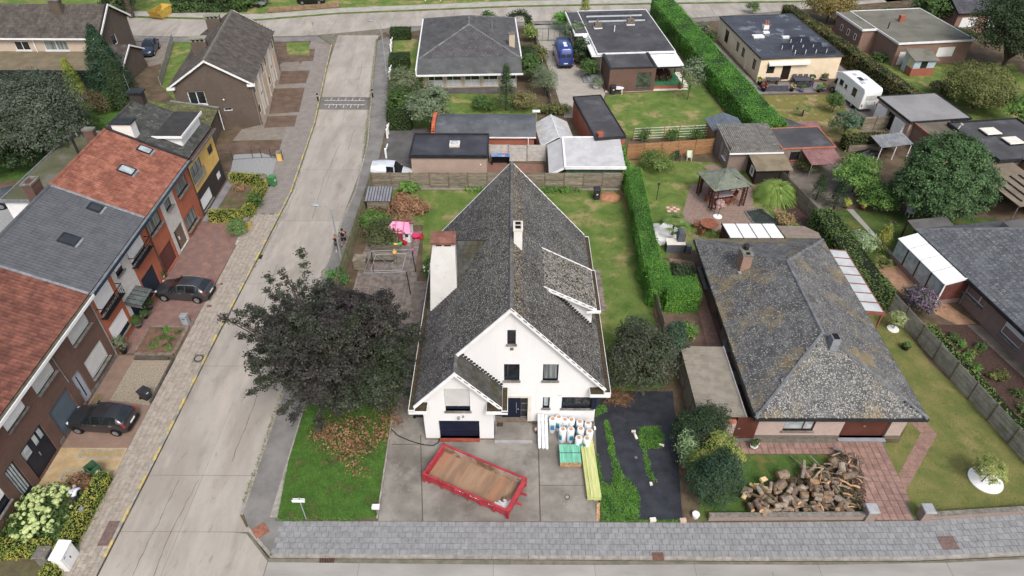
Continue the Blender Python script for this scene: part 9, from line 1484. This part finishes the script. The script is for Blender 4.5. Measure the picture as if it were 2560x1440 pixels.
p = G(1692,400); gchair('dark green plastic chair below the brown larch fence',p.x,p.y,.1,M('dark_green_plastic',(44,62,54),(36,52,46),2,rough=.4)); p = G(1722,400); gchair('green chair with cream cushion below the brown larch fence',p.x,p.y,-.1,M('cream_cushion',(206,220,196),(190,206,180),2)); p = G(2272,540); gchair('white adirondack chair on the lawn under the round tree',p.x,p.y,.15,PVC,None,1.1)
wg_ = G(1668,583); t_ = T('palm_bed','kidney-shaped white gravel bed around the small palm','gravel bed',tuple(wg_)); mk('gravel',MB().prism([tuple(G(*q,.0)) for q in ((1630,560),(1670,558),(1700,575),(1703,592),(1690,603),(1650,615),(1640,600))],(0,0,.06)),WGRAV,t_)
def palm(label,x,y,h,fr_,m_,n=18,tr=.1):
    t_ = T('palm',label,'palm',(x,y,0)); mk('trunk',MB().cyl((x,y,0),(x,y,h),tr,tr*.8,8),BARK,t_)
    for k in range(n):
        a,e = k*2.4,random.uniform(-.2,1.1); d = V((math.cos(a),math.sin(a),0)); c_ = V((x,y,h)); tip = c_+d*fr_*math.cos(e)*.7+V((0,0,fr_*math.sin(e)*.6)); mb = MB().cyl(c_,tip,.015,.01,4); q = V((-d.y,d.x,0))
        for j in range(9): s = (j-4)*.28; w_ = (d*math.cos(s)+q*math.sin(s)+V((0,0,.1*math.sin(e)-.15)))*fr_*.5; qq = w_.cross(V((0,0,1))).normalized()*.06; mb.poly([tip,tip+w_*.45+qq,tip+w_,tip+w_*.45-qq])
        mk('frond',mb,m_,t_)
PALM = leafm('palm_leaf',(118,146,70),(86,116,50),1); p = G(1680,588); palm('small fan palm standing in white gravel',p.x,p.y,1.1,1.3,PALM); p = G(2005,290); palm('little palm on the parched camper lawn',p.x,p.y,.8,.8,PALM,12); p = G(2205,668); palm('small spiky palm in terracotta pot beside the boxy hedge',p.x,p.y,.5,.7,OLIV,12)
t_ = T('barbecue','dark grey masonry barbecue with arched hood beside the white gravel','barbecue',(13.9,46.9,0)); BBQ = M('bbq_grey',(96,102,110),(82,88,96),2); mk('base',MB().box(13.1,46.2,0,14.6,47.0,.85).box(14.7,46.0,0,15.15,46.5,.8),BBQ,t_); mk('worktop',MB().rbox(13.05,46.15,.85,14.65,47.1,.92,.02),BEIGE,t_); mk('hood',MB().prism([(14.0,46.5,.92),(14.6,46.5,.92),(14.6,46.5,1.7),(14.5,46.5,1.85),(14.3,46.5,1.92),(14.1,46.5,1.85),(14.0,46.5,1.7)],(0,.7,0)),BBQ,t_)
pd = T('garden_pond','dark garden pond edged with grey stones beside the patio','pond',tuple(G(1900,545))); pts = [G(*q,.0) for q in ((1862,530),(1902,520),(1942,552),(1950,560),(1885,562))]; mk('water',MB().prism([tuple(q) for q in pts],(0,0,.03)),M('pond_water',(56,62,48),(36,42,34),2,rough=.08,spec=.6),pd)
for a,b in zip(pts,pts[1:]+pts[:1]):
    n = max(2,int((b-a).length/.25))
    for k in range(n): q = a.lerp(b,(k+.5)/n); mk('edge_stone',MB().ball(q+V((0,0,.05)),.13,6,4,(1,1,.6),.2),STONE,pd)
for (px,py),lb in (((1683,524),'square terracotta chess slab on the lawn below the gazebo'),): p = G(px,py); sq = T('slab_square',lb,'paving',tuple(p)); [mk('slab',MB().box(p.x-.6+i*.3,p.y-.45+j*.3,0,p.x-.6+i*.3+.29,p.y-.45+j*.3+.29,.05),TERRA if (i+j) % 2 else M('pale_terracotta',(226,190,160),(212,176,146),3),sq) for i in range(4) for j in range(3)]
def disc(label,px,py,r,m_=None): p = G(px,py); return solo('gravel_disc',MB().cyl((p.x,p.y,.0),(p.x,p.y,.06),r,n=28),m_ or WGRAV,label,'gravel bed',None,(p.x,p.y,0))
def topiary(label,px,py,h,br,m_,n,leaf=.06,asp=.5): p = G(px,py); return tree('topiary',label,'topiary',p.x,p.y,[(0,0,h+br*.55,br,br,br*.75)],m_,n,leaf,h,.035,clump=.07,limbn=10,asp=asp)
disc('large round white gravel bed on the right front lawn',2463,1201,.95); topiary('dome-headed standard tree with pale yellow-green foliage in white gravel',2453,1205,.75,.85,leafm('topiary_leaf',(176,184,100),(132,150,68),2),6000,.055,.35); disc('small round white gravel disc beside the lattice fence',2232,823,.42); topiary('variegated pale standard shrub in a white gravel disc',2232,822,.7,.62,leafm('variegated_pale',(200,204,150),(140,160,90),2),2000,.05); disc('white gravel disc beside the flowering standard rose',1794,542,.4); topiary('standard rose with pale pink blossoms at the patio edge',1794,540,1.1,.42,leafm('rose_pink',(232,196,196),(190,160,150),5),800,.06)
pot('dark round pot on a pale slab on the side lawn',2262,872,.3,.35,KBIN,GRN2,.22,.25,250); pot('box plant in white-rimmed pot on the terracotta path',1882,1120,.24,.3,PVC,BOX,.22,.3,500,.04); pot('smaller box plant beside the white-rimmed pot',1890,1112,.17,.25,PVC,BOX,.18,.25,350,.04); pot('citrus bush in terracotta pot by the conifer hedge',2156,525,.22,.35,RDB,leafm('citrus',(186,196,60),(140,164,48),2),.4,.6,500); pot('yellow-leaved bush in terracotta pot on the garden path',2112,520,.2,.3,RDB,MATS['citrus'],.4,.7,500); pot('pale green plant in white urn on the blue van terrace',1490,222,.4,.4,PVC,GREY,.7,1.0,700,.12,asp=.25); pot('red clay pot on the terrace corner',1628,216,.25,.6,RDB,GRN,.25,.3,150); pot('red clay flower pot at the end of the terrace wall',1700,222,.22,.35,RDB,GRN,.3,.4,200)
for k,(px,py,r,h,pm,lm,lb) in enumerate(((1908,228,.3,.5,NAVY,RDB,'navy pot at the corner of the rattan sofa'),(1897,212,.25,.4,KBIN,YELC,'yellow conifer in dark pot by the cream house corner'),(1978,228,.28,.4,KBIN,leafm('peach_flower',(226,190,150),(150,160,90),3),'peach flowering plant in dark pot behind the rattan sofa'),(2003,230,.26,.35,M('lilac_pot',(150,146,200),(136,132,186),2),GRN,'lilac pot with low green plant on the grey patio'),(2046,230,.26,.35,KBIN,GRN2,'tall grassy plant in dark pot beside the camper van'),(2057,228,.28,.4,MATS['lilac_pot'],OLIV,'lilac pot with olive grass beside the camper van'),(2028,205,.24,.4,NAVY,GRN,'round green plant in navy pot against the cream wall'),(2060,200,.5,.3,STONE,OLIV,'white-edged planter heap at the cream house corner'))): pot(lb,px,py,r,h,pm,lm,.35,.6,260,.1)
t_ = T('dining_table','long teak dining table on green carpet under the white canopy','table',(18.4,82.0,.3),R_(5),local=True); mk('tabletop',MB().box(-1.2,-.55,.7,1.2,.55,.76),DWOOD,t_)
for a in (-1.1,1.0): mk('leg',MB().box(a,-.45,0,a+.08,.45,.7),DWOOD,t_)
for k in range(6):
    c_ = gchair('dark teak chair at the dining table under the white canopy',17.6+(k % 3)*.85,81.0 if k < 3 else 83.0,3.2 if k < 3 else .1,DWOOD,'canopy dining chairs'); c_.location.z = .3
    if k < 3: mk('cushion',MB().rbox(-.22,-.22,.452,.22,.22,.51,.02),PVC,c_)
t_ = T('garden_table','white oval plastic table against the brown box extension','table',tuple(G(1543,236))); p = G(1543,234); mk('tabletop',MB().prism([(p.x+math.cos(a)*.75,p.y+math.sin(a)*.42,.7) for a in np.linspace(0,6.28,20)[:-1]],(0,0,.05)),PVC,t_)
for a in (-.55,.5):
    for b in (-.28,.24): mk('leg',MB().box(p.x+a,p.y+b,0,p.x+a+.06,p.y+b+.06,.7),PVC,t_)
RAT = M('grey_rattan',(84,86,94),(70,72,80),5); p = G(1942,228); t_ = T('rattan_sofa','grey rattan corner sofa on the patio of the cream bungalow','sofa',tuple(p)); mk('seat',MB().rbox(p.x-1.5,p.y,0,p.x+1.2,p.y+.8,.4,.04),RAT,t_); mk('backrest',MB().rbox(p.x-1.5,p.y-.12,0,p.x+1.2,p.y,.75,.04).rbox(p.x-1.65,p.y,0,p.x-1.5,p.y+2.0,.75,.04),RAT,t_); t_ = T('coffee_table','dark rectangular table beside the open door of the cream bungalow','table',(p.x,p.y+2.2,0)); mk('tabletop',MB().box(p.x-.8,p.y+1.7,.6,p.x+.9,p.y+2.6,.68),RAT,t_); mk('leg',MB().box(p.x-.6,p.y+1.9,0,p.x-.4,p.y+2.4,.6),RAT,t_); mk('leg',MB().box(p.x+.5,p.y+1.9,0,p.x+.7,p.y+2.4,.6),RAT,t_)
p = G(2004,212); t_ = T('dining_table','grey metal dining table on the patio of the cream bungalow','table',tuple(p)); mk('tabletop',MB().box(p.x-1.1,p.y-.5,.7,p.x+1.1,p.y+.5,.75),RAT,t_)
for a in (-1.05,1.0): mk('leg',MB().box(p.x+a,p.y-.45,0,p.x+a+.06,p.y+.45,.7),RAT,t_)
for k in range(6): gchair('grey metal chair at the patio table of the cream bungalow',p.x-.7+(k % 3)*.7,p.y+(-.8 if k < 3 else .8),3.14 if k < 3 else 0,RAT,'cream bungalow patio chairs')
gg = T('drive_gate','dark green wire double gate across the blue van drive','gate',(4.6,95.2,0))
for x in (3.3,4.9,6.5): mk('post',MB().box(x,95.2,0,x+.1,95.3,1.8),M('gate_green',(52,92,78),(44,80,66),2),gg)
for x in (3.4,5.0): mk('leaf_frame',MB().box(x,95.22,.1,x+1.5,95.26,.15).box(x,95.22,1.65,x+1.5,95.26,1.7).box(x+.72,95.22,.15,x+.76,95.26,1.65),MATS['gate_green'],gg)
for px,py,lb in ((2350+7,0,''),): pass
t_ = T('tarp_heap','heap of black tarpaulin beside stacked old planks','tarp heap',tuple(G(2165,392))); p = G(2165,392); mk('tarp',MB().ball(p+V((.2,0,.2)),.9,12,6,(1.5,.7,.6),.18),BLACK,t_); mk('planks',MB().box(p.x-1.6,p.y+.9,.1,p.x+1.8,p.y+1.6,.7),WOODG,t_)
t_ = T('satellite_dish','small grey satellite aerial on a pole behind the white greenhouse','aerial',(2.5,66.9,0)); mk('mast',MB().cyl((2.5,66.9,0),(2.5,66.9,3.0),.03),ZINC,t_); mk('vane',MB().box(2.1,66.8,2.9,2.9,67.0,3.1),PVC,t_)
t_ = T('firewood_shelter','low black shelf with colourful cloth top against the concrete panel wall','shelf',(-1.3,61.1,0)); mk('frame',MB().box(-2.1,60.8,0,-2.0,61.4,1.0).box(-.4,60.8,0,-.3,61.4,1.0).box(-2.0,61.3,0,-.4,61.4,1.0),BLACK,t_); mk('cloth',MB().box(-2.15,60.75,1.0,-.25,61.4,1.05),M('patch_cloth',(120,160,210),(60,110,170),1.5,spots=(((220,60,80),1.3,.56,.6,1),((240,210,170),1.1,.58,.62,1))),t_)
# lamp and little garden lights
for (px,py),h,lb in (((1641,500),1.6,'black garden lantern post on the lawn left of the gazebo'),((2217,600),1.7,'thin grey garden light pole beside the golden conifer')): p = G(px,py); t_ = T('garden_lamp',lb,'garden lamp',tuple(p)); mk('post',MB().cyl(p,p+V((0,0,h)),.035),METD,t_); mk('lantern',MB().lathe(p+V((0,0,h)),[(.06,0),(.13,.16),(.15,.18),(.03,.28)],8),METD,t_)
# grass
blades('grass',LAWNF,34000,.085,BLADE,.009); weeds('weeds',[(-21.5,44),(-21.25,44),(-20.95,55.6),(-22.0,70),(-24.9,93),(-25.1,93),(-22.2,70),(-21.2,55.6)],1500,.1,-.03,MATS['dry_weed'],.06); blades('grass',LAWNR,9000,.045,BLADE,.007); blades('grass',LAWNR2,14000,.045,BLADEY,.007); blades('grass',BACKL,22000,.06,BLADEY,.007,.014); blades('grass',GARD,12000,.05,BLADEY,.006,.014)
